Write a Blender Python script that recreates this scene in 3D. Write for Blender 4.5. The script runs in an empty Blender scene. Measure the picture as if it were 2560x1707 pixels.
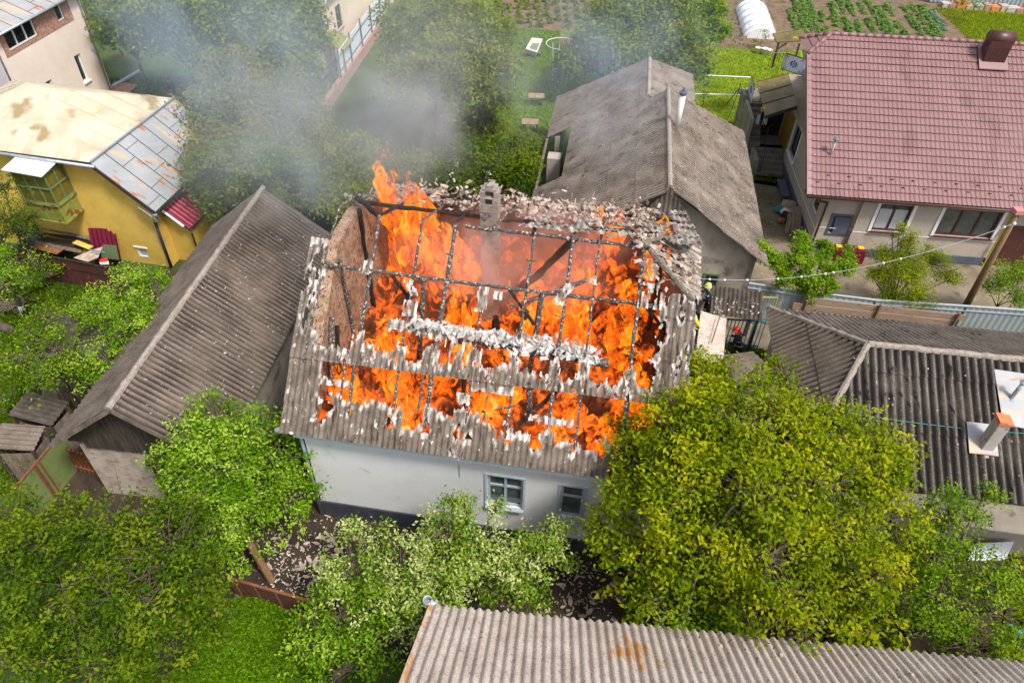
import bpy, math, random
import numpy as np
from mathutils import Vector, Matrix, noise as mn
random.seed(7); rng = np.random.default_rng(7)
SC = bpy.context.scene; COL = SC.collection
R = math.radians

# ---------------------------------------------------------------- camera, sky, sun, exposure
F = 1804.5; CP = R(42.736); CR = R(1.378); CH = 20.0          # focal length in px of a 2560 px frame, pitch, roll, height
_fw = np.array([0, math.cos(CP), -math.sin(CP)]); _up = np.array([0, math.sin(CP), math.cos(CP)]); _rt = np.array([1., 0, 0])
RT = math.cos(CR)*_rt + math.sin(CR)*_up; UP = -math.sin(CR)*_rt + math.cos(CR)*_up; FW = _fw
CAM = np.array([0, 0, CH])
cd = bpy.data.cameras.new('camera'); cam = bpy.data.objects.new('camera', cd); COL.objects.link(cam)
cd.sensor_width = 36; cd.lens = F/2560*36; cd.clip_end = 2000; cd.clip_start = 0.1
m = Matrix(((RT[0], UP[0], -FW[0], 0), (RT[1], UP[1], -FW[1], 0), (RT[2], UP[2], -FW[2], CH), (0, 0, 0, 1)))
cam.matrix_world = m; SC.camera = cam

SUN = Vector((0.40, -0.38, 0.83)).normalized()
w = bpy.data.worlds.new('World'); SC.world = w; w.use_nodes = True
nt = w.node_tree; bg = nt.nodes['Background']; sky = nt.nodes.new('ShaderNodeTexSky'); sky.sky_type = 'NISHITA'
sky.sun_disc = False; sky.sun_elevation = math.asin(SUN.z); sky.sun_rotation = math.atan2(SUN.x, SUN.y)
sky.dust_density = 3.0; sky.air_density = 1.0; sky.ozone_density = 0.6
hs = nt.nodes.new('ShaderNodeHueSaturation'); hs.inputs['Saturation'].default_value = .55; nt.links.new(sky.outputs[0], hs.inputs['Color']); nt.links.new(hs.outputs[0], bg.inputs[0]); bg.inputs[1].default_value = 0.13
sl = bpy.data.lights.new('sun', 'SUN'); sl.energy = 2.5; sl.angle = R(10); sl.color = (1, 0.95, 0.88)
so = bpy.data.objects.new('sun', sl); COL.objects.link(so); so.rotation_euler = SUN.to_track_quat('Z', 'Y').to_euler()
SC.view_settings.view_transform = 'Standard'; SC.view_settings.look = 'None'; SC.view_settings.gamma = 1
SC.view_settings.exposure = 0.74
try:
    SC.cycles.use_denoising = True; SC.cycles.max_bounces = 7; SC.cycles.volume_bounces = 1
    SC.cycles.transparent_max_bounces = 24; SC.cycles.volume_max_steps = 96; SC.cycles.sample_clamp_indirect = 4
    SC.cycles.volume_step_rate = 2.0
except Exception: pass

# ---------------------------------------------------------------- geometry helpers
def ray(x, y): return FW + RT*(x-1280)/F - UP*(y-853.5)/F
def P(x, y, z=0.0):                       # point of the place seen at photo pixel (x, y) that lies at height z
    d = ray(x, y); return CAM + d*(z-CH)/d[2]
def depth(p): return float((np.array(p)-CAM)@FW)
class Fr:                                 # a building's own frame: u along its front, v away from the camera, z up
    def __init__(s, o, yaw):
        y = R(yaw); s.o = np.array([o[0], o[1], 0.0]); s.M = np.array([[math.cos(y), math.sin(y), 0], [-math.sin(y), math.cos(y), 0], [0, 0, 1.]])
    def W(s, l): return s.o + s.M.T@np.array(l, float)
    def L(s, p): return s.M@(np.array(p)-s.o)
    def at(s, x, y, **k):
        a, val = list(k.items())[0]; n = s.M['uvz'.index(a)]; d = ray(x, y)
        return s.L(CAM + d*(((s.o+n*val)-CAM)@n)/(d@n))
WORLD = Fr((0, 0, 0), 0)
def nrm(a): a = np.array(a, float); return a/np.linalg.norm(a)
ORG = {}
class MB:
    def __init__(s, fr=None): s.v = []; s.f = []; s.fr = fr; s.n = 0
    def add(s, v, f):
        v = np.array(v, float).reshape(-1, 3)
        if s.fr is not None: v = s.fr.o + v@s.fr.M
        s.v.append(v); s.f += [tuple(i+s.n for i in q) for q in f]; s.n += len(v); return s
    def box(s, a, b):
        (x0, y0, z0), (x1, y1, z1) = a, b
        return s.add([(x0,y0,z0),(x1,y0,z0),(x1,y1,z0),(x0,y1,z0),(x0,y0,z1),(x1,y0,z1),(x1,y1,z1),(x0,y1,z1)],
                     [(0,3,2,1),(4,5,6,7),(0,1,5,4),(1,2,6,5),(2,3,7,6),(3,0,4,7)])
    def beam(s, a, b, w=.1, h=None, up=(0, 0, 1), jit=0):
        a = np.array(a, float); b = np.array(b, float); h = h or w; d = nrm(b-a); up = np.array(up, float)
        if abs(d@up) > .95: up = np.array([1., 0, 0])
        x = nrm(np.cross(d, up))*w/2; y = nrm(np.cross(x, d))*h/2
        v = [p+sx*x+sy*y for p in (a, b) for sx, sy in ((-1,-1),(1,-1),(1,1),(-1,1))]
        return s.add(v, [(0,1,2,3),(7,6,5,4),(0,4,5,1),(1,5,6,2),(2,6,7,3),(3,7,4,0)])
    def tube(s, pts, r, seg=8, cap=True):
        pts = [np.array(p, float) for p in pts]; n = len(pts); rr = r if hasattr(r, '__len__') else [r]*n
        V = []; x = None
        for i in range(n):
            d = nrm(pts[min(i+1, n-1)]-pts[max(i-1, 0)])
            if x is None: x = np.cross(d, [0, 0, 1.]) if abs(d[2]) < .9 else np.cross(d, [1., 0, 0])
            x = nrm(x - d*(x@d)); y = np.cross(d, x)
            for k in range(seg):
                t = 2*math.pi*k/seg; V.append(pts[i]+(x*math.cos(t)+y*math.sin(t))*rr[i])
        Fc = [(i*seg+k, i*seg+(k+1)%seg, (i+1)*seg+(k+1)%seg, (i+1)*seg+k) for i in range(n-1) for k in range(seg)]
        if cap: Fc += [tuple(range(seg))[::-1], tuple(range((n-1)*seg, n*seg))]
        return s.add(V, Fc)
    def lathe(s, c, prof, seg=16, axis=(0, 0, 1)):
        c = np.array(c, float); a = nrm(axis); x = nrm(np.cross(a, [1, 0, 0.]) if abs(a[0]) < .9 else np.cross(a, [0, 1., 0])); y = np.cross(a, x)
        V = [c+a*z+(x*math.cos(2*math.pi*k/seg)+y*math.sin(2*math.pi*k/seg))*r for r, z in prof for k in range(seg)]
        return s.add(V, [(i*seg+k, i*seg+(k+1)%seg, (i+1)*seg+(k+1)%seg, (i+1)*seg+k) for i in range(len(prof)-1) for k in range(seg)])
    def slab(s, poly, t):                 # planar polygon given thickness along t (vector)
        n = len(poly); a = [np.array(p, float) for p in poly]; b = [p+np.array(t, float) for p in a]
        return s.add(a+b, [tuple(range(n)), tuple(range(2*n-1, n-1, -1))]+[(i, i+n, (i+1)%n+n, (i+1)%n) for i in range(n)])
    def build(s, name, mt, parent=None, smooth=False, org=None, mods=None, attr=None):
        v = np.concatenate(s.v) if s.v else np.zeros((0, 3))
        o = ORG[parent.name] if parent is not None else (np.array(org, float) if org is not None else np.array([v[:, 0].mean(), v[:, 1].mean(), v[:, 2].min()]))
        me = bpy.data.meshes.new(name); me.from_pydata([tuple(x) for x in (v-o)], [], s.f); me.update()
        if attr is not None:
            at = me.attributes.new('tint', 'FLOAT', 'POINT'); at.data.foreach_set('value', np.asarray(attr, dtype=np.float32))
        if mt: me.materials.append(mt)
        if smooth: me.polygons.foreach_set('use_smooth', [True]*len(me.polygons))
        return link(name, me, parent, o)
def link(name, me, parent, o):
    ob = bpy.data.objects.new(name, me); COL.objects.link(ob)
    if parent is not None: ob.parent = parent
    else: ob.location = o
    ORG[ob.name] = np.array(o, float); return ob
def tag(o, label=None, cat=None, group=None, kind=None):
    for k, x in (('label', label), ('category', cat), ('group', group), ('kind', kind)):
        if x: o[k] = x
    return o
def thing(name, loc, label, cat, group=None):
    o = bpy.data.objects.new(name, None); COL.objects.link(o); o.location = tuple(loc); o.empty_display_size = .3
    ORG[o.name] = np.array(loc, float); return tag(o, label, cat, group)
def dup(root, loc, rz=0, sc=1, label=None):
    r = root.copy(); COL.objects.link(r); r.location = tuple(loc); r.rotation_euler = (0, 0, rz); r.scale = (sc,)*3
    if label: r['label'] = label
    for ch in root.children:
        c = ch.copy(); COL.objects.link(c); c.parent = r
        for g in ch.children:
            d = g.copy(); COL.objects.link(d); d.parent = c
    return r
def solid(o, t, off=-1):
    md = o.modifiers.new('thick', 'SOLIDIFY'); md.thickness = t; md.offset = off; return o
def bevel(o, w):
    md = o.modifiers.new('bevel', 'BEVEL'); md.width = w; md.segments = 2; md.limit_method = 'ANGLE'; return o

# ---------------------------------------------------------------- materials
def hexc(c):
    return tuple(x for x in c)+(1,)
def mat(name, cols, scale=3, rough=.85, bump=.0, bscale=30, specks=None, stretch=(1, 1, 1), metal=0, spec=.3, tint=None, det=6, pos=None, rough2=None, trans=None):
    m = bpy.data.materials.new(name); m.use_nodes = True; n = m.node_tree.nodes; l = m.node_tree.links; b = n['Principled BSDF']
    b.inputs['Roughness'].default_value = rough; b.inputs['Metallic'].default_value = metal; b.inputs['Specular IOR Level'].default_value = spec
    tc = n.new('ShaderNodeTexCoord'); mp = n.new('ShaderNodeMapping'); mp.inputs['Scale'].default_value = stretch; l.new(tc.outputs['Object'], mp.inputs[0])
    cur = None
    if len(cols) == 1:
        rgb = n.new('ShaderNodeRGB'); rgb.outputs[0].default_value = hexc(cols[0]); cur = rgb.outputs[0]
    else:
        no = n.new('ShaderNodeTexNoise'); no.inputs['Scale'].default_value = scale; no.inputs['Detail'].default_value = det; no.inputs['Roughness'].default_value = .65; l.new(mp.outputs[0], no.inputs[0])
        cr = n.new('ShaderNodeValToRGB'); l.new(no.outputs[0], cr.inputs[0]); e = cr.color_ramp.elements
        ps = pos or [.32+.36*i/(len(cols)-1) for i in range(len(cols))]
        e[0].position = ps[0]; e[0].color = hexc(cols[0]); e[1].position = ps[-1]; e[1].color = hexc(cols[-1])
        for p_, c_ in list(zip(ps, cols))[1:-1]: x = e.new(p_); x.color = hexc(c_)
        cur = cr.outputs[0]
    for sp in (specks or []):              # (colour, scale, threshold, softness, stretch)
        c_, s_, th, sf = sp[:4]; st = sp[4] if len(sp) > 4 else (1, 1, 1)
        mp2 = n.new('ShaderNodeMapping'); mp2.inputs['Scale'].default_value = st; mp2.inputs['Location'].default_value = (s_*.37, th*9, 1.3); l.new(tc.outputs['Object'], mp2.inputs[0])
        n2 = n.new('ShaderNodeTexNoise'); n2.inputs['Scale'].default_value = s_; n2.inputs['Detail'].default_value = 4; l.new(mp2.outputs[0], n2.inputs[0])
        mr = n.new('ShaderNodeMapRange'); mr.inputs[1].default_value = th; mr.inputs[2].default_value = th+sf; l.new(n2.outputs[0], mr.inputs[0])
        mx = n.new('ShaderNodeMix'); mx.data_type = 'RGBA'; l.new(mr.outputs[0], mx.inputs[0]); l.new(cur, mx.inputs[6]); mx.inputs[7].default_value = hexc(c_); cur = mx.outputs[2]
    if tint:                               # per-vertex attribute towards a second colour
        a = n.new('ShaderNodeAttribute'); a.attribute_name = 'tint'
        mx = n.new('ShaderNodeMix'); mx.data_type = 'RGBA'; l.new(a.outputs['Fac'], mx.inputs[0]); l.new(cur, mx.inputs[6]); mx.inputs[7].default_value = hexc(tint); cur = mx.outputs[2]
    l.new(cur, b.inputs['Base Color'])
    if bump:
        n3 = n.new('ShaderNodeTexNoise'); n3.inputs['Scale'].default_value = bscale; n3.inputs['Detail'].default_value = 5; l.new(mp.outputs[0], n3.inputs[0])
        bp = n.new('ShaderNodeBump'); bp.inputs['Strength'].default_value = bump; bp.inputs['Distance'].default_value = .03; l.new(n3.outputs[0], bp.inputs['Height']); l.new(bp.outputs[0], b.inputs['Normal'])
    return m
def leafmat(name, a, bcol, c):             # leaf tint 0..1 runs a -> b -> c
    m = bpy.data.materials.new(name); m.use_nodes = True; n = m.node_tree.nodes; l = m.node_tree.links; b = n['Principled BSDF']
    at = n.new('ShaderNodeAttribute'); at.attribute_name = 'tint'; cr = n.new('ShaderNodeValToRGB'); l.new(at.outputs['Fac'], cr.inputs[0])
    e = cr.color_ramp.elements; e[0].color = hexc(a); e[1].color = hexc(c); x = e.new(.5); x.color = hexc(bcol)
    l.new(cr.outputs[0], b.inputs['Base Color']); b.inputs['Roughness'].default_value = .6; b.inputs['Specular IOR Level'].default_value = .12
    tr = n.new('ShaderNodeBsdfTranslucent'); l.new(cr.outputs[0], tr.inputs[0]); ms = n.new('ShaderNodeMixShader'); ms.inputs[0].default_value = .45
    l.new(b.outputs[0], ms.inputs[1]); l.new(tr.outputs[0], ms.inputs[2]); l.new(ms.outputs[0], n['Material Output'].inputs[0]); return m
G = {}
def mm(k, *a, **kw): G[k] = mat(k, *a, **kw); return G[k]
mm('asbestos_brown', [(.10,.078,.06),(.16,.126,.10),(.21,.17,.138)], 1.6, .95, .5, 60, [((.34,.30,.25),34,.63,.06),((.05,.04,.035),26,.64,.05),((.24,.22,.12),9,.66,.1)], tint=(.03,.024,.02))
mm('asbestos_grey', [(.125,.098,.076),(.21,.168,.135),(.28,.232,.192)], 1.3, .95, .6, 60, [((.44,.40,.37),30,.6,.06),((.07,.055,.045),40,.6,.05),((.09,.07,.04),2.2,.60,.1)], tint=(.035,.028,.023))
mm('asbestos_mossy', [(.075,.062,.05),(.12,.10,.085),(.17,.145,.12)], 1.2, .95, .6, 60, [((.42,.36,.31),38,.60,.05),((.02,.017,.015),5,.58,.1,(1,.25,1)),((.42,.36,.29),4,.72,.03)], tint=(.012,.011,.010))
mm('asbestos_pale', [(.42,.345,.285),(.54,.46,.40),(.63,.55,.49)], 1.5, .95, .6, 60, [((.12,.09,.07),44,.57,.05),((.48,.43,.38),16,.63,.06),((.14,.11,.09),9,.63,.08)], tint=(.50,.22,.02))
mm('asbestos_dark', [(.035,.028,.022),(.07,.056,.045),(.12,.10,.08)], 2, .95, .5, 60, [((.4,.35,.28),22,.70,.04),((.2,.2,.05),18,.68,.05)])
mm('asbestos_burnt', [(.085,.066,.05),(.15,.12,.095),(.205,.17,.14)], 2.2, .95, .6, 50, [((.62,.58,.53),7,.66,.03,(1.5,.4,1)),((.045,.034,.026),3.2,.57,.10,(3.2,.4,.4)),((.3,.26,.1),20,.68,.05)], tint=(.58,.53,.49))
mm('ridge_mortar', [(.2,.165,.14),(.36,.31,.27)], 9, .95, .8, 25, [((.42,.32,.12),12,.6,.1)])
mm('white_ash', [(.36,.33,.31),(.66,.64,.61)], 4, .95, .5, 30)
mm('beige_ash', [(.30,.22,.17),(.55,.45,.37)], 4, .95, .5, 30)
mm('charred', [(.03,.025,.022),(.08,.068,.06),(.15,.13,.115)], 9, .9, .9, 40, [((.50,.46,.42),16,.58,.04)])
mm('charred_black', [(.01,.008,.007),(.04,.03,.025)], 9, .9, .9, 40, [((.25,.05,.01),5,.64,.05)])
mm('lichen_pole', [(.10,.085,.065),(.22,.19,.15)], 12, .95, .9, 30, [((.4,.37,.25),20,.6,.05),((.02,.02,.018),7,.6,.05)])
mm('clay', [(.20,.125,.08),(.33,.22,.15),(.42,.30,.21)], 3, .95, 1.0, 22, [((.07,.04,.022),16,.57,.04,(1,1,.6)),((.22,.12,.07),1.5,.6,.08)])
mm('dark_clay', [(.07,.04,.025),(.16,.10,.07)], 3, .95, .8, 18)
mm('white_plaster', [(.58,.59,.60),(.65,.655,.66),(.62,.61,.58)], .5, .85, .15, 40, [((.45,.44,.42),1.1,.64,.1)])
mm('navy_plinth', [(.035,.038,.05),(.06,.065,.085)], 3, .6, .2, 40)
mm('pale_blue_paint', [(.36,.44,.50),(.45,.53,.58)], 6, .6, .1, 60)
mm('grey_blue_paint', [(.30,.36,.41),(.40,.46,.51)], 8, .6, .2, 60)
mm('grey_teal', [(.10,.14,.15),(.16,.20,.21)], 2, .6)
mm('chimney_brick_soot', [(.20,.165,.14),(.36,.31,.27)], 7, .95, .8, 30, [((.04,.03,.03),3,.62,.1)])
mm('glass_dark', [(.012,.016,.018)], rough=.05, spec=.8)
mm('glass_lit', [(.03,.04,.04),(.10,.13,.12)], 2, .06, spec=.8)
mm('curtain', [(.35,.36,.38),(.6,.62,.64)], 14, .9, stretch=(6, 6, .3))
mm('white_paint', [(.72,.72,.72),(.80,.80,.79)], 4, .5)
mm('white_metal', [(.62,.63,.66),(.78,.79,.82)], 3, .4)
mm('yellow_plaster', [(.55,.35,.06),(.66,.44,.09),(.70,.48,.12)], .7, .9, .15, 30, [((.42,.29,.12),.8,.62,.15)])
mm('pink_plaster', [(.70,.58,.50),(.78,.67,.60)], .8, .9, .1, 30)
mm('lilac_plaster', [(.55,.48,.52),(.62,.55,.58)], .8, .9)
mm('cream_plaster', [(.62,.52,.38),(.72,.62,.48)], .8, .9)
mm('beige_plaster', [(.40,.34,.29),(.47,.41,.35)], .7, .9, .4, 90, [((.30,.25,.2),1.2,.62,.15)])
mm('grey_plaster', [(.22,.19,.15),(.32,.28,.23),(.40,.36,.30)], .9, .95, .3, 30, [((.14,.11,.08),1.4,.58,.12)])
mm('cream_metal', [(.42,.355,.25),(.53,.46,.34),(.59,.52,.40)], .8, .5, .05, 20, [((.30,.23,.12),.9,.58,.1),((.50,.16,.04),5,.70,.05)])
mm('cream_seam', [(.42,.34,.20),(.56,.46,.30)], 5, .6)
mm('grey_metal', [(.27,.28,.29),(.36,.37,.385)], .8, .5, .05, 20, [((.40,.14,.04),1.3,.60,.08,(.5,2.2,1)),((.5,.36,.22),1.1,.57,.12,(.5,2,1))])
mm('gutter_metal', [(.30,.33,.36),(.5,.53,.56)], 8, .4, metal=.5)
mm('dark_trim', [(.03,.02,.018),(.06,.045,.04)], 6, .7)
mm('brown_gutter', [(.075,.035,.028),(.10,.05,.04)], 4, .4)
mm('black_pipe', [(.02,.02,.022),(.05,.04,.04)], 8, .6)
mm('olive_paint', [(.16,.18,.03),(.26,.27,.06)], 5, .7, .3, 30, [((.16,.06,.02),3.5,.56,.06)])
mm('olive_glass', [(.10,.085,.012),(.16,.13,.02)], 2, .25, spec=.6)
mm('green_frame', [(.09,.15,.07),(.16,.21,.10)], 9, .7)
mm('tile_red', [(.205,.108,.105),(.25,.138,.134)], .6, .42, .05, 30, [((.5,.42,.42),11,.745,.01),((.17,.088,.083),.9,.58,.14,(1,.4,.4))], spec=.5)
mm('tile_crimson', [(.26,.02,.05),(.34,.04,.07)], 2, .35, spec=.6)
mm('crimson_sheet', [(.10,.003,.02),(.14,.006,.03)], 2, .5)
mm('oxblood_metal', [(.055,.015,.015),(.085,.025,.022)], 3, .45, spec=.6)
mm('brown_fence_metal', [(.075,.02,.016),(.11,.035,.028)], 1.5, .7, .1, 30, [((.16,.06,.03),4,.62,.08)])
mm('rust', [(.14,.05,.025),(.25,.10,.05)], 6, .9, .4, 30)
mm('rust_wood', [(.06,.03,.018),(.13,.065,.04)], 6, .9, .5, 30, stretch=(1, 1, 3))
mm('old_wood', [(.08,.06,.045),(.17,.13,.10),(.24,.19,.15)], 5, .9, .5, 40, stretch=(1, 1, .25))
mm('dark_wood', [(.025,.018,.014),(.06,.045,.035),(.10,.075,.06)], 5, .9, .5, 40, stretch=(3, 3, .3))
mm('orange_wood', [(.20,.08,.03),(.30,.14,.06)], 5, .8, .3, 40)
mm('board_wood', [(.30,.20,.14),(.40,.29,.21)], 4, .85, .4, 40, [((.14,.08,.05),6,.66,.05)], stretch=(.5, .5, 3))
mm('pole_wood', [(.17,.10,.045),(.28,.17,.08)], 5, .85, .4, 40, stretch=(4, 4, .4))
mm('brick_red', [(.26,.10,.065),(.38,.20,.14),(.45,.33,.26)], 7, .95, .8, 20)
mm('brick_old', [(.26,.20,.16),(.44,.36,.30),(.50,.43,.37)], 2.4, .95, .9, 16, [((.26,.08,.05),3.5,.64,.04,(.5,.5,3)),((.12,.09,.07),5,.64,.05,(.4,.4,3))])
mm('brick_orange', [(.52,.15,.06),(.62,.22,.10)], 5, .9, .3, 30)
mm('concrete', [(.16,.14,.11),(.24,.21,.17)], 1.2, .95, .4, 40, [((.10,.09,.05),2,.6,.1)])
mm('concrete_light', [(.36,.32,.29),(.48,.44,.40)], 2, .95, .5, 30, [((.18,.15,.13),6,.62,.08)])
mm('slab_beige', [(.26,.21,.15),(.36,.30,.22)], 1.5, .95, .3, 30, [((.45,.42,.38),9,.66,.05)])
mm('canopy_brown', [(.10,.08,.02),(.16,.12,.04),(.19,.15,.07)], 1.3, .5, .1, 20, [((.40,.32,.02),2.2,.62,.08)])
mm('grey_fence_metal', [(.27,.31,.32),(.33,.37,.38)], 1, .5)
mm('grey_cap', [(.36,.40,.43),(.42,.46,.48)], 2, .5)
mm('green_metal', [(.12,.17,.05),(.20,.25,.09)], 1.2, .7, .1, 20, [((.20,.10,.06),3,.66,.06)])
mm('blue_paint', [(.02,.18,.26),(.03,.25,.33)], 5, .6)
mm('yellow_paint', [(.42,.30,.02),(.50,.38,.05)], 7, .6, specks=[((.08,.06,.04),14,.6,.05)])
mm('film_white', [(.74,.74,.76),(.84,.84,.86)], 3, .45, .4, 7)
mm('plastic_white', [(.68,.66,.60),(.75,.73,.68)], 3, .5)
mm('plastic_blue', [(.08,.25,.42)], rough=.5); mm('plastic_pink', [(.50,.20,.20)], rough=.5)
mm('enamel', [(.70,.68,.60),(.78,.76,.70)], 3, .3); mm('murky_water', [(.16,.17,.07),(.22,.22,.10)], 3, .1)
mm('red_cloth', [(.55,.03,.02)]); mm('navy_cloth', [(.012,.016,.028),(.03,.036,.055)], 12, .9, .3, 40)
mm('helmet_red', [(.62,.02,.015)], rough=.25, spec=.6); mm('helmet_yellow', [(.55,.55,.16)], rough=.4)
mm('cyl_yellow', [(.80,.62,.02)], rough=.3, spec=.6); mm('reflective', [(.60,.62,.55)], rough=.4); mm('lime_strap', [(.30,.50,.08)])
mm('skin', [(.50,.28,.20)], rough=.6); mm('hair', [(.10,.07,.05)]); mm('black_rubber', [(.015,.015,.015)], rough=.6)
mm('white_cloth', [(.62,.62,.64),(.75,.75,.77)], 6); mm('yellow_cloth', [(.75,.45,.02)]); mm('teal', [(.02,.25,.25)])
mm('panel_white', [(.60,.63,.68),(.68,.71,.76)], 3, .5); mm('panel_blue', [(.02,.06,.28)])
mm('door_ochre', [(.22,.13,.015),(.30,.19,.03)], 3, .5); mm('mat_rug', [(.12,.10,.08),(.25,.20,.16)], 3, .9, stretch=(8, .2, 1))
mm('bark', [(.07,.05,.035),(.14,.105,.08)], 10, .95, .8, 30, stretch=(1, 1, .3)); mm('bark_pale', [(.22,.17,.12),(.36,.29,.21)], 10, .95, .6, 30)
mm('whitewash', [(.72,.72,.72)]); mm('tyre', [(.02,.02,.02)])
mm('rope', [(.35,.35,.35)]); mm('slate_blue', [(.07,.08,.11),(.10,.11,.15)], 3, .5); mm('teal_wire', [(.05,.25,.25)])
mm('straw', [(.20,.15,.10),(.30,.24,.17)], 8, .95, .6, 30)
mm('soil', [(.09,.058,.035),(.16,.11,.07),(.21,.15,.10)], 1.6, .95, 1.0, 12, [((.06,.038,.022),5,.6,.1)])
mm('dark_dirt', [(.022,.014,.010),(.045,.030,.020),(.065,.045,.03)], 1.5, .95, .9, 14)
mm('yard_dirt', [(.13,.10,.065),(.20,.16,.11),(.26,.21,.15)], 1.0, .95, .6, 20, [((.10,.08,.04),1.5,.58,.12),((.36,.31,.24),3,.68,.05)])
mm('yard_concrete', [(.10,.085,.045),(.15,.13,.08),(.20,.17,.12)], .8, .95, .4, 30, [((.07,.075,.02),1.6,.58,.15)])
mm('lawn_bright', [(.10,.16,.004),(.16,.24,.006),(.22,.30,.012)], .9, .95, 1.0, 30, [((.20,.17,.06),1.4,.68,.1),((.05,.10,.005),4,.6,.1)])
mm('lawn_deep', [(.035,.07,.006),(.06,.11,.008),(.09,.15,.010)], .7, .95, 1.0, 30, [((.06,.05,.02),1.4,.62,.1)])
mm('lawn_mid', [(.06,.11,.008),(.10,.17,.012),(.14,.21,.02)], .8, .95, 1.0, 30, [((.12,.12,.04),1.2,.62,.1)])
mm('ground_green', [(.03,.055,.01),(.05,.085,.015),(.07,.10,.02)], .35, .95, 1.0, 20, [((.05,.035,.02),.6,.56,.12)])
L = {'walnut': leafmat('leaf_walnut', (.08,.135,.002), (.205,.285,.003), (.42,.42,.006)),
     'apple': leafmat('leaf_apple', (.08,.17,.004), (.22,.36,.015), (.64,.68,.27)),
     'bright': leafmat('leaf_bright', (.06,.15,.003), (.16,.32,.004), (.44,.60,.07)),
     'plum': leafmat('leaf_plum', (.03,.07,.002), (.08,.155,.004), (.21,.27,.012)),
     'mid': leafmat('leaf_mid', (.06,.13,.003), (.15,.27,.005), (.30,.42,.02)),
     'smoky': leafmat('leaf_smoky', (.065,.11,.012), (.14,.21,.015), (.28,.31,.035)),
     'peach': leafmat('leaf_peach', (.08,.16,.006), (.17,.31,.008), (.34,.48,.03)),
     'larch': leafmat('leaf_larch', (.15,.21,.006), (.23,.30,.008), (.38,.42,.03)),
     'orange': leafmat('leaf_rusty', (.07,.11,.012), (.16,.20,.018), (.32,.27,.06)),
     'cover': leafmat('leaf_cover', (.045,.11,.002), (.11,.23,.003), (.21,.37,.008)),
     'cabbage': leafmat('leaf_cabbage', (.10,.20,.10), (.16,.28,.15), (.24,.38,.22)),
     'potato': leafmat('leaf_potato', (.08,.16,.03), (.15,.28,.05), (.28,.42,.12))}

# ---------------------------------------------------------------- foliage
def leafcloud(C, N, size, tintbase, aspect=.5):
    """C centres, N normals -> folded leaf quads"""
    n = len(C); t = rng.normal(size=(n, 3)); t -= (t*N).sum(1)[:, None]*N; t /= np.linalg.norm(t, axis=1)[:, None]+1e-9
    b = np.cross(N, t); s = size*(.6+.8*rng.random(n))[:, None]
    a0 = C-t*s*.5; a2 = C+t*s*.5-N*s*.12; l = C+b*s*aspect*.5+N*s*.08; r = C-b*s*aspect*.5+N*s*.08
    V = np.stack([a0, r, a2, l], 1).reshape(-1, 3); T = np.repeat(tintbase, 4); return V, T
def foliage(name, V, T, mt, parent=None, org=None, tris=False):
    o = ORG[parent.name] if parent is not None else np.array(org, float)
    me = bpy.data.meshes.new(name); n = len(V); k = n//4
    me.vertices.add(n); me.vertices.foreach_set('co', (V-o).astype(np.float32).ravel())
    me.loops.add(n); me.loops.foreach_set('vertex_index', np.arange(n, dtype=np.int32))
    me.polygons.add(k); me.polygons.foreach_set('loop_start', np.arange(0, n, 4, dtype=np.int32)); me.polygons.foreach_set('loop_total', np.full(k, 4, dtype=np.int32))
    at = me.attributes.new('tint', 'FLOAT', 'POINT'); at.data.foreach_set('value', T.astype(np.float32))
    me.update(calc_edges=True); me.materials.append(mt); return link(name, me, parent, o)
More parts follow.
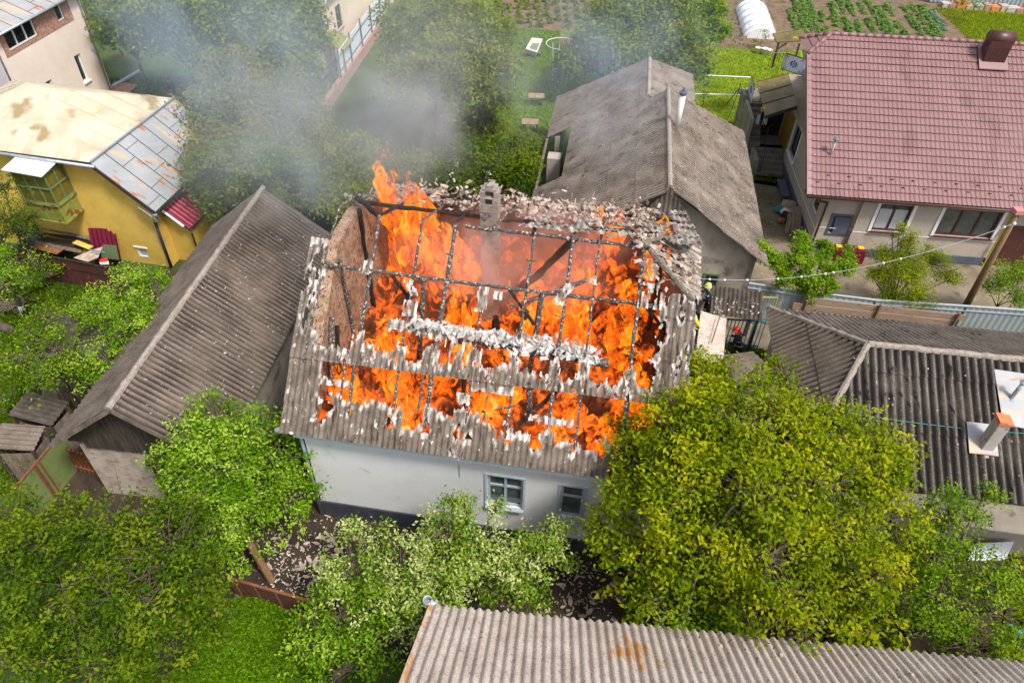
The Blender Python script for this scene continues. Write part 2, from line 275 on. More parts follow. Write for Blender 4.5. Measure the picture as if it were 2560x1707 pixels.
def tree(name, label, cat, clumps, lm, leaf=.11, dens=1.0, base=None, trunk=.12, bark='bark', group='trees and bushes between the houses', px=True, twigs=True, k=14, spread=.135, tmid=.45, shell=.55, bare=0, flat=.85, paint=False):
    """clumps: (photo x, photo y, height, photo radius) of each lobe of the crown"""
    cl = []
    for c in clumps:
        if px: p = P(c[0], c[1], c[2]); r = c[3]*depth(p)/F
        else: p = np.array(c[:3], float); r = c[3]
        cl.append((p, r))
    cen = sum(p*r for p, r in cl)/sum(r for _, r in cl)
    if base is None: b = np.array([cen[0], cen[1], 0.0])
    else: b = np.array([base[0], base[1], 0.0])
    th = thing(name, b, label, cat, group)
    tb = MB(); zf = min(p[2]-.6*r for p, r in cl); fork = np.array([b[0]*.7+cen[0]*.3, b[1]*.7+cen[1]*.3, max(.35, zf*.75)])
    mid = (b+fork)/2+np.array([.06, -.05, 0]); tb.tube([b-[0, 0, .1], mid, fork], [trunk, trunk*.85, trunk*.7], 8)
    Vs = []; Ts = []
    for p, r in cl:
        q = fork*.5+p*.5+rng.normal(size=3)*.12*r; tb.tube([fork, q, p], [trunk*.6, trunk*.42, trunk*.22], 6)
        nt_ = max(8, int(36*dens*r*r/(.55)))
        ms_ = max(6, int(13*r*r)); sc = rng.normal(size=(ms_, 3)); sc /= np.linalg.norm(sc, axis=1)[:, None]; sc[:, 2] = np.where(sc[:, 2] < -.3, -sc[:, 2], sc[:, 2])
        pick = rng.integers(ms_, size=nt_); sr = (.74+.42*rng.random(ms_))[pick]; stn = rng.random(ms_)[pick]; sdv = min(.42, .30/max(.3, r)**.5)
        d = sc[pick]+rng.normal(size=(nt_, 3))*sdv; d /= np.linalg.norm(d, axis=1)[:, None]
        lump = np.array([mn.noise(Vector(x*2.3+p)) for x in d]); rad = r*sr*(shell+(1.08-shell)*rng.random(nt_)**.6)*(1+.40*lump)
        tips = p+d*rad[:, None]*np.array([1, 1, flat])
        if twigs:
            for i in range(0, nt_, max(1, nt_//26)):
                e = tips[i]; mq = p*.45+e*.55+rng.normal(size=3)*.06; tb.tube([p+rng.normal(size=3)*.08*r, mq, e], [trunk*.16+.006, trunk*.08+.005, .004], 4, False)
        C = np.repeat(tips, k, 0)+rng.normal(size=(nt_*k, 3))*spread*np.array([1, 1, .8])
        N = rng.normal(size=C.shape)*.75+np.repeat(d, k, 0)*.35+np.array([.1, -.1, .75]); N /= np.linalg.norm(N, axis=1)[:, None]
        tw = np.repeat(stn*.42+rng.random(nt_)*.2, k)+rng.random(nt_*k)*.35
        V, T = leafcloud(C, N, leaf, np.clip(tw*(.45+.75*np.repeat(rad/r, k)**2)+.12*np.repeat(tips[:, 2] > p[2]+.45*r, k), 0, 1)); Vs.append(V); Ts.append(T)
    for i in range(bare):
        p, r = cl[rng.integers(len(cl))]; d = nrm(rng.normal(size=3)+[0, -.3, 1.0]); e = p+d*r*1.1
        for j in range(5):
            tb.tube([p+d*r*.5, e*.6+p*.4+rng.normal(size=3)*.2*r, e+rng.normal(size=3)*.25*r], [.014, .009, .004], 4, False)
    tb.build('trunk', G[bark], th, True)
    if paint: pb_ = MB(); pb_.tube([b-[0, 0, .05], b*.45+mid*.55, mid], [trunk*1.03, trunk*.96, trunk*.88], 10); pb_.build('trunk_paint', G['whitewash'], th, True)
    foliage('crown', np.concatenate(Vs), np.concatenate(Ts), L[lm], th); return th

# ---------------------------------------------------------------- sheets
def corr(fr, O, U, V, poly, pitch, amp, lap=0, mask=None, step=.02, dt=None, prof=None, ns=6, tintf=None, edge=None):
    """corrugated or tiled sheet; poly in metres (s along eave, t up the slope), convex; returns MB and tint list"""
    O = np.array(O, float); U = nrm(U); V = np.array(V, float); V = nrm(V-U*(V@U)); N = np.cross(U, V)
    if N[2] < 0: N = -N
    poly = [tuple(p) for p in poly]; S0 = min(p[0] for p in poly); S1 = max(p[0] for p in poly)
    ds = pitch/ns; n = max(2, int(round((S1-S0)/ds))); ds = (S1-S0)/n
    def lim(s):
        ts = []
        for i in range(len(poly)):
            (a, b), (c, d) = poly[i], poly[(i+1) % len(poly)]
            if abs(a-c) < 1e-9:
                if abs(s-a) < 1e-6: ts += [b, d]
            elif min(a, c)-1e-6 <= s <= max(a, c)+1e-6: ts.append(b+(d-b)*(s-a)/(c-a))
        return (min(ts), max(ts)) if ts else (0, 0)
    T0 = min(p[1] for p in poly); T1 = max(p[1] for p in poly)
    if dt is None: dt = lap if lap else (T1-T0)
    rows = []; t = T0
    while t < T1-1e-6:
        rows.append((t, min(t+dt, T1))); t += dt
    pf = prof or (lambda x: math.cos(2*math.pi*x))
    mb = MB(fr); tint = []; cols = [S0+i*ds for i in range(n+1)]; li = [lim(min(max(c, S0), S1)) for c in cols]
    pr_ = [pf((c-S0)/pitch)*amp for c in cols]
    for (a, b) in rows:
        kk = int((a-T0+1e-6)/lap) if lap else 0; la = T0+kk*lap if lap else T0
        fa = step*(1-(a-la)/lap) if lap else 0; fb = step*(1-(b-la)/lap) if lap else 0
        wob = [0.004*math.sin(kk*7.1+int((c-S0)/1.1)*3.3)+.003*mn.noise(Vector((c*1.7, a, 0))) for c in cols]
        vs = []; idx = {}
        for i, c in enumerate(cols):
            lo, hi = li[i]; ta = min(max(a, lo), hi); tb_ = min(max(b, lo), hi)
            vs.append(O+U*c+V*ta+N*(pr_[i]+fa+wob[i])); vs.append(O+U*c+V*tb_+N*(pr_[i]+fb+wob[i]))
        fs = []
        for i in range(n):
            lo = min(li[i][0], li[i+1][0]); hi = max(li[i][1], li[i+1][1])
            if b <= lo or a >= hi: continue
            if mask and not mask((cols[i]+cols[i+1])/2, (a+b)/2): continue
            fs.append((2*i, 2*i+2, 2*i+3, 2*i+1))
        if fs:
            used = sorted({q for f in fs for q in f}); re = {q: j for j, q in enumerate(used)}
            if edge:                        # ragged broken edge
                for q in used:
                    i = q//2; e = edge(cols[i], a if q % 2 == 0 else b); vs[q] = vs[q]+V*e[0]+U*e[1]+N*e[2]
            mb.add([vs[q] for q in used], [tuple(re[q] for q in f) for f in fs])
            if tintf: tint += [tintf(cols[q//2], a if q % 2 == 0 else b) for q in used]
    return mb, tint
def grime_shade(pitch, sd=0, amt=.75):                      # algae plus valley shade painted in to make the waves show, broken up lengthwise
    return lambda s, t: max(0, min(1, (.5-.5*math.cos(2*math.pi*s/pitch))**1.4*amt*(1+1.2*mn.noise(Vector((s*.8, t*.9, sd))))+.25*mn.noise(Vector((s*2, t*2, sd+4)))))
def ridgecap(mb, a, b, r=.11, n=40, rough=.02):
    a = np.array(a, float); b = np.array(b, float); pts = [a+(b-a)*i/n+np.array([0, 0, rough*mn.noise(Vector((i*.7, a[0], 3)))]) for i in range(n+1)]
    mb.tube(pts, [r*(1+.25*mn.noise(Vector((i*.9, 5, a[1])))) for i in range(n+1)], 8)
def wall(mb, axis, c, a0, a1, z0, z1, ops=(), d=.14, inward=1):
    """wall face with real openings; axis 'u': plane v=c spanning u; axis 'v': plane u=c spanning v"""
    A = sorted({a0, a1, *[o[0] for o in ops], *[o[1] for o in ops]}); Z = sorted({z0, z1, *[o[2] for o in ops], *[o[3] for o in ops]})
    q = (lambda a, z, k=0: (a, c+k*inward, z)) if axis == 'u' else (lambda a, z, k=0: (c+k*inward, a, z))
    for i in range(len(A)-1):
        for j in range(len(Z)-1):
            am = (A[i]+A[i+1])/2; zm = (Z[j]+Z[j+1])/2
            if any(o[0] < am < o[1] and o[2] < zm < o[3] for o in ops): continue
            mb.add([q(A[i], Z[j]), q(A[i+1], Z[j]), q(A[i+1], Z[j+1]), q(A[i], Z[j+1])], [(0, 1, 2, 3)])
    for o in ops:
        cs = [(o[0], o[2]), (o[1], o[2]), (o[1], o[3]), (o[0], o[3])]
        for k in range(4):
            (a, z), (b, y) = cs[k], cs[(k+1) % 4]; mb.add([q(a, z), q(b, y), q(b, y, d), q(a, z, d)], [(0, 1, 2, 3)])
def window(par, fr, axis, c, a0, a1, z0, z1, nm, frame='white_paint', glass='glass_dark', muls=1, bar=.05, inward=1, rec=.1, trans=None, curtain=False, sill=None, sillout=.1):
    q = (lambda a, z, k: (a, c+k*inward, z)) if axis == 'u' else (lambda a, z, k: (c+k*inward, a, z))
    f = MB(fr)
    def bx(a, b, z, y, k0, k1):
        p, r_ = q(a, z, k0), q(b, y, k1); f.box([min(x, y_) for x, y_ in zip(p, r_)], [max(x, y_) for x, y_ in zip(p, r_)])
    bx(a0, a1, z0, z0+bar, rec-.03, rec+.05); bx(a0, a1, z1-bar, z1, rec-.03, rec+.05)
    for a in (a0, a1-bar): bx(a, a+bar, z0+bar, z1-bar, rec-.03, rec+.05)
    for i in range(1, muls+1):
        a = a0+(a1-a0)*i/(muls+1); bx(a-bar/2, a+bar/2, z0+bar, z1-bar, rec-.032, rec+.048)
    if trans: bx(a0+bar, a1-bar, z0+(z1-z0)*trans-bar/2, z0+(z1-z0)*trans+bar/2, rec-.026, rec+.04)
    fo = f.build(nm, G[frame], par)
    g = MB(fr); p0, p1 = q(a0+bar*.5, z0+bar*.5, rec+.015), q(a1-bar*.5, z1-bar*.5, rec+.022)
    g.box([min(x, y) for x, y in zip(p0, p1)], [max(x, y) for x, y in zip(p0, p1)]); g.build('pane', G[glass], fo)
    if curtain:
        cu = MB(fr); p0, p1 = q(a0+bar, z0+bar, rec+.0), q(a1-bar, z1-bar*3, rec+.013); cu.box([min(x, y) for x, y in zip(p0, p1)], [max(x, y) for x, y in zip(p0, p1)]); cu.build('curtain', G['curtain'], fo)
    if sill:
        s_ = MB(fr); p0, p1 = q(a0-.05, z0-.06, -sillout), q(a1+.05, z0-.002, rec-.03); s_.box([min(x, y) for x, y in zip(p0, p1)], [max(x, y) for x, y in zip(p0, p1)]); s_.build('sill', G[sill], fo)
    return fo

# ---------------------------------------------------------------- ground and its patches
def sheet(name, poly, z, mt, kind='structure', sub=None, n=1):
    mb = MB(); mb.add([(x, y, z) for x, y in poly], [tuple(range(len(poly)))]); return tag(mb.build(name, G[mt], org=(0, 0, 0)), kind=kind)
def px(*pts, z=0): return [tuple(P(x, y, z)[:2]) for x, y in pts]
sheet('ground', [(-300, -60), (300, -60), (300, 500), (-300, 500)], 0.0, 'ground_green')
sheet('lawn', px((1180, 420), (1140, -40), (1640, -40), (1640, 420)), .004, 'lawn_mid')
sheet('lawn', px((1640, 420), (1640, 100), (2000, 100), (2040, 330), (1960, 470)), .008, 'lawn_bright')
sheet('lawn', px((2330, -60), (2700, -80), (2700, 180), (2440, 180), (2300, 40)), .012, 'lawn_bright')
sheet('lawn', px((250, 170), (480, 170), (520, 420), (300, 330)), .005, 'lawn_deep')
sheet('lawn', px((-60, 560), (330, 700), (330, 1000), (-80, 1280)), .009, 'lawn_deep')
sheet('garden_bed', px((1230, -60), (1600, -60), (1560, 84), (1245, 72)), .010, 'soil')
sheet('garden_bed', px((1790, -60), (2340, -60), (2500, 240), (2230, 100), (1960, 132), (1790, 118)), .014, 'soil')
sheet('garden_bed', px((1395, 90), (1560, 90), (1500, 180), (1400, 190)), .016, 'soil')
sheet('concrete_yard', px((1870, 430), (2080, 430), (2020, 640), (1830, 800), (1770, 640)), .008, 'yard_concrete')
sheet('dirt_yard', px((1760, 640), (2020, 600), (2140, 620), (2640, 680), (2640, 880), (1780, 880)), .012, 'yard_dirt')
sheet('dirt_yard', px((560, 1240), (830, 1250), (1700, 1370), (1700, 1700), (480, 1640)), .008, 'dark_dirt')
sheet('dirt_yard', px((110, 1120), (330, 1100), (560, 1240), (480, 1500), (60, 1300)), .012, 'dark_dirt')
sheet('dirt_yard', px((1700, 1370), (2640, 1250), (2700, 1900), (1600, 1750)), .013, 'dark_dirt')
sheet('dirt_yard', px((640, 880), (780, 1000), (830, 1250), (560, 1240)), .016, 'dark_dirt')
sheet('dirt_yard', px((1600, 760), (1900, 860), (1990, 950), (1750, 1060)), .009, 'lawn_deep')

# ---------------------------------------------------------------- the burning house
B = Fr(P(812, 1283, 0), -8.3); BO = np.append(B.o[:2], 0)
bh = thing('burning_house', BO, 'white plastered house with its corrugated roof burnt open and flames filling the attic', 'house')
WU, WD, FLZ = 10.25, 9.6, 3.95                       # width, depth, attic floor
w1 = (5.35, 6.4, 1.87, 3.31); w2 = (7.48, 8.15, 1.82, 3.31)
mb = MB(B); wall(mb, 'u', 0, 0, WU, .74, 4.30, [w1, w2], .14)
for c, s_ in ((0, 1), (WU, -1)): mb.box((min(c, c+.3*s_), .0 if 0 else .001, .0), (max(c, c+.3*s_), WD, FLZ+.25))
mb.box((.3, .14, .5), (WU-.3, .3, 1.6)); mb.build('wall', G['white_plaster'], bh)
mb = MB(B); mb.box((-.04, -.05, 0), (WU+.04, .3, .74)); bevel(mb.build('plinth', G['navy_plinth'], bh), .01)
for o_, n_ in ((w1, 2), (w2, 1)):
    fo = window(bh, B, 'u', 0, o_[0], o_[1], o_[2], o_[3], 'window', 'grey_blue_paint', 'glass_lit', 1 if n_ == 2 else 0, .075, trans=.62, sill='grey_blue_paint', sillout=.13)
    t_ = MB(B)
    for a, b_ in (((o_[0]-.07, -.03, o_[2]-.07), (o_[0], .0, o_[3]+.06)), ((o_[1], -.03, o_[2]-.07), (o_[1]+.07, .0, o_[3]+.06)), ((o_[0], -.03, o_[3]), (o_[1], .0, o_[3]+.06))): t_.box(a, b_)
    t_.build('trim', G['pale_blue_paint'], fo)
    c_ = MB(B)
    for i in range(4): c_.box((o_[0]+.1, .135, o_[3]-.14-.11*i), (o_[1]-.1, .142, o_[3]-.10-.11*i))
    c_.build('blind', G['curtain'], fo)
mb = MB(B); mb.tube([(4.55, -.02, 3.62), (4.56, -.02, 3.05)], .015, 6); mb.build('cable_pipe', G['grey_blue_paint'], bh)
# roof: front in two pitches, left-over strips, shredded hips
E0, BR, RG, HL, HR = (-.42, 4.42), (1.1, 5.9), (4.5, 8.65), 3.7, 3.5
ULs, URs = -.42, 10.52
lowV = np.array([0, BR[0]-E0[0], BR[1]-E0[1]]); lowL = np.linalg.norm(lowV)
upV = np.array([0, RG[0]-BR[0], RG[1]-BR[1]]); upL = np.linalg.norm(upV)
def nz(x, y, z=0): return mn.noise(Vector((x, y, z)))
pit = .165
def spike(s, k): return abs(mn.noise(Vector((s*5.1, k, 1))))*.62+abs(mn.noise(Vector((s*13, k, 5))))*.3+max(0, mn.noise(Vector((s*1.5, k, 8))))*.75
def keep_low(s, t):
    u = s+ULs
    if u < .52 or u > 10.05: return True
    lo = 1.02+.9*spike(u, 3)*.55+.18*nz(u*.9, 7)-.12*(u > 6)
    if 4.35 < u < 4.75 and t < 1.75: return nz(u*9, t*4, 8) > -.15
    if 2.95 < u < 3.55: lo = .55+.4*spike(u, 3)
    if 7.2 < u < 8.6: lo = .72+.7*spike(u, 3)
    if t > lo:
        top = 1.98-.05*abs(nz(u*3, 9))
        if u < 1.35 and 1.50+.06*nz(u*9, 4) < t < 1.66+.1*nz(u*7, 2): return nz(u*8, t*6, 3) > -.25
        if t > 1.85+.1*nz(u*2.3, 4) and (4.75 < u < 5.9): return True
        if 6.3 < u < 7.6 and 1.22+.3*spike(u, 15)*.5 < t < 1.42+.12*nz(u*9, 2): return nz(u*7, t*5, 9) > -.2
        return False
    if t > .42:                                # scattered burnt-through holes, long down the slope
        h = mn.noise(Vector((u*3.1, t*1.15, 2.7)))+.35*mn.noise(Vector((u*9, t*4, 1)))
        if h > .34-.12*(u > 5.5)+.3*(t < .55): return False
    return True
def tl(fn, O0):                                # white flaking where the sheet is close to a broken edge
    def f(s, t):
        k = 0
        for ds_, dt_ in ((.07, 0), (-.07, 0), (0, .1), (0, -.1), (.0, .19), (0, -.19)):
            if not fn(s+ds_, t+dt_): k += 1
        n_ = mn.noise(Vector((s*7, t*3.2, 4)))
        return min(1, max(0, k*.20+n_*1.7-.05)) if k else (.9 if n_ > .56 and t > .3 else 0.0)
    return f
def edg(s, t): return (.03*mn.noise(Vector((s*23, t*23, 1))), .018*mn.noise(Vector((s*31, t*29, 9))), .012*mn.noise(Vector((s*11, t*17, 2))))
mb, tn = corr(B, (ULs, E0[0], E0[1]), (1, 0, 0), lowV, [(0, 0), (URs-ULs, 0), (URs-ULs, lowL), (0, lowL)], pit, .024, .9, keep_low, .018, dt=.045, tintf=tl(keep_low, 0), edge=edg)
solid(mb.build('lower_roof_sheets', G['asbestos_burnt'], bh, attr=tn), .012)
upO = np.array([ULs, BR[0]-.03, BR[1]+.035])
def keep_up(s, t):
    u = s+ULs
    if t > .8 and (u < .5 or u > 9.5) and nz(u*4.5, t*1.3, 17)+.4*nz(u*11, t*5, 2) > .24: return False
    if u < .02+.38*abs(nz(t*2.2, 3))+.14*nz(t*9, 1)+.35*max(0, 1-t/1.0): return t < 3.45
    if u > 9.55+.18*nz(t*3, 8)-.1*nz(t*11, 2) : return t < 3.0 + .12*nz(u*6, 1)
    if 9.0 < u < 9.6 and 2.5 < t < 3.25: return nz(u*8, t*1.4, 3) > .05
    base_ = .30+.62*spike(u, 1)+.16*nz(u*.8, 2)
    for a in (1.42, 2.67, 3.6, 4.7, 5.83, 6.93, 7.7, 8.93):    # taller where a rafter held the sheet
        if abs(u-a) < .16: base_ += .35+.5*abs(nz(a*5, 4))*(1-abs(u-a)/.16)
    if t < base_: return nz(u*11, t*5, 6) > -.42
    if 2.2 < u < 5.15:                         # second torn strip with icicles hanging from it
        c = 1.28-.02*(u-2.2)
        if c-.09-.45*spike(u, 6) < t < c+.09+.16*spike(u, 12): return True
    if 3.3 < u < 4.9 and .3 < t < 1.2: return nz(u*7, t*1.2, 21) > .12
    if 4.52 < u < 4.86 and 1.9 < t < 2.62: return nz(u*14, t*2.5, 30) > -.12
    if 2.55 < u < 2.95 and 1.55 < t < 2.0: return nz(u*12, t*4, 30) > -.1
    for a, t0, t1, wd in ((1.42, 2.55, 2.95, .12), (2.67, 2.1, 2.55, .12), (6.95, 2.35, 2.95, .13), (7.75, 3.0, 3.2, .08), (5.2, 2.3, 2.5, .12)):
        if abs(u-a-.25*nz(t*2.2, a)) < wd and t0 < t < t1: return nz(u*12, t*5, 41) > -.3
    return False
mb, tn = corr(B, upO, (1, 0, 0), upV, [(0, 0), (URs-ULs, 0), (URs-ULs, upL), (0, upL)], pit, .024, 1.15, keep_up, .02, dt=.045, tintf=tl(keep_up, 0), edge=edg)
solid(mb.build('upper_roof_sheets', G['asbestos_burnt'], bh, attr=tn), .012)
# right half hip: slats of sheet between the two poles
RE = np.array([8.95, 4.5, 8.62]); HF = np.array([10.38, 3.45, 7.78]); HB = np.array([10.42, 6.1, 7.98])
hipV = RE-(HF+HB)/2; hU = nrm(HB-HF); hV = nrm(hipV-hU*(hipV@hU)); Lh = np.linalg.norm(HB-HF); sA = (RE-HF)@hU; tA = (RE-HF)@hV
def keep_hip(s, t): return mn.noise(Vector((s*7.5, t*1.3, 11)))+.45*mn.noise(Vector((s*15, t*5, 2))) > -.04-.5*(t < .12)
mb, tn = corr(B, HF, hU, hV, [(0, -.25), (Lh, -.25), (Lh, 0), (sA, tA), (0, 0)], .15, .03, 0, keep_hip, dt=.05, tintf=lambda s, t: max(0, .30+.9*mn.noise(Vector((s*9, t*2, 3)))), edge=edg)
solid(mb.build('hip_roof_sheets', G['asbestos_burnt'], bh, attr=tn), .012)
# back slope remains (shallow pitch), open over most of the attic
bkV = np.array([0, 5.3, -2.25]); bkL = np.linalg.norm(bkV)
def keep_back(s, t):
    u = s+ULs; f = mn.noise(Vector((u*1.6, t*1.5, 33)))+.5*mn.noise(Vector((u*5, t*3, 5)))
    if u > 9.9: return f > -.25
    if u > 5.4: return f > .02 + (.25 if t > 2.4 else 0) or (t < .5 and 5.6 < u < 7.2 and f > -.25)
    return f > .30 and t > 1.5
mb, tn = corr(B, (ULs, 4.55, 8.62), (1, 0, 0), bkV, [(0, 0), (URs-ULs, 0), (URs-ULs, bkL), (0, bkL)], pit, .024, 1.2, keep_back, .02, dt=.07, ns=5, tintf=lambda s, t: max(0, .25+.9*mn.noise(Vector((s*5, t*3, 3)))), edge=lambda s, t: (.06*nz(s*19, t*17, 1), .05*nz(s*21, t*19, 2), .05+.10*nz(s*2.3, t*3.1, 6)))
solid(mb.build('back_roof_sheets', G['asbestos_burnt'], bh, attr=tn), .012)
# timber
def pole(name, pts, r, mt='charred', par=bh, fr=B):
    q = []
    for a, b in zip(pts[:-1], pts[1:]):
        a = np.array(a, float); b = np.array(b, float); n_ = max(2, int(np.linalg.norm(b-a)/.22))
        q += [a+(b-a)*i/n_ for i in range(n_)]
    q.append(np.array(pts[-1], float)); q = [p+np.array([nz(i*.6, r*90, p[0]), nz(i*.6, r*50, p[1]+5), nz(i*.5, 3, p[0])])*.028 for i, p in enumerate(q)]
    m_ = MB(fr); m_.tube(q, [r*(1+.45*nz(i*1.3, p[0]*3, p[1])) for i, p in enumerate(q)], 7); return m_.build(name, G[mt], par)
for i, u in enumerate((1.42, 2.67, 3.6, 4.72, 5.85, 6.94, 7.72, 8.93)):
    rr = (.052, .036, .062, .034, .042, .048, .03, .052)[i]; sx = (0, .0, .04, -.05, .05, .03, -.02, 0)[i]
    top = RG if i != 3 else (2.9, 7.30)
    pole('rafter', [(u, E0[0]+.5, E0[1]+.42), (u, BR[0], BR[1]-.06), (u+sx, top[0], top[1]-.05)], rr)
for i, u in enumerate((1.42, 2.67, 3.6, 4.72, 5.85, 6.94, 7.72, 8.93)):
    pole('rafter', [(u, 4.5, 8.6), (u+.02, 9.4, 6.52)], (.05, .04, .045, .045, .045, .05, .04, .07)[i], 'charred' if i % 2 else 'charred_black')
pole('purlin', [(.15, 3.23, 7.60), (5, 3.23, 7.52), (10.2, 3.2, 7.50)], .056)
pole('purlin', [(.4, 5.95, 8.02), (4.4, 6.0, 7.9), (9.3, 5.95, 7.98)], .065, 'charred_black')
pole('purlin', [(3.9, 4.55, 8.5), (9.0, 4.5, 8.48)], .055, 'charred'); pole('purlin', [(.3, 8.4, 6.98), (10, 8.4, 6.95)], .06, 'charred_black')
pole('hip_rafter', [RE+np.array([-.1, 0, .05]), HF+np.array([.02, -.15, -.02])], .085, 'lichen_pole')
pole('hip_rafter', [RE+np.array([-.35, -.08, .02]), HB+np.array([0, .05, .03])], .07, 'lichen_pole')
pole('hip_rafter', [(1.40, 4.45, 8.62), (.0, 6.3, 8.0)], .085, 'charred_black')
pole('hip_rafter', [(.0, 3.3, 7.55), (.05, 4.9, 8.45), (.1, 6.4, 8.05)], .035, 'charred')
pole('rafter', [(.0, 1.0, 5.9), (.02, 3.4, 7.65)], .035, 'charred')
for u in (2.95, 6.3): 
    pole('post', [(u-.25, 2.6, 4.0), (u+.02, 3.2, 7.55)], .07, 'charred'); pole('brace', [(u-.9, 3.22, 7.5), (u-.15, 3.0, 6.5)], .05, 'charred_black')
pole('post', [(6.32, 1.0, 4.0), (6.32, 1.2, 5.9)], .085, 'charred'); pole('post', [(4.5, .9, 4.2), (4.5, 1.15, 5.9)], .06, 'charred_black')
pole('post', [(9.7, 3.2, 4.0), (9.72, 3.2, 7.5)], .09, 'rust_wood'); pole('post', [(9.6, 5.8, 4.0), (9.62, 5.9, 7.9)], .09, 'rust_wood')
pole('fallen_beam', [(4.7, 5.2, 5.3), (5.9, 5.0, 6.6), (6.95, 5.2, 8.0)], .12, 'charred_black')
pole('fallen_beam', [(5.3, 4.1, 6.1), (7.45, 4.4, 7.2)], .075, 'charred')
pole('fallen_beam', [(6.1, .6, 4.9), (7.1, 1.4, 5.7)], .07, 'charred_black')
pole('batten', [(6.35, 1.35, 5.95), (7.35, 1.3, 6.0)], .022); pole('batten', [(8.9, 1.4, 6.1), (9.75, 1.4, 5.95)], .026)
pole('batten', [(5.1, .6, 5.25), (6.0, .75, 5.5)], .03, 'charred'); pole('brace', [(9.2, 3.2, 7.4), (9.9, 3.0, 6.7)], .05, 'charred_black')
for i in range(16):                                  # short burnt batten ends nailed on the rafters
    u = (1.42, 2.67, 3.6, 5.85, 6.94, 8.93)[i % 6]; t = random.uniform(.1, .95); v = BR[0]+(RG[0]-BR[0])*t; z = BR[1]+(RG[1]-BR[1])*t+.05
    pole('batten', [(u-.08-.12*random.random(), v, z), (u+.08+.15*random.random(), v, z-.02)], .017)
for u in (1.18, 3.38, 5.2, 9.0): pole('batten', [(u, E0[0]+.75, E0[1]+.8), (u, BR[0], BR[1]-.05)], .03)
# tie plate buried in white ash
mb = MB(B); mb.beam((2.75, 2.1, 7.02-.35), (8.35, 2.1, 6.45-.25), .24, .14); mb.build('tie_beam', G['charred'], bh)
mb = MB(B)
for i in range(620):
    f = random.random(); u = 2.9+5.2*f if i % 3 else random.uniform(4.9, 7.9); wv = .16 if u < 5 else .38
    c = np.array([u, 2.1+random.gauss(0, wv*.5), 6.80-.093*(u-2.75)*.6+.02-.02*(u-2.75)+abs(random.gauss(0, .04))]); s_ = random.uniform(.04, .13)
    d1 = nrm(rng.normal(size=3))*s_; d2 = nrm(np.cross(d1, rng.normal(size=3)))*s_*.6; mb.slab([c-d1-d2, c+d1-d2*.6, c+d1*.8+d2, c-d1*.7+d2], nrm(np.cross(d1, d2))*.008)
mb.build('ash_heap', G['white_ash'], bh)
mb = MB(B)
for i in range(1500):                                 # curled flakes of beige sheet hanging in the back of the attic and on the top edges
    k = i % 5
    if k == 0: c = np.array([random.uniform(.4, 9.6), random.uniform(8.6, 9.6), random.uniform(6.3, 7.0)])
    elif k == 1: c = np.array([random.uniform(5.0, 9.4), random.uniform(6.4, 9.0), 0]); c[2] = 8.62-.42*(c[1]-4.5)+random.gauss(0, .12)
    elif k == 2: c = np.array([random.uniform(3.0, 9.2), random.uniform(7.2, 9.2), 0]); c[2] = 8.62-.42*(c[1]-4.5)+random.gauss(0, .15)
    elif k == 3: c = np.array([random.uniform(.0, 2.2), random.uniform(7.5, 9.4), 0]); c[2] = 8.62-.42*(c[1]-4.5)+random.gauss(0, .08)
    else: c = np.array([random.uniform(8.6, 10.5), random.uniform(3.4, 7.8), 0]); c[2] = 8.62-.42*abs(c[1]-4.5)-(c[0]-8.9)*.35+random.gauss(0, .06)
    s_ = random.uniform(.04, .13); d1 = nrm(rng.normal(size=3)*[1, 1, .6])*s_; d2 = nrm(np.cross(d1, rng.normal(size=3)))*s_*.5; mb.slab([c-d1-d2, c+d1-d2*.6, c+d1*.8+d2, c-d1*.7+d2], nrm(np.cross(d1, d2))*.01)
mb.build('broken_sheets', G['beige_ash'], bh)
# clay gable walls seen from inside
def gable(u, th_, mt, ragged=.12):
    m_ = MB(B); top = []
    for i in range(41):
        v = .3+(9.3-.3)*i/40; z = (E0[1]+.1+(v-E0[0])*.95 if v < 1.1 else (BR[1]+(v-1.1)*.81 if v < 4.0 else (8.25 if v < 5.6 else 8.25-.42*(v-5.6))))-.22+ragged*nz(v*2.6, u)
        top.append((v, min(z, 7.95 if v < 6 else z)))
    for i in range(40):
        (a, za), (b, zb) = top[i], top[i+1]; m_.add([(u, a, FLZ-.05), (u, b, FLZ-.05), (u, b, zb), (u, a, za), (u+th_, a, FLZ-.05), (u+th_, b, FLZ-.05), (u+th_, b, zb), (u+th_, a, za)], [(0,1,2,3), (5,4,7,6), (3,2,6,7)])
    return m_.build('gable_wall', G[mt], bh)
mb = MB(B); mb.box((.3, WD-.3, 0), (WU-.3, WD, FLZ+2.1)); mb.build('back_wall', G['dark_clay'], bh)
gable(-.02, .34, 'clay'); gable(WU-.3, .3, 'clay')
pole('gable_post', [(.38, 5.6, 4), (.36, 5.6, 8.0)], .08, 'charred_black'); pole('gable_post', [(.38, 3.7, 4), (.36, 3.6, 7.6)], .07, 'charred')
pole('gable_brace', [(.42, 1.2, 4.2), (.4, 2.4, 6.4)], .09, 'charred'); pole('gable_brace', [(.45, 1.9, 4.1), (.42, 2.6, 5.9)], .06, 'charred_black'); pole('gable_brace', [(.44, 1.5, 4.1), (.43, 1.7, 5.3)], .045, 'beige_ash')
mb = MB(B)
for i in range(340):                                 # straw and chips sticking out of the clay
    v = random.uniform(.8, 9); z = random.uniform(4.2, 7.6); c = np.array([.33, v, z]); d = nrm(rng.normal(size=3)*[.3, .6, 1])*random.uniform(.04, .13); mb.beam(c, c+d, .018, .01)
mb.build('gable_straw', G['straw'], bh)
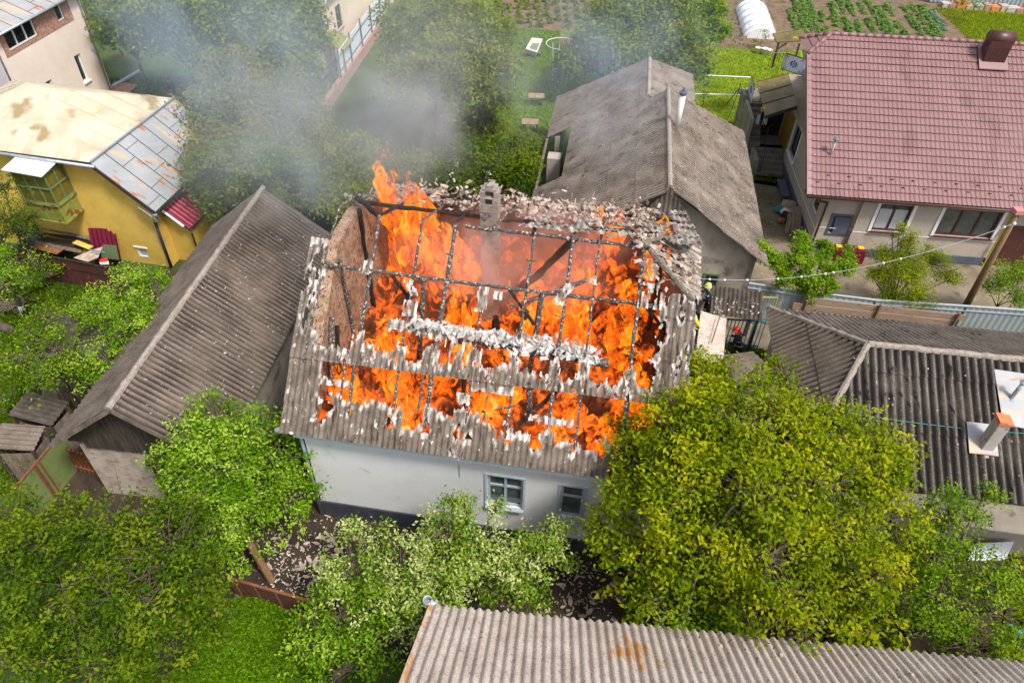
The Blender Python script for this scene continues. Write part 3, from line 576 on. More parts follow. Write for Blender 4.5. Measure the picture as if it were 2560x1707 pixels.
# chimney of the burning house, with its stove pipe beside
mb = MB(B); CU, CV, CW, CDp = 4.44, 5.5, .52, .46
z = 4.0; k = 0
while z < 9.02:
    h_ = .093; e = .008*nz(k, 3)+(.02 if 8.55 < z < 8.8 else 0)
    if z > 8.05:                                     # brick courses on the free-standing top
        for j in range(2):
            a = CU-CW/2-e+j*(CW+2*e)/2; mb.box((a+.004+(k % 2)*.0, CV-CDp/2-e, z+.006), (a+(CW+2*e)/2-.006, CV-CDp/2+.10, z+h_-.002))
        mb.box((CU-CW/2+.02-e, CV-CDp/2+.104, z), (CU+CW/2-.02+e, CV+CDp/2+e, z+h_-.004))
    z += h_; k += 1
mb.box((CU-CW/2+.012, CV-CDp/2+.012, 3.9), (CU+CW/2-.012, CV+CDp/2-.012, 9.0)); ch = mb.build('chimney', G['chimney_brick_soot'], bh)
mb = MB(B)
for sx in (-1, 1): mb.box((CU+sx*.2-.07, CV-.2, 9.02), (CU+sx*.2+.07, CV+.2, 9.2))
mb.box((CU-.2, CV-.15, 9.2), (CU+.2, CV+.22, 9.28)); mb.box((CU-.1, CV-.12, 9.28), (CU+.1, CV+.25, 9.36)); mb.build('cap', G['chimney_brick_soot'], ch)
mb = MB(B); mb.box((CU-.1, CV-CDp/2-.012, 8.86), (CU+.1, CV-CDp/2-.006, 9.0)); mb.build('flue_opening', G['charred_black'], ch)
mb = MB(B); mb.lathe((CU+.35, CV-1.0, 4.6), [(.0, 0), (.13, 0), (.13, .5), (.09, .62), (.10, .7), (.07, .7), (.06, .5)], 12); mb.build('stove_pipe', G['charred_black'], bh, True)
mb = MB(B); mb.box((.3, .3, FLZ-.15), (WU-.3, WD-.3, FLZ)); mb.build('attic_floor', G['charred_black'], bh)
# eaves trim, gutter, downpipe
mb = MB(B); mb.box((-.1, -.34, 4.20), (WU+.2, -.30, 4.36)); mb.box((-.1, -.30, 4.20), (WU+.2, -.002, 4.24)); mb.build('eaves_board', G['pale_blue_paint'], bh)
mb = MB(B); mb.tube([(-.45, -.12, 4.25), (-.30, -.15, 4.2), (-.12, -.06, 4.0), (-.06, -.06, 3.85), (-.06, -.06, .15)], .05, 8); mb.build('downpipe', G['grey_blue_paint'], bh, True)
mb = MB(B); mb.lathe((-.62, -.3, 4.33), [(0, 0), (.09, 0), (.09, .42), (.075, .42), (.07, .03), (0, .03)], 14, (1, .25, .05)); mb.build('gutter', G['gutter_metal'], bh, True)

# ---------------------------------------------------------------- fire
def firemat(name, lo=.44, strength=1.0, scale=1.25, char=(.09, .035, .018), cut=None, st=(1, 1, .75)):
    m = bpy.data.materials.new(name); m.use_nodes = True; n = m.node_tree.nodes; l = m.node_tree.links; b = n['Principled BSDF']; out = n['Material Output']
    g = n.new('ShaderNodeNewGeometry'); mp = n.new('ShaderNodeMapping'); mp.inputs['Scale'].default_value = st; l.new(g.outputs['Position'], mp.inputs[0])
    d = n.new('ShaderNodeTexNoise'); d.inputs['Scale'].default_value = 1.6; d.inputs['Detail'].default_value = 3; l.new(mp.outputs[0], d.inputs[0])
    mx = n.new('ShaderNodeVectorMath'); mx.operation = 'MULTIPLY_ADD'; l.new(d.outputs['Color'], mx.inputs[0]); mx.inputs[1].default_value = (1.5, 1.5, 1.2); l.new(mp.outputs[0], mx.inputs[2])
    a = n.new('ShaderNodeTexNoise'); a.inputs['Scale'].default_value = scale; a.inputs['Detail'].default_value = 9; a.inputs['Roughness'].default_value = .60; a.inputs['Distortion'].default_value = .5; l.new(mx.outputs[0], a.inputs[0])
    cr = n.new('ShaderNodeValToRGB'); l.new(a.outputs[0], cr.inputs[0]); e = cr.color_ramp.elements
    e[0].position = lo; e[0].color = (.03, .006, .002, 1); e[1].position = lo+.38; e[1].color = (1.0, .78, .13, 1)
    for p_, c_ in ((lo+.05, (.24, .035, .004, 1)), (lo+.11, (.80, .10, .005, 1)), (lo+.17, (1.0, .19, .006, 1)), (lo+.26, (1.0, .36, .012, 1))): x = e.new(p_); x.color = c_
    l.new(cr.outputs[0], b.inputs['Emission Color']); b.inputs['Emission Strength'].default_value = strength
    b.inputs['Base Color'].default_value = hexc(char); b.inputs['Roughness'].default_value = 1; b.inputs['Specular IOR Level'].default_value = 0
    if cut is not None:
        tr = n.new('ShaderNodeBsdfTransparent'); ms = n.new('ShaderNodeMixShader'); mr = n.new('ShaderNodeMapRange'); at = n.new('ShaderNodeAttribute'); at.attribute_name = 'tint'
        ad = n.new('ShaderNodeMath'); ad.operation = 'ADD'; l.new(a.outputs[0], ad.inputs[0]); l.new(at.outputs['Fac'], ad.inputs[1])
        mr.inputs[1].default_value = cut; mr.inputs[2].default_value = cut+.10; l.new(ad.outputs[0], mr.inputs[0])
        l.new(mr.outputs[0], ms.inputs[0]); l.new(tr.outputs[0], ms.inputs[1]); l.new(b.outputs[0], ms.inputs[2]); l.new(ms.outputs[0], out.inputs[0])
    return m
G['fire_bed'] = firemat('fire_bed', .452, .70, 1.45); G['flame'] = firemat('flame', .36, .66, 1.8, cut=.56, st=(1.3, 1.3, .6))
# heaped burning debris on the attic floor
nu, nv = 170, 150; V = []; Fc = []
for j in range(nv+1):
    for i in range(nu+1):
        u = .32+(WU-.64)*i/nu; v = .2+(WD-.5)*j/nv
        h = mn.noise(Vector((u*.75, v*.75, 1)))*.5+abs(mn.noise(Vector((u*1.8, v*1.8, 5))))*.75+mn.noise(Vector((u*5, v*5, 9)))*.16+mn.noise(Vector((u*13, v*13, 2)))*.07
        edge_ = min(1, (v-.2)/.5); V.append((u, v, FLZ+.12+max(0, h+.25)*.9*edge_+.35*max(0, (v-6.5)/3)))
for j in range(nv):
    for i in range(nu): a = j*(nu+1)+i; Fc.append((a, a+1, a+nu+2, a+nu+1))
mb = MB(B); mb.add(V, Fc); tag(mb.build('fire', G['fire_bed'], org=B.W((5, 4.5, FLZ))), 'orange fire covering the floor of the roofless attic of the white house', 'fire', kind='stuff')
def flame(pts, rad, label, group=None, seed=0, twist=.3, seg=22, flat=.55):
    """closed licking tongue along pts (house frame), ragged and see-through towards its tip"""
    n = 34; m_ = MB(B); V = []; T = []
    for i in range(n+1):
        f = i/n; x = f*(len(pts)-1); k = min(int(x), len(pts)-2); c = np.array(pts[k])*(1-(x-k))+np.array(pts[k+1])*(x-k)
        c = c+np.array([nz(f*3.2, seed, 1), nz(f*3.1, seed, 7)*.6, 0])*twist*f
        r0 = rad*(math.sin(math.pi*min(1, .16+f*.84))**.8)*(1-.45*f)+.01
        for s_ in range(seg):
            t = 2*math.pi*s_/seg; rr = r0*(1+.75*mn.noise(Vector((math.cos(t)*1.6, math.sin(t)*1.6, f*4.5+seed*3)))+.35*mn.noise(Vector((math.cos(t)*4, math.sin(t)*4, f*11+seed))))
            V.append(c+np.array([math.cos(t)*rr, math.sin(t)*rr*flat, .5*r0*mn.noise(Vector((math.cos(t)*3, math.sin(t)*3, seed))) if 0 < i < n else 0])); T.append(.22-.34*max(0, f-.25)**1.0)
    m_.add(V, [(i*seg+k, i*seg+(k+1) % seg, (i+1)*seg+(k+1) % seg, (i+1)*seg+k) for i in range(n) for k in range(seg)])
    o = m_.build('flame', G['flame'], org=B.W(pts[0]), attr=T, smooth=True); return tag(o, label, 'flame', group)
flame([(1.55, 7.0, 4.3), (1.5, 6.9, 6.2), (1.25, 7.0, 7.6), (.95, 7.05, 8.6), (.75, 7.1, 9.5)], .95, 'tallest orange flame rising out of the roof left of the chimney', seed=3)
flame([(2.5, 7.4, 4.4), (2.4, 7.3, 6.0), (2.2, 7.4, 7.2)], .9, 'broad flame right beside the tallest flame, below the black back beam', seed=5)
flame([(7.55, 7.6, 5.9), (7.55, 7.6, 7.2), (7.62, 7.6, 8.35)], .26, 'small flame tip above the ridge, leftmost of the three right of the chimney', seed=8)
flame([(8.15, 7.5, 5.9), (8.15, 7.5, 7.0), (8.2, 7.5, 7.95)], .30, 'middle small flame tip above the ridge right of the chimney', seed=9)
flame([(9.55, 7.3, 5.3), (9.6, 7.4, 6.8), (9.62, 7.5, 7.75)], .5, 'yellow orange flame at the right end of the ridge beside the broken hip', seed=12)
fl = [(.9,1.0,.5),(1.6,.8,.55),(2.3,1.6,.6),(3.1,.5,.6),(3.4,1.9,.55),(5.2,.6,.5),(5.6,1.7,.6),(7.1,.5,.65),(7.6,1.2,.4),(8.3,.6,.5),(9.1,1.7,.6),(9.3,2.9,.55),(1.2,2.9,.6),(1.8,3.4,.65),(4.0,3.2,.5),(3.7,4.2,.5),(5.3,3.3,.5),(6.1,4.6,.6),(6.8,5.8,.7),(7.4,4.3,.7),(7.9,3.2,.5),(8.6,4.8,.6),(8.9,6.4,.6),(5.6,6.3,.5),(3.3,6.6,.5),(9.2,4.0,.5),(7.3,6.8,.6),(4.9,1.2,.45)]
for i, (u, v, r_) in enumerate(fl):
    hh = 1.0+1.1*random.random()+.35*(v > 4); zt = FLZ+.3+hh
    flame([(u, v, FLZ+.15), (u+.1*random.gauss(0, 1), v+.1, FLZ+.3+hh*.5), (u-.18, v+.15, zt)], r_*.85, 'orange flame licking up between the charred rafters', 'flames inside the open attic', seed=20+i, flat=.8)

# ---------------------------------------------------------------- long shed left of the fire
S = Fr((-11.03, 13.26, 0), -5.4); SLN = 11.6
sh = thing('shed', S.o, 'long dark shed with a grey corrugated gable roof left of the burning house', 'shed')
def groof(par, fr, v0, v1, rz, ez, hw, mt, pitch, amp, lap, names=('roof', 'roof'), side=(1, -1), nsx=6, st=.02):
    for k, s_ in enumerate(side):
        Vv = np.array([-s_*hw[k], 0, rz-ez[k]]); Ls = np.linalg.norm(Vv)
        m_, tn_ = corr(fr, (s_*hw[k], v0, ez[k]), (0, 1, 0), Vv, [(0, 0), (v1-v0, 0), (v1-v0, Ls), (0, Ls)], pitch, amp, lap, ns=8, step=st, dt=.4, tintf=grime_shade(pitch, k, .8))
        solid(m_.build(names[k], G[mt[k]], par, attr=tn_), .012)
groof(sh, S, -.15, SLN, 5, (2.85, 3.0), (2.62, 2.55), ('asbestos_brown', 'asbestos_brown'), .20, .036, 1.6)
mb = MB(S); ridgecap(mb, (0, -.15, 5.0), (0, SLN, 5.0), .10, 60, .05); mb.build('ridge_cap', G['ridge_mortar'], sh)
mb = MB(S); mb.box((-2.1, .42, 0), (-1.9, SLN-.3, 3.15)); mb.box((1.9, .42, 0), (2.15, SLN-.3, 2.9)); mb.box((-1.9, SLN-.5, 0), (1.9, SLN-.3, 3.1)); mb.build('wall', G['grey_plaster'], sh)
mb = MB(S); mb.add([(-2.15, .38, 0), (1.9, .38, 0), (1.9, .38, 2.55), (-2.15, .38, 2.55), (-2.15, .6, 0), (1.9, .6, 0), (1.9, .6, 2.55), (-2.15, .6, 2.55)], [(0,1,2,3), (4,7,6,5), (0,3,7,4), (1,5,6,2)]); mb.build('brick_gable', G['brick_old'], sh)
mb = MB(S)
for i in range(30):                                  # vertical boards of the gable
    u0 = -2.35+i*.157; u1 = u0+.15; f = lambda u: 4.98-abs(u)*.80-.06
    lo = 2.5 if u0 > -1.9 else 2.75; y_ = .30+.012*random.random(); 
    mb.add([(u0, y_, lo-.04*random.random()), (u1, y_, lo), (u1, y_, f(u1)), (u0, y_, f(u0)), (u0, y_+.03, lo), (u1, y_+.03, lo), (u1, y_+.03, f(u1)), (u0, y_+.03, f(u0))], [(0,1,2,3), (4,7,6,5), (0,4,5,1), (3,2,6,7), (0,3,7,4), (1,5,6,2)])
mb.build('gable_boards', G['dark_wood'], sh)
mb = MB(S)
for s_, e_ in ((1, 2.85), (-1, 3.0)): mb.beam((0, -.13, 4.93), (s_*2.6, -.13, e_-.05), .04, .14, up=(0, 0, 1))
mb.build('barge_board', G['old_wood'], sh)
mb = MB(S); mb.beam((.25, .3, 2.35), (.25, .02, 2.3), .5, .1); mb.beam((.1, .2, 0), (.1, .2, 2.3), .05, .05); mb.beam((.42, .2, 0), (.42, .2, 2.3), .05, .05)
for i in range(9): mb.beam((.1, .2, .25*i+.1), (.42, .2, .25*i+.1), .03, .03)
tag(mb.build('ladder', G['dark_wood'], org=S.W((.25, .2, 0))), 'dark wooden ladder leaning on the old brick gable of the long shed', 'ladder')
# metal gate between shed and burning house
mb = MB(); a, b = P(668, 1005, 0), P(742, 850, 0); mb.beam([a[0]+.25, a[1], 1.3], [b[0]+.1, b[1]+3.0, 1.3], .05, 2.6); tag(mb.build('metal_gate', G['grey_teal'], org=(a[0], a[1], 0)), 'tall grey green metal gate closing the gap between shed and burning house', 'gate')

# ---------------------------------------------------------------- yellow house
Y = Fr(P(430, 668, 0), -11); yh = thing('yellow_house', Y.o, 'yellow plastered house with cream hipped metal roof and rusty grey lower roof', 'house')
mb = MB(Y); YL = 6.1
yw = (-1.5, -.98, .32, .86)
A_ = sorted({-9.0, -1.75, 0.0, yw[0], yw[1]})
for a, b in zip(A_[:-1], A_[1:]):
    tz = lambda u: 5.1 if u <= -1.75 else 5.1-(u+1.75)*1.22
    if a == yw[0]: mb.add([(a, 0, 0), (b, 0, 0), (b, 0, yw[2]), (a, 0, yw[2])], [(0,1,2,3)]); mb.add([(a, 0, yw[3]), (b, 0, yw[3]), (b, 0, tz(b)), (a, 0, tz(a))], [(0,1,2,3)])
    else: mb.add([(a, 0, 0), (b, 0, 0), (b, 0, tz(b)), (a, 0, tz(a))], [(0,1,2,3)])
for c_ in ((yw[0], yw[0]), (yw[1], yw[1])): mb.add([(c_[0], 0, yw[2]), (c_[0], .12, yw[2]), (c_[0], .12, yw[3]), (c_[0], 0, yw[3])], [(0,1,2,3)])
mb.add([(0, 0, 0), (0, YL, 0), (0, YL, 2.95), (0, 0, 2.95)], [(0,1,2,3)]); mb.add([(0, YL, 0), (-9, YL, 0), (-9, YL, 5.1), (-1.75, YL, 5.1), (0, YL, 2.95)], [(0,1,2,3,4)])
mb.build('wall', G['yellow_plaster'], yh)
window(yh, Y, 'u', 0, yw[0], yw[1], yw[2], yw[3], 'window', 'white_paint', 'curtain', 0, .06, sill=None, rec=.06)
mb = MB(Y); mb.box((yw[0]-.08, -.04, yw[3]), (yw[1]+.08, .02, yw[3]+.07)); mb.build('window_lintel', G['white_paint'], yh)
YE = 5.2
def ffloor(fr, a, b, c, d, n1, n2, mt, t, par, name):    # roof facet of flat sheets with standing seams, a-b eave, d-c top
    a, b, c, d = [np.array(q, float) for q in (a, b, c, d)]; m_ = MB(fr); N = nrm(np.cross(b-a, d-a)); N = N if N[2] > 0 else -N
    m_.slab([a, b, c, d] if np.linalg.norm(c-d) > .01 else [a, b, c], -N*.05)
    fo = m_.build(name, G[mt], par); s_ = MB(fr); U = nrm(b-a); V = np.cross(N, U); V = V if V[2] > 0 else -V
    pl = [((q-a)@U, (q-a)@V) for q in ((a, b, c, d) if np.linalg.norm(c-d) > .01 else (a, b, c))]; S1 = max(q[0] for q in pl)
    def lim(s):
        ts = []
        for i in range(len(pl)):
            (x0, y0), (x1, y1) = pl[i], pl[(i+1) % len(pl)]
            if abs(x0-x1) > 1e-9 and min(x0, x1)-1e-6 <= s <= max(x0, x1)+1e-6: ts.append(y0+(y1-y0)*(s-x0)/(x1-x0))
        return (min(ts), max(ts)) if len(ts) > 1 else (0, 0)
    S0 = min(q[0] for q in pl); st_ = (S1-S0)/n1; k = 0
    for i in range(n1):
        s0 = S0+i*st_; l0 = lim(s0+st_*.02); l1 = lim(s0+st_*.98)
        if i: lo, hi = lim(s0); (s_.beam(a+U*s0+V*lo+N*.01, a+U*s0+V*hi+N*.01, .02, .03, up=N) if hi-lo > .1 else 0)
        for j in range(n2):
            tt = .35+(j*1.75+((i*5+j*3) % 4)*.42)*1.0
            if tt < min(l0[1], l1[1])-.15: s_.beam(a+U*(s0+.01)+V*tt+N*.006, a+U*(s0+st_-.01)+V*tt+N*.006, .02, .014, up=N)
    s_.build('seam', G[t], fo); return fo
ap = np.array([-5.15, 2.8, 6.56]); apF = np.array([-6.6, 3.1, 6.58])
jn, jf = np.array([-1.72, -.32, YE]), np.array([-1.72, 5.9, YE]); el, elb = np.array([-10.2, -.32, YE]), np.array([-10.2, 5.9, YE])
for q in ((el, jn, ap, apF, 11, 2), (jn, jf, ap, ap, 7, 2), (jf, elb, apF, ap, 7, 1), (elb, el, apF, apF, 6, 1)): ffloor(Y, *q, 'cream_metal', 'cream_seam', yh, 'cream_roof')
ec, ef = np.array([.50, -.32, 3.22]), np.array([.50, 5.9, 3.22])
ffloor(Y, ec, ef, jf+[.0, 0, -.04], jn+[0, 0, -.04], 7, 2, 'grey_metal', 'dark_trim', yh, 'grey_roof')
mb = MB(Y); mb.beam(jn+[0.02, 0, .03], jf+[.02, 0, .03], .09, .05); mb.build('joint_flashing', G['gutter_metal'], yh)
mb = MB(Y); mb.beam(jn+[0, -.05, -.1], ec+[0, -.05, -.1], .05, .16, up=(0, 0, 1)); mb.beam((-9.4, -.3, YE-.08), jn+[0, .02, -.08], .06, .14); mb.beam(ec+[.03, 0, -.1], ef+[.03, 0, -.1], .05, .14)
mb.box((-9, -.3, YE-.16), (-1.75, .0, YE-.13)); mb.build('fascia', G['dark_trim'], yh)
mb = MB(Y); mb.tube([(-9.4, -.42, YE-.03), (-1.5, -.42, YE-.12)], .07, 8); mb.build('gutter', G['gutter_metal'], yh, True)
mb = MB(Y); mb.lathe((.42, -.30, 2.78), [(.0, 0), (.055, .0), (.055, .18), (.12, .25), (.12, .34), (.09, .34)], 12); mb.tube([(.42, -.3, 2.8), (.28, -.2, 2.62), (.06, -.08, 2.52)], .055, 8); mb.build('gutter_hopper', G['gutter_metal'], yh, True)
mb = MB(Y); mb.tube([(.06, -.07, 2.55), (.05, -.08, .1)], .06, 8); mb.build('downpipe', G['black_pipe'], yh, True)
mb = MB(Y); mb.slab([(.02, -.34, 3.1), (.45, -.36, 2.78), (.35, -.1, 2.78), (-.3, -.34, 3.35)], (0, .01, -.02)); mb.build('flashing_patch', G['white_metal'], yh)
# bay of the yellow house: glazed olive box with awning
ba = (-4.95, -3.42); bz = (2.55, 3.42, 4.85); bv = -1.12
bay = MB(Y); bay.box((ba[0], bv, bz[0]), (ba[1], 0.0, bz[1])); bo = bay.build('bay', G['olive_paint'], yh)
mb = MB(Y); mb.box((ba[0]+.03, bv+.03, bz[1]), (ba[1]-.03, 0, bz[2])); mb.build('glazing', G['olive_glass'], bo)
mb = MB(Y)
for u in (ba[0], ba[0]+.52, ba[0]+1.03, ba[1]): mb.box((u-.025, bv-.02, bz[1]), (u+.025, bv+.03, bz[2]))
for v in (-.56, -.02): mb.box((ba[1]-.03, v-.025, bz[1]), (ba[1]+.02, v+.025, bz[2]))
for z_ in (bz[1]+.03, bz[1]+.75, bz[2]-.03): mb.box((ba[0]-.02, bv-.025, z_-.025), (ba[1]+.02, bv+.02, z_+.025)); mb.box((ba[1]-.02, bv, z_-.025), (ba[1]+.025, 0, z_+.025))
mb.build('glazing_bars', G['green_frame'], bo)
mb = MB(Y)
for u in (ba[0], ba[0]+.75, ba[1]): mb.box((u-.03, bv-.03, bz[0]), (u+.03, bv+.03, bz[1]))
for z_ in (bz[0], bz[1]-.03): mb.box((ba[0]-.05, bv-.06, z_-.04), (ba[1]+.06, bv+.01, z_+.04)); mb.box((ba[1]-.01, bv, z_-.04), (ba[1]+.07, 0, z_+.04))
mb.build('bay_rails', G['olive_paint'], bo)
mb = MB(Y); mb.slab([(-5.15, -1.3, 4.92), (-3.3, -1.35, 4.88), (-3.25, -.02, 5.08), (-5.1, -.02, 5.1)], (0, 0, .03)); mb.build('awning', G['white_metal'], bo)
# small annex with crimson tiled roof
AX = Fr(Y.W((0, 0, 0)), -11); mb = MB(AX)
mb.add([(0, .62, 0), (1.12, .62, 0), (1.12, .62, 1.9), (0, .62, 2.35), (0, 2.5, 0), (1.12, 2.5, 0), (1.12, 2.5, 1.9), (0, 2.5, 2.35)], [(0,1,2,3), (1,5,6,2), (4,7,6,5)]); mb.build('annex_wall', G['yellow_plaster'], yh)
Vv = np.array([-1.15, 0, .95])
def tilep(x): f = x % 1; return math.sin(math.pi*min(f/.62, 1)) if f < .62 else -.12
mb, _ = corr(AX, (1.2, .45, 1.95), (0, 1, 0), Vv, [(0, 0), (2.0, 0), (2.0, 1.5), (0, 1.5)], .24, .022, .38, step=.03, prof=tilep); solid(mb.build('annex_roof', G['tile_crimson'], yh), .01)
mb = MB(AX); mb.beam((1.22, .4, 1.92), (1.22, 2.5, 1.92), .1, .08); mb.tube([(1.25, .5, 1.9), (1.3, .42, 1.8), (1.22, .5, 1.6), (1.2, .55, .2)], .045, 8); mb.beam((1.22, .43, 1.96), (.05, .43, 2.95), .03, .1); mb.build('annex_gutter', G['brown_gutter'], yh)
mb = MB(AX); mb.beam((1.05, .38, 2.12), (.02, .38, 3.0), .03, .16, up=(0, 1, 0)); mb.build('annex_flashing', G['white_metal'], yh)

# scrap store in front of the yellow house
def zz(x, y): return x/3.92, y/3.92+400
def yp(x, y, z): return P(*zz(x, y), z)
a, b = yp(60, 860, 1.45), yp(1180, 1075, 1.45); mb = MB(); th_ = nrm(b-a)
mb.slab([a, b, b-[0, 0, 1.45], a-[0, 0, 1.45]], (0, .03, 0)); fc = tag(mb.build('fence_panel', G['brown_fence_metal'], org=(a[0], a[1], 0)), 'dark red brown sheet metal fence in front of the yellow house scrap store', 'fence')
fc.name = 'metal_fence'; ORG['metal_fence'] = np.array([a[0], a[1], 0])
mb = MB(); mb.beam(a+[0, -.02, 0], b+[0, -.02, 0], .04, .05); mb.beam(a-[0, .03, .45], b-[0, .03, .45], .02, .03)
for f in (.38, .47, .80, .88): q = a+(b-a)*f; mb.beam(q-[0, .03, 0], q-[0, .03, 1.45], .14 if f in (.38, .80) else .02, .02, up=(0, 1, 0))
mb.build('fence_rail', G['dark_trim'], fc)
a2, b2 = yp(160, 835, 1.5), yp(360, 570, 1.5); mb = MB(); mb.slab([a2, b2, b2-[0, 0, 1.5], a2-[0, 0, 1.5]], (.03, 0, 0)); mb.beam(a2, b2, .06, .05)
tag(mb.build('metal_fence', G['slate_blue'], org=(a2[0], a2[1], 0)), 'short side fence with pale blue top rail left of the plank heap', 'fence')
def plank(x0, y0, z0, x1, y1, z1, w_, t_, mt, label, cat='plank', grp='planks heaped in the scrap store'):
    m_ = MB(); p, q = yp(x0, y0, z0), yp(x1, y1, z1); m_.beam(p, q, w_, t_); o = m_.build('plank' if cat == 'plank' else cat.replace(' ', '_'), G[mt], org=(p+q)/2); return tag(o, label, cat, grp)
plank(340, 640, 1.15, 900, 780, 1.1, .16, .05, 'old_wood', 'grey plank lying highest in the heap beside the yellow wall')
for k, (x0, y0, x1, y1, w_, m_) in enumerate(((350, 610, 900, 720, .14, 'old_wood'), (330, 690, 860, 800, .2, 'dark_wood'), (270, 740, 830, 860, .24, 'dark_wood'), (250, 780, 800, 900, .22, 'old_wood'), (420, 660, 880, 740, .12, 'dark_wood'), (300, 720, 700, 800, .2, 'orange_wood'))):
    plank(x0, y0, .95-.06*k, x1, y1, 1.0-.07*k, w_, .045, m_, ('weathered plank on the scrap heap nearest the yellow wall', 'dark plank third in the scrap heap', 'wide dark plank in the middle of the scrap heap', 'grey plank near the fence side of the heap', 'thin dark plank across the top of the heap', 'brown orange plank in the middle of the heap')[k])
plank(210, 800, .75, 590, 900, .75, .42, .03, 'orange_wood', 'wide orange brown board along the red brown fence')
plank(730, 800, 1.15, 890, 860, 1.15, .26, .02, 'yellow_plaster', 'small yellow board lying on top of the planks', 'board', None)
m_ = MB(); m_.slab([yp(720, 960, .8), yp(860, 900, 1.0), yp(1010, 850, 1.0), yp(960, 960, .95), yp(860, 1000, .8)], (0, 0, .015)); tag(m_.build('bent_sheet', G['beige_ash'], org=yp(850, 930, 0)), 'salmon coloured bent sheet lying at the end of the planks', 'metal sheet')
m_ = MB(); m_.slab([yp(1010, 830, 1.3), yp(1140, 840, 1.3), yp(1170, 980, .6), yp(990, 960, .6)], (0, 0, .02)); tag(m_.build('green_board', G['green_frame'], org=yp(1080, 900, 0)), 'dark green board leaning beside the crimson sheet', 'board')
m_, _ = corr(WORLD, yp(1195, 990, .25), yp(930, 985, .25)-yp(1195, 990, .25), (0, .35, 1.0), [(0, 0), (1.2, 0), (1.2, 1.5), (0, 1.5)], .2, .025, .5, step=.02); tag(solid(m_.build('crimson_sheet', G['crimson_sheet'], org=yp(1080, 950, 0)), .01), 'dark crimson profiled sheet standing against the yellow wall', 'metal sheet')
m_ = MB(); m_.tube([yp(880, 880, 1.2), yp(1030, 908, 1.2)], .03, 8); tag(m_.build('blue_pipe', G['plastic_blue'], org=yp(950, 890, 0)), 'bright blue pipe sticking out of the plank heap', 'pipe')
m_ = MB(); m_.slab([yp(975, 985, .9), yp(1050, 965, .9), yp(1065, 1000, .9), yp(990, 1015, .9)], (0, 0, .05)); tag(m_.build('rag', G['red_cloth'], org=yp(1010, 990, 0)), 'red cloth hanging at the red brown fence', 'cloth')
m_ = MB(); m_.slab([yp(975, 1010, .9), yp(1065, 995, .9), yp(1070, 1025, .9), yp(985, 1025, .9)], (0, 0, .04)); tag(m_.build('rag', G['white_cloth'], org=yp(1020, 1015, 0)), 'white cloth beside the red one at the fence', 'cloth')
m_ = MB(); m_.beam(yp(200, 1075, 0)+[0, 0, .1], yp(900, 1235, 0)+[0, 0, .1], .18, .2); tag(m_.build('concrete_kerb', G['concrete'], org=yp(500, 1150, 0)), kind='structure')

# ---------------------------------------------------------------- pink house (top left)
K = Fr(P(277, 228, 0), -8); pk = thing('pink_house', K.o, 'tall pale pink house with exposed brick strip and metal roof at the top left', 'house')
wo = [(-2.0, -1.42, 1.35, 2.95), (-6.35, -4.0, 4.88, 5.88), (-2.12, -1.5, 4.95, 6.0), (-5.25, -4.4, 1.5, 2.6)]
mb = MB(K); wall(mb, 'v', 0, -7.3, 0, 0, 6.05, wo, .22, -1); mb.box((-8, 0, 0), (-.001, .2, 6.05)); mb.build('wall', G['pink_plaster'], pk)
mb = MB(K); mb.box((-8, -7.3, 0), (-.001, -7.1, 6.0)); mb.build('front_wall', G['lilac_plaster'], pk)
mb = MB(K); wall(mb, 'v', .02, -6.75, -.85, 4.68, 6.05, [wo[1], wo[2]], .2, -1); mb.build('brick_strip', G['brick_red'], pk)
window(pk, K, 'v', 0, *wo[0], 'window', 'white_paint', 'glass_dark', 0, .07, -1, .16, sill='white_paint')
window(pk, K, 'v', 0, *wo[1], 'window', 'white_paint', 'glass_dark', 2, .08, -1, .1)
window(pk, K, 'v', 0, *wo[2], 'window', 'white_paint', 'glass_dark', 0, .07, -1, .1)
window(pk, K, 'v', 0, *wo[3], 'window', 'white_paint', 'glass_dark', 0, .06, -1, .14)
ffloor(K, (.3, -7.6, 6.02), (.3, .35, 6.02), (-3.6, .35, 7.7), (-3.6, -7.6, 7.7), 9, 1, 'grey_metal', 'rust', pk, 'roof')
mb = MB(K); mb.tube([(.36, -7.6, 5.98), (.36, .35, 5.98)], .07, 8); mb.build('gutter', G['gutter_metal'], pk, True)
for v in (-7.25, -.06): mb = MB(K); mb.tube([(.3, v, 5.9), (.07, v, 5.6), (.07, v, .1)], .05, 8); mb.build('downpipe', G['gutter_metal'], pk, True)
mb = MB(); a = P(282, 224, 0)+[0, 0, .15]; b = P(350, 184, 0)+[0, 0, .15]; mb.tube([a, b], .12, 10); tag(mb.build('drain_pipe', G['gutter_metal'], org=a), 'thick grey pipe lying on the lawn beside the pink house', 'pipe')
mb = MB(); mb.slab([P(262, 232, .06), P(288, 205, .06), P(345, 214, .06), P(322, 236, .06)], (0, 0, .06)); tag(mb.build('brick_pad', G['brick_red'], org=P(300, 220, 0)), kind='structure')

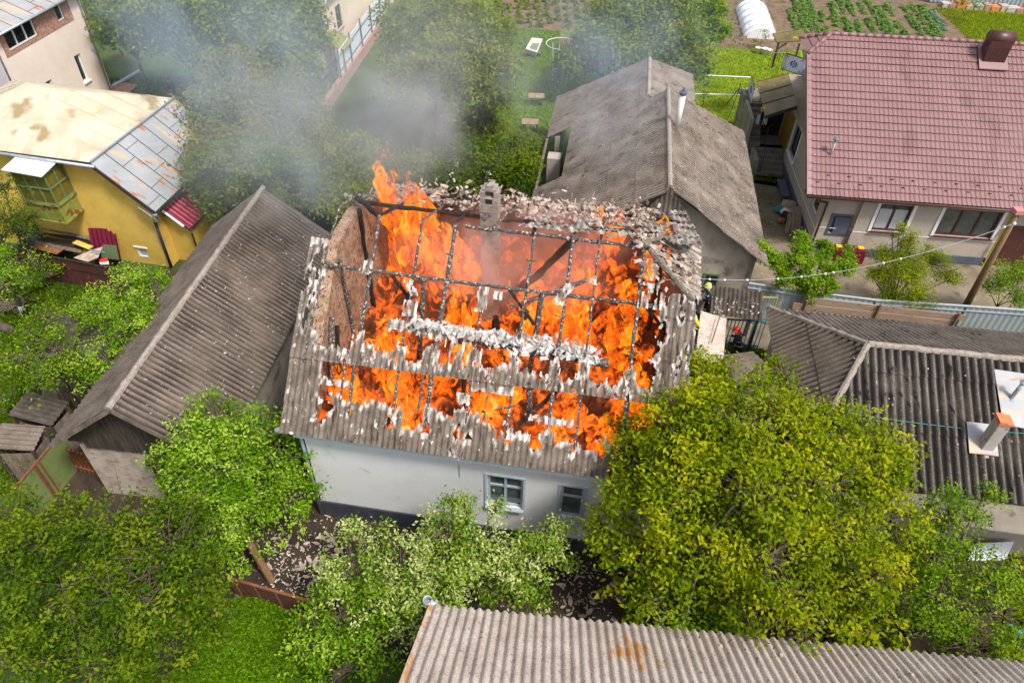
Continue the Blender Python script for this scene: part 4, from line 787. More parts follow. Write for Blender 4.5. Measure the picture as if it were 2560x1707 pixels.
# ---------------------------------------------------------------- cream house behind the smoke, with its long fence
Wh = Fr(P(905, 100, 0)-[0.0, 0, 0], -9); wh = thing('cream_house', Wh.o, 'cream house with dark red base half hidden by smoke at the top', 'house')
mb = MB(Wh); wn = (-4.2, -3.2, 2.1, 3.6)
wall(mb, 'v', 0, -7.5, 4, .75, 4.6, [wn], .15, -1); mb.box((-7, -7.5, .75), (-.001, -7.3, 4.6)); mb.build('wall', G['cream_plaster'], wh)
mb = MB(Wh); mb.box((-7, -7.55, 0), (.05, 4, .75)); mb.build('base', G['crimson_sheet'], wh)
window(wh, Wh, 'v', 0, *wn, 'window', 'dark_wood', 'glass_dark', 1, .07, -1, .1, sill='brick_red')
ffloor(Wh, (.4, -7.9, 4.6), (.4, 4.4, 4.6), (-3.4, 4.4, 6.6), (-3.4, -7.9, 6.6), 10, 1, 'grey_metal', 'dark_trim', wh, 'roof')
mb = MB(Wh); mb.slab([(.02, -7.5, 2.6), (1.6, -7.5, 2.1), (1.6, -5.6, 2.1), (.02, -5.6, 2.6)], (0, 0, .06)); mb.beam((1.5, -7.4, 0), (1.5, -7.4, 2.1), .08); mb.build('porch_roof', G['olive_paint'], wh)
fn = MB(); a, b = P(772, 345, 0), P(1030, -40, 0); d_ = b-a; Ld = np.linalg.norm(d_); u_ = d_/Ld
wf = thing('panel_fence', a, 'long fence of white panels on a dark red base running into the smoke', 'fence')
mb = MB(); mb.beam(a+[0, 0, .35], b+[0, 0, .35], .3, .7); mb.build('base', G['brick_red'], wf)
mb = MB(); p0 = a+u_*6.8; mb.slab([p0+[0, 0, .72], b+[0, 0, .72], b+[0, 0, 2.3], p0+[0, 0, 2.3]], (-.04, .02, 0)); mb.build('panel', G['panel_white'], wf)
for i in range(9):
    q = p0+u_*(i*(Ld-6.8)/8.2+.1); mb = MB(); mb.beam(q+[.06, -.04, .2], q+[.06, -.04, 2.6], .08, .08); mb.build('post', G['slate_blue'], wf)
mb = MB(); mb.beam(p0+[.05, -.03, 1.1], b+[.05, -.03, 1.1], .04, .04); mb.beam(p0+[.05, -.03, 2.0], b+[.05, -.03, 2.0], .04, .04); mb.build('rail', G['slate_blue'], wf)

# ---------------------------------------------------------------- barn behind the fire
RB = np.array([5.80, 24.04]); Bn = Fr((RB[0], RB[1], 0), -7.7); bn = thing('barn', Bn.o, 'big grey barn with a weathered corrugated roof behind the burning house', 'barn')
def bat(x, y, **k): return Bn.at(x, y, **k)
RZ = 6.0
def keep_bl(s, t):                                    # notch above the courtyard opening
    return not (2.55 < s < 6.35 and t < 1.95+.0*s)
hwL, ezL = 5.6, 2.42; hwR, ezR = 4.3, 3.05; BL = 11.2
Vv = np.array([hwL, 0, RZ-ezL]); Ls = np.linalg.norm(Vv); tF = Ls*(1-.83/hwL)
def keep_bl(s, t):
    if 5.15 < s < 10.35 and t < 1.5: return False
    if t > tF and s > 9.1: return False
    return s < 14.1+1.3*(1-t/tF)
mb, tn = corr(Bn, (-hwL, -.5, ezL), (0, 1, 0), Vv, [(0, 0), (15.4, 0), (15.4, Ls), (0, Ls)], .19, .032, 1.3, keep_bl, ns=8, dt=.1625, step=.03, tintf=grime_shade(.19, 5, 1.0)); solid(mb.build('roof', G['asbestos_grey'], bn, attr=tn), .012)
Vv = np.array([-hwR, 0, RZ-ezR]); Ls2 = np.linalg.norm(Vv)
mb, tn = corr(Bn, (hwR, -.5, ezR), (0, 1, 0), Vv, [(0, 0), (11.7, 0), (9.1, Ls2), (.25, Ls2)], .19, .032, 1.25, ns=8, step=.035, dt=.42, tintf=grime_shade(.19, 9, 1.0)); solid(mb.build('roof', G['asbestos_grey'], bn, attr=tn), .012)
mb = MB(Bn); ridgecap(mb, (0, -.2, RZ+.02), (0, 8.7, RZ+.02), .1, 50, .05); mb.build('ridge_cap', G['ridge_mortar'], bn)
# farther wing with its own lower ridge
zF = RZ-(RZ-ezL)*.83/hwL
mb, _ = corr(Bn, (1.6, 9.0, zF-1.05), (0, 1, 0), (-2.43, 0, 1.05), [(0, 0), (5.6, 0), (4.6, 2.65), (0, 2.65)], .19, .032, 1.3, ns=6, dt=1.3); solid(mb.build('wing_roof', G['asbestos_grey'], bn), .012)
mb = MB(Bn); ridgecap(mb, (-.83, 9.0, zF), (-.83, 13.6, zF), .09, 24, .04); mb.box((-2.2, 9, 0), (1.2, 13.2, 4.3)); mb.build('wing_wall', G['grey_plaster'], bn)
mb = MB(Bn); mb.box((-5.2, .3, 0), (-4.95, 4.5, 2.5)); mb.box((-5.2, 9.9, 0), (-4.95, 14.5, 2.5)); mb.box((-3.2, 4.4, 0), (-3.0, 10, 3.7)); mb.box((-5.2,4.3,0),(-3.1,4.5,2.6)); mb.add([(-5.2, 0, 0), (3.9, 0, 0), (3.9, 0, 3.2), (0, 0, 5.8), (-5.2, 0, 2.55)], [(0,1,2,3,4)]); mb.box((3.65, .0, 0), (3.9, 10.2, 3.25)); mb.box((-2.0, .3, 0), (-1.8, 10, 4.4)); mb.build('wall', G['grey_plaster'], bn)
wg = MB(Bn); c_ = bat(1777, 700, v=-.01); c_[1] = 0
wg.box((c_[0]-.32, -.05, c_[2]-.35), (c_[0]+.32, .02, c_[2]+.35)); wo_ = wg.build('window', G['green_frame'], bn); m_ = MB(Bn); m_.box((c_[0]-.24, -.058, c_[2]-.27), (c_[0]+.24, -.052, c_[2]+.27)); m_.build('pane', G['glass_dark'], wo_)
m_, _ = corr(Bn, (-.95, -.75, 5.0), (1, 0, 0), (0, .55, 1.0), [(0, 0), (1.9, 0), (.95, 1.18)], .17, .024, 0, dt=.3); solid(m_.build('front_hip', G['asbestos_dark'], bn), .012)
# courtyard opening: pale pillar, stored boards, dark back
mb = MB(Bn); mb.box((-5.35, 7.6, 0), (-4.7, 8.3, 2.5)); mb.build('pillar', G['beige_plaster'], bn)
mb = MB(Bn)
for i in range(7): mb.box((-4.0, 5.6+.42*i, 1.5+.10*i), (-2.3, 5.76+.42*i, 1.56+.10*i))
mb.build('stored_boards', G['old_wood'], bn)
mb = MB(Bn); mb.beam((-5.55, 4.6, 2.35), (-5.6, 9.9, 2.35), .12, .1); mb.beam((-5.5, 4.62, 2.35), (-4.2, 4.62, 3.2), .05, .14); mb.build('open_rafter', G['old_wood'], bn)
mb = MB(Bn); mb.tube([(.35, 5.25, 5.7), (.38, 5.25, 7.25)], .13, 12); pc = mb.build('flue', G['plastic_white'], bn, True); mb = MB(Bn); mb.lathe((.38, 5.25, 7.25), [(.15, 0), (.17, .12), (.1, .14), (.03, .32), (0, .33)], 12); mb.build('flue_cap', G['slate_blue'], pc)

# ---------------------------------------------------------------- house with the red metal tile roof
H = Fr(P(2018, 625, 0), -5.1); rh = thing('red_roofed_house', H.o, 'beige house under a large dusty red metal tile roof', 'house')
def hat(x, y, **k): return H.at(x, y, **k)
HW = 16.0; ev, ez_ = -.62, 3.32; rv, rz_ = 6.32, 7.86; hl = -1.05
ow = [(2.40, 3.84, 1.45, 2.86), (5.20, 7.72, 1.45, 2.86), (.62, 1.42, 1.05, 2.0)]
mb = MB(H); wall(mb, 'u', 0, 0, 1.62, .42, 3.4, [ow[2]], .12); wall(mb, 'u', -.18, 1.62, 8.35, .42, 3.4, ow[:2], .16); mb.box((1.62, -.179, .42), (1.66, .0, 3.4)); wall(mb, 'u', -.1, 8.35, HW, .42, 3.4)
sw = [(5.9, 7.3, 1.45, 3.0), (.5, 1.6, 1.5, 2.8)]; wall(mb, 'v', 0, 0, 12.6, .42, 3.5, sw, .14)
mb.add([(0, 0, 3.5), (0, 4.3, 3.5), (0, 4.3, 6.3)], [(0,1,2)]); mb.add([(.95, 4.3, 3.6), (.95, 12.6, 3.6), (.95, 11.0, 4.6), (.95, 7.3, 7.0), (.95, 5.3, 7.0), (.95, 4.3, 6.5)], [(0,1,2,3,4,5)]); mb.add([(0, 4.3, 3.5), (.95, 4.3, 3.5), (.95, 4.3, 6.5), (0, 4.3, 6.3)], [(0,1,2,3)]); mb.box((0.2, 12.4, 0), (HW, 12.6, 3.4)); mb.build('wall', G['beige_plaster'], rh)
mb = MB(H); mb.box((-.05, -.06, 0), (1.62, .2, .42)); mb.box((1.60, -.25, 0), (8.35, .2, .43)); mb.box((-.05, .2, 0), (.1, 12.6, .6)); mb.build('plinth', G['slate_blue'], rh)
mb = MB(H)
for a, b_ in (((0, 1.60, 1.52), 0), ): mb.box((0, -.012, 1.30), (1.62, .0, 1.335))
mb.box((1.64, -.192, 1.30), (8.35, -.18, 1.335)); mb.box((-.012, 0, 1.18), (.0, 12.6, 1.215)); mb.build('wall_line', G['white_paint'], rh)
for i, (o_, n_) in enumerate(((ow[0], 1), (ow[1], 2))):
    fo = window(rh, H, 'u', -.18, *o_, 'window', 'oxblood_metal', 'glass_lit', n_, .10, 1, .12, curtain=(i == 0), sill='oxblood_metal')
    t_ = MB(H)
    for a in (o_[0]-.14, o_[1]): t_.box((a, -.22, o_[2]-.02), (a+.14, -.183, o_[3]+.1))
    t_.build('side_trim', G['white_paint'], fo)
fo = window(rh, H, 'v', 0, *sw[0], 'window', 'dark_wood', 'glass_dark', 1, .08, 1, .12, sill=None)
t_ = MB(H)
for a in (sw[0][0]-.12, sw[0][1]): t_.box((-.04, a, sw[0][2]-.05), (-.003, a+.12, sw[0][3]+.08))
t_.box((-.12, sw[0][0]-.1, sw[0][2]-.12), (-.003, sw[0][1]+.1, sw[0][2]-.06)); t_.build('side_trim', G['white_paint'], fo)
window(rh, H, 'v', 0, *sw[1], 'window', 'white_paint', 'glass_dark', 0, .08, 1, .12)
t_ = MB(H); o_ = ow[2]
for a, b_ in (((o_[0]-.1, -.04, o_[2]-.1), (o_[0], -.0, o_[3]+.1)), ((o_[1], -.04, o_[2]-.1), (o_[1]+.1, 0, o_[3]+.1)), ((o_[0], -.04, o_[2]-.1), (o_[1], 0, o_[2])), ((o_[0], -.04, o_[3]), (o_[1], 0, o_[3]+.1))): t_.box(a, b_)
fo = t_.build('hatch_frame', G['slate_blue'], rh); t_ = MB(H); t_.slab([(o_[0]+.2, -.02, o_[2]), (o_[1], -.08, o_[2]), (o_[1], -.02, o_[3]-.08), (o_[0]+.15, .05, o_[3]-.08)], (0, .03, 0)); t_.box((o_[0], .10, o_[2]), (o_[1], .115, o_[3])); t_.build('hatch_cover', G['slate_blue'], fo)
Vm = np.array([0, rv-ev, rz_-ez_]); Lm = np.linalg.norm(Vm); hipT = Lm*(5.36-ev)/(rv-ev); ru = .02
def tprof(x):
    f = x % 1; return .5*math.cos(2*math.pi*f)+.28*math.cos(4*math.pi*f)
mb, _ = corr(H, (hl, ev, ez_), (1, 0, 0), Vm, [(0, 0), (HW-hl, 0), (HW-hl, Lm), (ru-hl, Lm), (0, hipT)], .2, .026, .38, ns=8, step=.05, prof=tprof)
solid(mb.build('roof', G['tile_red'], rh), .008)
hV = np.array([ru-hl, 0, rz_-(ez_+(rz_-ez_)*(5.36-ev)/(rv-ev))]); hz = rz_-hV[2]; bvv = rv+(rv-5.36)
mb, _ = corr(H, (hl, 5.36, hz), (0, 1, 0), hV, [(0, 0), (bvv-5.36, 0), ((bvv-5.36)/2, np.linalg.norm(hV))], .2, .024, .345, ns=8, step=.032, prof=tprof); solid(mb.build('end_hip', G['tile_red'], rh), .008)
mb = MB(H); mb.slab([(hl, bvv, hz), (ru, rv, rz_), (HW, rv, rz_), (HW, 13.2, 3.3), (1.6, 13.2, 3.3), (.6, 8.6, 6.36)], (0, 0, -.03)); mb.build('back_roof', G['tile_red'], rh)
def caps(a, b, r=.09, L_=.38):
    a = np.array(a, float); b = np.array(b, float); n_ = int(np.linalg.norm(b-a)/L_); m_ = MB(H)
    for i in range(n_):
        p = a+(b-a)*i/n_; q = a+(b-a)*(i+1.04)/n_; m_.tube([p, q], [r*1.08, r], 10)
    return m_
for a, b in (((ru, rv, rz_+.03), (HW, rv, rz_+.03)), ((ru, rv, rz_+.04), (hl, 5.36, hz+.04)), ((ru, rv, rz_+.04), (hl, bvv, hz+.04))): caps(a, b).build('ridge_cap', G['tile_red'], rh, True)
mb = MB(H); mb.beam((hl-.03, ev, ez_-.02), (hl-.03, 5.38, hz-.02), .05, .18, up=(0, 0, 1)); mb.beam((hl+.09, ev, ez_+.03), (hl+.09, 5.36, hz+.03), .17, .02); mb.build('verge_trim', G['tile_red'], rh)
mb = MB(H); mb.box((hl, ev+.03, ez_-.14), (HW, ev+.06, ez_-.02)); mb.box((hl, ev+.06, ez_-.14), (HW, 0, ez_-.11)); mb.slab([(hl+.02, ev+.05, ez_-.1), (hl+.02, 5.3, hz-.1), (0, 5.3, hz-.1), (0, ev+.05, ez_-.1)], (0, 0, .03)); mb.build('soffit', G['dark_trim'], rh)
mb = MB(H); mb.tube([(hl-.02, ev-.05, ez_-.06), (HW, ev-.05, ez_-.06)], .065, 8); mb.build('gutter', G['brown_gutter'], rh, True)
mb = MB(H); mb.tube([(-.55, ev-.05, ez_-.1), (-.55, ev+.05, ez_-.3), (.12, -.12, 2.7), (.1, -.12, 2.6), (.05, -.12, .15)], .055, 8); mb.build('downpipe', G['brown_gutter'], rh, True)
for j, (t0, off) in enumerate(((.62, 0), (.98, .45))):
    for i in range(14):
        s_ = .42+off+i*.92 if j == 0 else .42+off+i*.92; c = np.array([hl+s_, ev, ez_])+nrm(Vm)*t0; n_ = np.array([0, -.545, .838]); m_ = MB(H)
        m_.slab([c-[.075, 0, 0]+n_*.03, c+[.075, 0, 0]+n_*.03, c+[.055, 0, 0]+n_*.10, c-[.055, 0, 0]+n_*.10], nrm(Vm)*.03); m_.build('snow_guard', G['oxblood_metal'], rh)
# clad chimney and vent pipe of the red roof
cc = hat(2484, 150, v=5.4); cu = cc[0]; mb = MB(H); mb.box((cu-.48, 5.32, 6.6), (cu+.48, 5.95, 8.28)); chm = mb.build('chimney', G['oxblood_metal'], rh)
mb = MB(H); mb.tube([(cu-.52, 5.62, 8.34), (cu+.52, 5.62, 8.34)], .31, 18); mb.build('cowl', G['oxblood_metal'], chm, True); mb = MB(H); mb.slab([(cu-.64, 5.02, 7.12), (cu+.64, 5.02, 7.12), (cu+.64, 6.1, 7.84), (cu-.64, 6.1, 7.84)], (0, 0, .04)); mb.build('flashing', G['tile_red'], chm)
mb = MB(H)
for i in range(9): mb.box((cu-.44+i*.11, 5.308, 7.2), (cu-.43+i*.11, 5.32, 8.0))
mb.build('cladding_rib', G['dark_trim'], chm)
vp = hat(2075, 388, v=1.05); mb = MB(H); zr = ez_+(vp[1]-ev)*Vm[2]/Vm[1]; mb.tube([(vp[0], 1.05, zr-.05), (vp[0]+.04, 1.05, zr+.72)], .055, 10); vpo = mb.build('vent_pipe', G['concrete_light'], rh, True)
mb = MB(H); mb.lathe((vp[0]+.04, 1.05, zr+.72), [(.05, 0), (.13, .03), (.12, .09), (.04, .15), (0, .16)], 14); mb.build('vent_cap', G['grey_teal'], vpo)
mb = MB(H); mb.tube([(cu+1.0, 5.0, 7.4), (cu+1.35, 5.0, 10.5)], .02, 6); tag(mb.build('antenna_rod', G['gutter_metal'], org=H.W((cu+1, 5, 7.4))), 'thin grey rod behind the clad chimney of the red roof', 'antenna')
# garage door right of the front
mb = MB(H); mb.box((8.36, -.17, 0), (8.42, -.1, 3.2)); mb.box((8.42, -.16, .05), (12.2, -.11, 2.2)); gd = mb.build('garage_door', G['oxblood_metal'], rh); mb = MB(H)
for x in (9.1, 9.9): mb.box((x, -.175, .9), (x+.03, -.163, 1.5))
mb.box((9.1, -.175, 1.47), (9.93, -.163, 1.5)); mb.box((8.45, -.175, 2.12), (12.2, -.163, 2.15)); mb.build('door_moulding', G['rust'], gd)
mb = MB(H); mb.tube([(7.98, -.30, 3.1), (7.98, -.30, .05)], .03, 8); mb.tube([(8.0, -.3, 2.0), (7.95, -.35, 1.7)], .06, 8); tag(mb.build('gas_pipe', G['yellow_paint'], org=H.W((7.98, -.3, 0))), 'yellow gas pipe running down the wall beside the wooden pole', 'pipe')
mb = MB(H); mb.box((8.12, -.20, 1.9), (8.2, -.1, 3.2)); mb.box((8.3, -.2, 1.9), (8.36, -.1, 3.2))
for i in range(9): mb.box((8.12, -.19, 1.95+.14*i), (8.36, -.12, 2.0+.14*i))
mb.build('brick_edge', G['brick_red'], rh)
mb = MB(H); mb.box((1.0, -.85, 0), (2.35, -.3, .65)); mb.build('x', None) if 0 else tag(mb.build('cabinet', G['crimson_sheet'], org=H.W((1.6, -.5, 0))), 'low dark red cabinet by the house wall under the grey hatch', 'cabinet')
for k, (u, c_) in enumerate(((1.15, 'yellow_cloth'), (2.15, 'yellow_cloth'))): m_ = MB(H); m_.box((u-.14, -.62, .655), (u+.14, -.42, .73)); tag(bevel(m_.build('folded_cloth', G[c_], org=H.W((u, -.5, .65))), .02), ('yellow folded cloth on the left end of the red cabinet', 'yellow folded cloth on the right end of the red cabinet')[k], 'cloth', 'things on the red cabinet')
# outside stair, landing, canopy, balcony at the left side
st = thing('outside_stair', H.W((-.9, 7, 0)), 'concrete outside stair of two flights along the left wall of the red roofed house', 'stairs')
mb = MB(H)
for i in range(5): mb.box((-1.5, 6.85+.28*i, 0), (-.06, 8.6, .2*(i+1)))
mb.box((-1.75, 8.25, 0), (-.06, 9.95, 1.0)); mb.build('lower_flight', G['concrete'], st)
mb = MB(H)
for i in range(8): mb.box((-1.95, 8.3+.27*i, 1.0+.2*i-.3), (-1.3, 10.7, 1.2+.2*i))
mb.box((-1.95, 10.45, 2.3), (-.06, 12.3, 2.62)); mb.build('upper_flight', G['concrete'], st)
mb = MB(H); mb.box((-1.75, 6.8, 0), (-1.52, 8.3, .95)); mb.box((-2.15, 8.25, 0), (-1.97, 12.2, 2.6)); mb.build('side_wall', G['grey_plaster'], st)
mb = MB(H)
for a, b in (((-1.3, 6.9, .25), (-1.3, 6.9, 1.2)), ((-1.3, 6.9, 1.2), (-1.05, 8.5, 2.1)), ((-1.05, 8.5, 1.0), (-1.05, 8.5, 2.1)), ((-1.3, 8.4, 1.9), (-1.4, 10.4, 3.5)), ((-1.4, 10.4, 2.6), (-1.4, 10.4, 3.5)), ((-1.9, 10.5, 2.6), (-1.9, 10.5, 3.6))): mb.tube([a, b], .022, 6)
for i in range(6): mb.tube([(-1.3+.05*i*0, 8.6+.3*i, 1.3+.24*i), (-1.33, 8.6+.3*i, 2.1+.24*i)], .012, 5)
mb.build('handrail', G['oxblood_metal'], st)
mb = MB(H); mb.box((-1.05, 8.7, 1.004), (-.3, 9.5, 1.02)); tag(mb.build('striped_mat', G['mat_rug'], org=H.W((-.7, 9, 1))), 'striped rug lying on the stair landing', 'mat')
mb = MB(H); mb.box((-.05, 7.75, 1.0), (.02, 9.5, 3.0)); mb.build('side_door', G['door_ochre'], rh)
mb = MB(H); mb.box((-1.3, 9.75, 1.0), (-.06, 9.82, 3.1)); mb.build('recess_shade_panel', G['charred_black'], rh)  # flat black panel stands in for the shade of a recess behind the landing
cpn = [(-1.98, 9.75, 4.0), (-.16, 10.75, 4.15), (-.42, 6.6, 4.1), (-2.12, 5.65, 3.9)]
def bil(p, a, b): p = [np.array(q, float) for q in p]; return p[0]*(1-a)*(1-b)+p[1]*a*(1-b)+p[2]*a*b+p[3]*(1-a)*b
cy = thing('entrance_canopy', H.W((-1, 8, 3.9)), 'brown translucent canopy stained yellow above the stair landing', 'canopy')
mb = MB(H); mb.slab([bil(cpn, a, b) for a, b in ((0, 0), (1, 0), (1, .98), (0, .98))], (0, 0, .03)); mb.build('canopy_sheet', G['canopy_brown'], cy)
mb = MB(H)
for b in (0.01, .35, .66, .98): mb.beam(bil(cpn, 0, b)+[0, 0, .03], bil(cpn, 1, b)+[0, 0, .03], .05, .04)
mb.beam(bil(cpn, 0, .98)-[0, 0, .06], bil(cpn, 1, .98)-[0, 0, .06], .05, .12); mb.build('canopy_seam', G['dark_wood'], cy)
mb = MB(H); mb.slab([(.0, 11.9, 3.6), (.9, 11.6, 3.6), (.9, 4.3, 3.6), (-.32, 4.3, 3.6)], (0, 0, .12)); mb.build('concrete_slab', G['slab_beige'], rh)
pv = [hat(*((1820+x/3.733), (80+y/3.733)), v=12.6+0*x) for x, y in ((540, 350), (575, 220), (715, 280), (680, 410))]
def panel(q0, q1, zlo, zhi, label, fr=H):
    t = thing('balcony_panel', fr.W(((q0[0]+q1[0])/2, (q0[1]+q1[1])/2, zlo)), label, 'railing panel', 'white railing panels with blue pattern')
    q0 = np.array(q0, float); q1 = np.array(q1, float); d = q1-q0; n_ = nrm(np.cross(d, [0, 0, 1.]))*.02
    A = lambda a, z: q0+d*a+np.array([0, 0, zlo+(zhi-zlo)*z])
    m_ = MB(fr); m_.slab([A(0, 0), A(1, 0), A(1, 1), A(0, 1)], n_); m_.build('panel_board', G['panel_white'], t)
    m_ = MB(fr)
    for sgn in (-.35, 1.35):
        o_ = n_*sgn
        for (a, z) in ((.5, .5), (.36, .5), (.64, .5), (.5, .33), (.5, .67), (.40, .40), (.60, .60), (.40, .60), (.60, .40)):
            m_.slab([A(a-.055, z)+o_, A(a, z-.07)+o_, A(a+.055, z)+o_, A(a, z+.07)+o_], n_*.1)
        for (a, z, e, f) in ((.08, .08, 1, 1), (.92, .08, -1, 1), (.08, .92, 1, -1), (.92, .92, -1, -1)):
            for k in (0, .07): m_.slab([A(a+e*k, z+f*k)+o_, A(a+e*(k+.08), z+f*k)+o_, A(a+e*(k+.08), z+f*(k+.02))+o_, A(a+e*k, z+f*(k+.02))+o_], n_*.1); m_.slab([A(a+e*k, z+f*k)+o_, A(a+e*(k+.02), z+f*k)+o_, A(a+e*(k+.02), z+f*(k+.08))+o_, A(a+e*k, z+f*(k+.08))+o_], n_*.1)
    m_.build('blue_pattern', G['panel_blue'], t); m_ = MB(fr); m_.beam(A(0, 1)+n_*.5, A(1, 1)+n_*.5, .05, .04); m_.beam(A(0, 0)+n_*.5, A(1, 0)+n_*.5, .05, .04); m_.build('panel_frame', G['oxblood_metal'], t); return t
panel((.0, 13.0, 0), (1.0, 12.2, 0), 3.55, 4.45, 'white railing panel with dark blue lozenge pattern beside the red roof edge')
panel((1.0, 12.1, 0), (.95, 9.6, 0), 3.55, 4.4, 'second white patterned railing panel partly under the red roof edge')
panel((-1.95, 10.0, 0), (-1.85, 11.9, 0), 2.65, 3.5, 'white patterned railing panel at the outer edge of the stair')
mb = MB(H); mb.slab([(-.7, 12.9, 5.0), (1.0, 12.9, 5.2), (1.0, 14.5, 5.2), (-.7, 14.3, 5.0)], (0, 0, .07)); pr_o = mb.build('porch_canopy', G['canopy_brown'], rh); mb = MB(H)
for a in ((-.55, 13.0), (.6, 13.0)): mb.beam((a[0], a[1], 3.6), (a[0], a[1], 5.0), .09, .09)
mb.beam((-.55, 13, 4.6), (-.1, 13, 5.0), .06, .06); mb.build('porch_post', G['dark_wood'], pr_o)
mb = MB(H)
for i in range(8): mb.tube([(-.9+.12*i, 12.75-.03*i, 3.5), (-.75+.12*i, 12.85, 4.5)], .012, 5)
mb.tube([(-.9, 12.75, 4.5), (.1, 12.9, 4.5)], .02, 5); mb.build('iron_railing', G['oxblood_metal'], rh)
for k, (u, v, z_, c_, l_) in enumerate(((-1.62, 8.9, 2.55, 'white_cloth', 'white shirt hanging lowest on the stair clothesline'), (-1.25, 8.8, 2.8, 'white_cloth', 'pale trousers hanging beside the yellow cloth on the stair'), (-1.35, 9.3, 2.9, 'yellow_cloth', 'yellow cloth hanging above the stair landing'))):
    m_ = MB(H); n_ = 7; hh = (.55, .75, .35)[k]; ww = (.16, .17, .1)[k]
    V_ = [(u+ww*(a/4-.5)*(1+.5*b/n_)+.05*nz(a, b, k), v+.05*nz(a*.7, b*.5, k+4), z_-hh*b/n_) for b in range(n_+1) for a in range(5)]
    m_.add(V_, [(b*5+a, b*5+a+1, (b+1)*5+a+1, (b+1)*5+a) for b in range(n_) for a in range(4)]); tag(solid(m_.build('hanging_laundry', G[c_], org=H.W((u, v, z_-hh))), .015), l_, 'laundry', 'laundry over the stair')
m_ = MB(H); m_.box((-.6, 4.15, .35), (-.2, 5.85, .45)); bo_ = thing('bench', H.W((-.4, 5, 0)), 'grey blue narrow bench along the left wall of the red roofed house', 'bench'); m_.build('seat', G['slate_blue'], bo_)
for v in (4.3, 5.7): m_ = MB(H); m_.box((-.55, v-.04, 0), (-.25, v+.04, .35)); m_.build('leg', G['slate_blue'], bo_)
cl_ = [((-.35, 3.4, .0), .42, 'slab_beige', 'beige sack on the clutter pile by the house corner', 'sack'), ((-.5, 3.0, .0), .3, 'plastic_white', 'white basin in the clutter by the house corner', 'basin'), ((-.8, 3.2, .0), .25, 'teal', 'teal bundle in the clutter by the house corner', 'bundle'), ((-.6, 2.5, .0), .32, 'black_rubber', 'black bag in the clutter by the house corner', 'bag'), ((-.9, 2.2, .0), .22, 'orange_wood', 'orange brown bundle in the clutter by the house corner', 'bundle')]
for k, (c, r, mt, lb, ct) in enumerate(cl_):
    m_ = MB(H); V_ = []; 
    for a in range(9):
        for b in range(14):
            th2 = math.pi*a/8; ph = 2*math.pi*b/14; d = np.array([math.sin(th2)*math.cos(ph), math.sin(th2)*math.sin(ph), math.cos(th2)]); rr = r*(1+.35*nz(*(d*1.7+k*3))); V_.append(np.array(c)+[0, 0, r*.7]+d*rr*[1, 1, .7])
    m_.add(V_, [(a*14+b, a*14+(b+1) % 14, (a+1)*14+(b+1) % 14, (a+1)*14+b) for a in range(8) for b in range(14)]); tag(m_.build(ct, G[mt], org=H.W(c)), lb, ct)
m_ = MB(H)
for i in range(26): 
    a = random.uniform(-.9, -.15); m_.beam((a, 1.2+random.gauss(0, .05), .1), (a*.6-.2+random.gauss(0, .05), 2.0, 1.15), .05, .03)
tag(m_.build('stick_bundle', G['straw'], org=H.W((-.5, 1.6, 0))), 'bundle of dry brown sticks leaning at the house corner', 'bundle')

# ---------------------------------------------------------------- hipped house lower right
Lr = Fr(P(1978, 776, 3.0), -7); lh = thing('hipped_house', Lr.W((2, -4, 0)), 'low house with a mossy dark corrugated hipped roof at the lower right', 'house')
NB, NF, RI = np.array([-.9, 0, 3.0]), np.array([-1.05, -7.75, 3.0]), np.array([1.22, -3.83, 5.02]); RE_ = 14.0
Vb = np.array([0, -3.83, 2.02]); Lb = np.linalg.norm(Vb)
mb, tn = corr(Lr, (-.9, .0, 3.0), (1, 0, 0), Vb, [(0, 0), (RE_, 0), (RE_, Lb), (2.12, Lb)], .205, .034, 0, ns=8, dt=.5, tintf=grime_shade(.205, 17, .7)); solid(mb.build('back_roof', G['asbestos_grey'], lh, attr=tn), .012)
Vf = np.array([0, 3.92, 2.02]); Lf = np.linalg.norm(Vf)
mb, tn = corr(Lr, (-1.05, -7.75, 3.0), (1, 0, 0), Vf, [(0, 0), (RE_, 0), (RE_, Lf), (2.27, Lf)], .245, .05, 1.75, ns=8, step=.03, dt=.35, tintf=grime_shade(.245, 13, 1.25)); solid(mb.build('front_roof', G['asbestos_mossy'], lh, attr=tn), .012)
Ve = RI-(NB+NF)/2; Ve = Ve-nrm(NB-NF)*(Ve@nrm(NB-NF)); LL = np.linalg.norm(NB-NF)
mb, tn = corr(Lr, NF, NB-NF, Ve, [(0, 0), (LL, 0), ((RI-NF)@nrm(NB-NF), np.linalg.norm(Ve))], .215, .036, 1.3, ns=8, step=.03, dt=.33, tintf=grime_shade(.215, 19, .8)); solid(mb.build('end_hip_roof', G['asbestos_brown'], lh, attr=tn), .012)
mb = MB(Lr); ridgecap(mb, RI, (RE_, -3.83, 5.02), .11, 70, .06); ridgecap(mb, RI, NB+[.1, 0, .03], .1, 24, .06); ridgecap(mb, RI, NF+[.1, .1, .03], .1, 24, .06); mb.build('ridge_cap', G['ridge_mortar'], lh)
mb, _ = corr(Lr, (-2.5, -6.6, 2.5), (0, 1, 0), (1.5, 0, .5), [(0, 0), (4.3, 0), (4.3, 1.0), (3.2, 1.6), (0, 1.6)], .215, .034, 0, ns=8); solid(mb.build('porch_roof', G['asbestos_brown'], lh), .012)
mb = MB(Lr); mb.box((-.5, -7.3, 0), (RE_, -7.15, 3.05)); mb.box((-.5, -7.15, 0), (-.35, -.4, 3.0)); mb.box((-.35, -.55, 0), (RE_, -.4, 3.0)); mb.build('wall', G['beige_plaster'], lh)
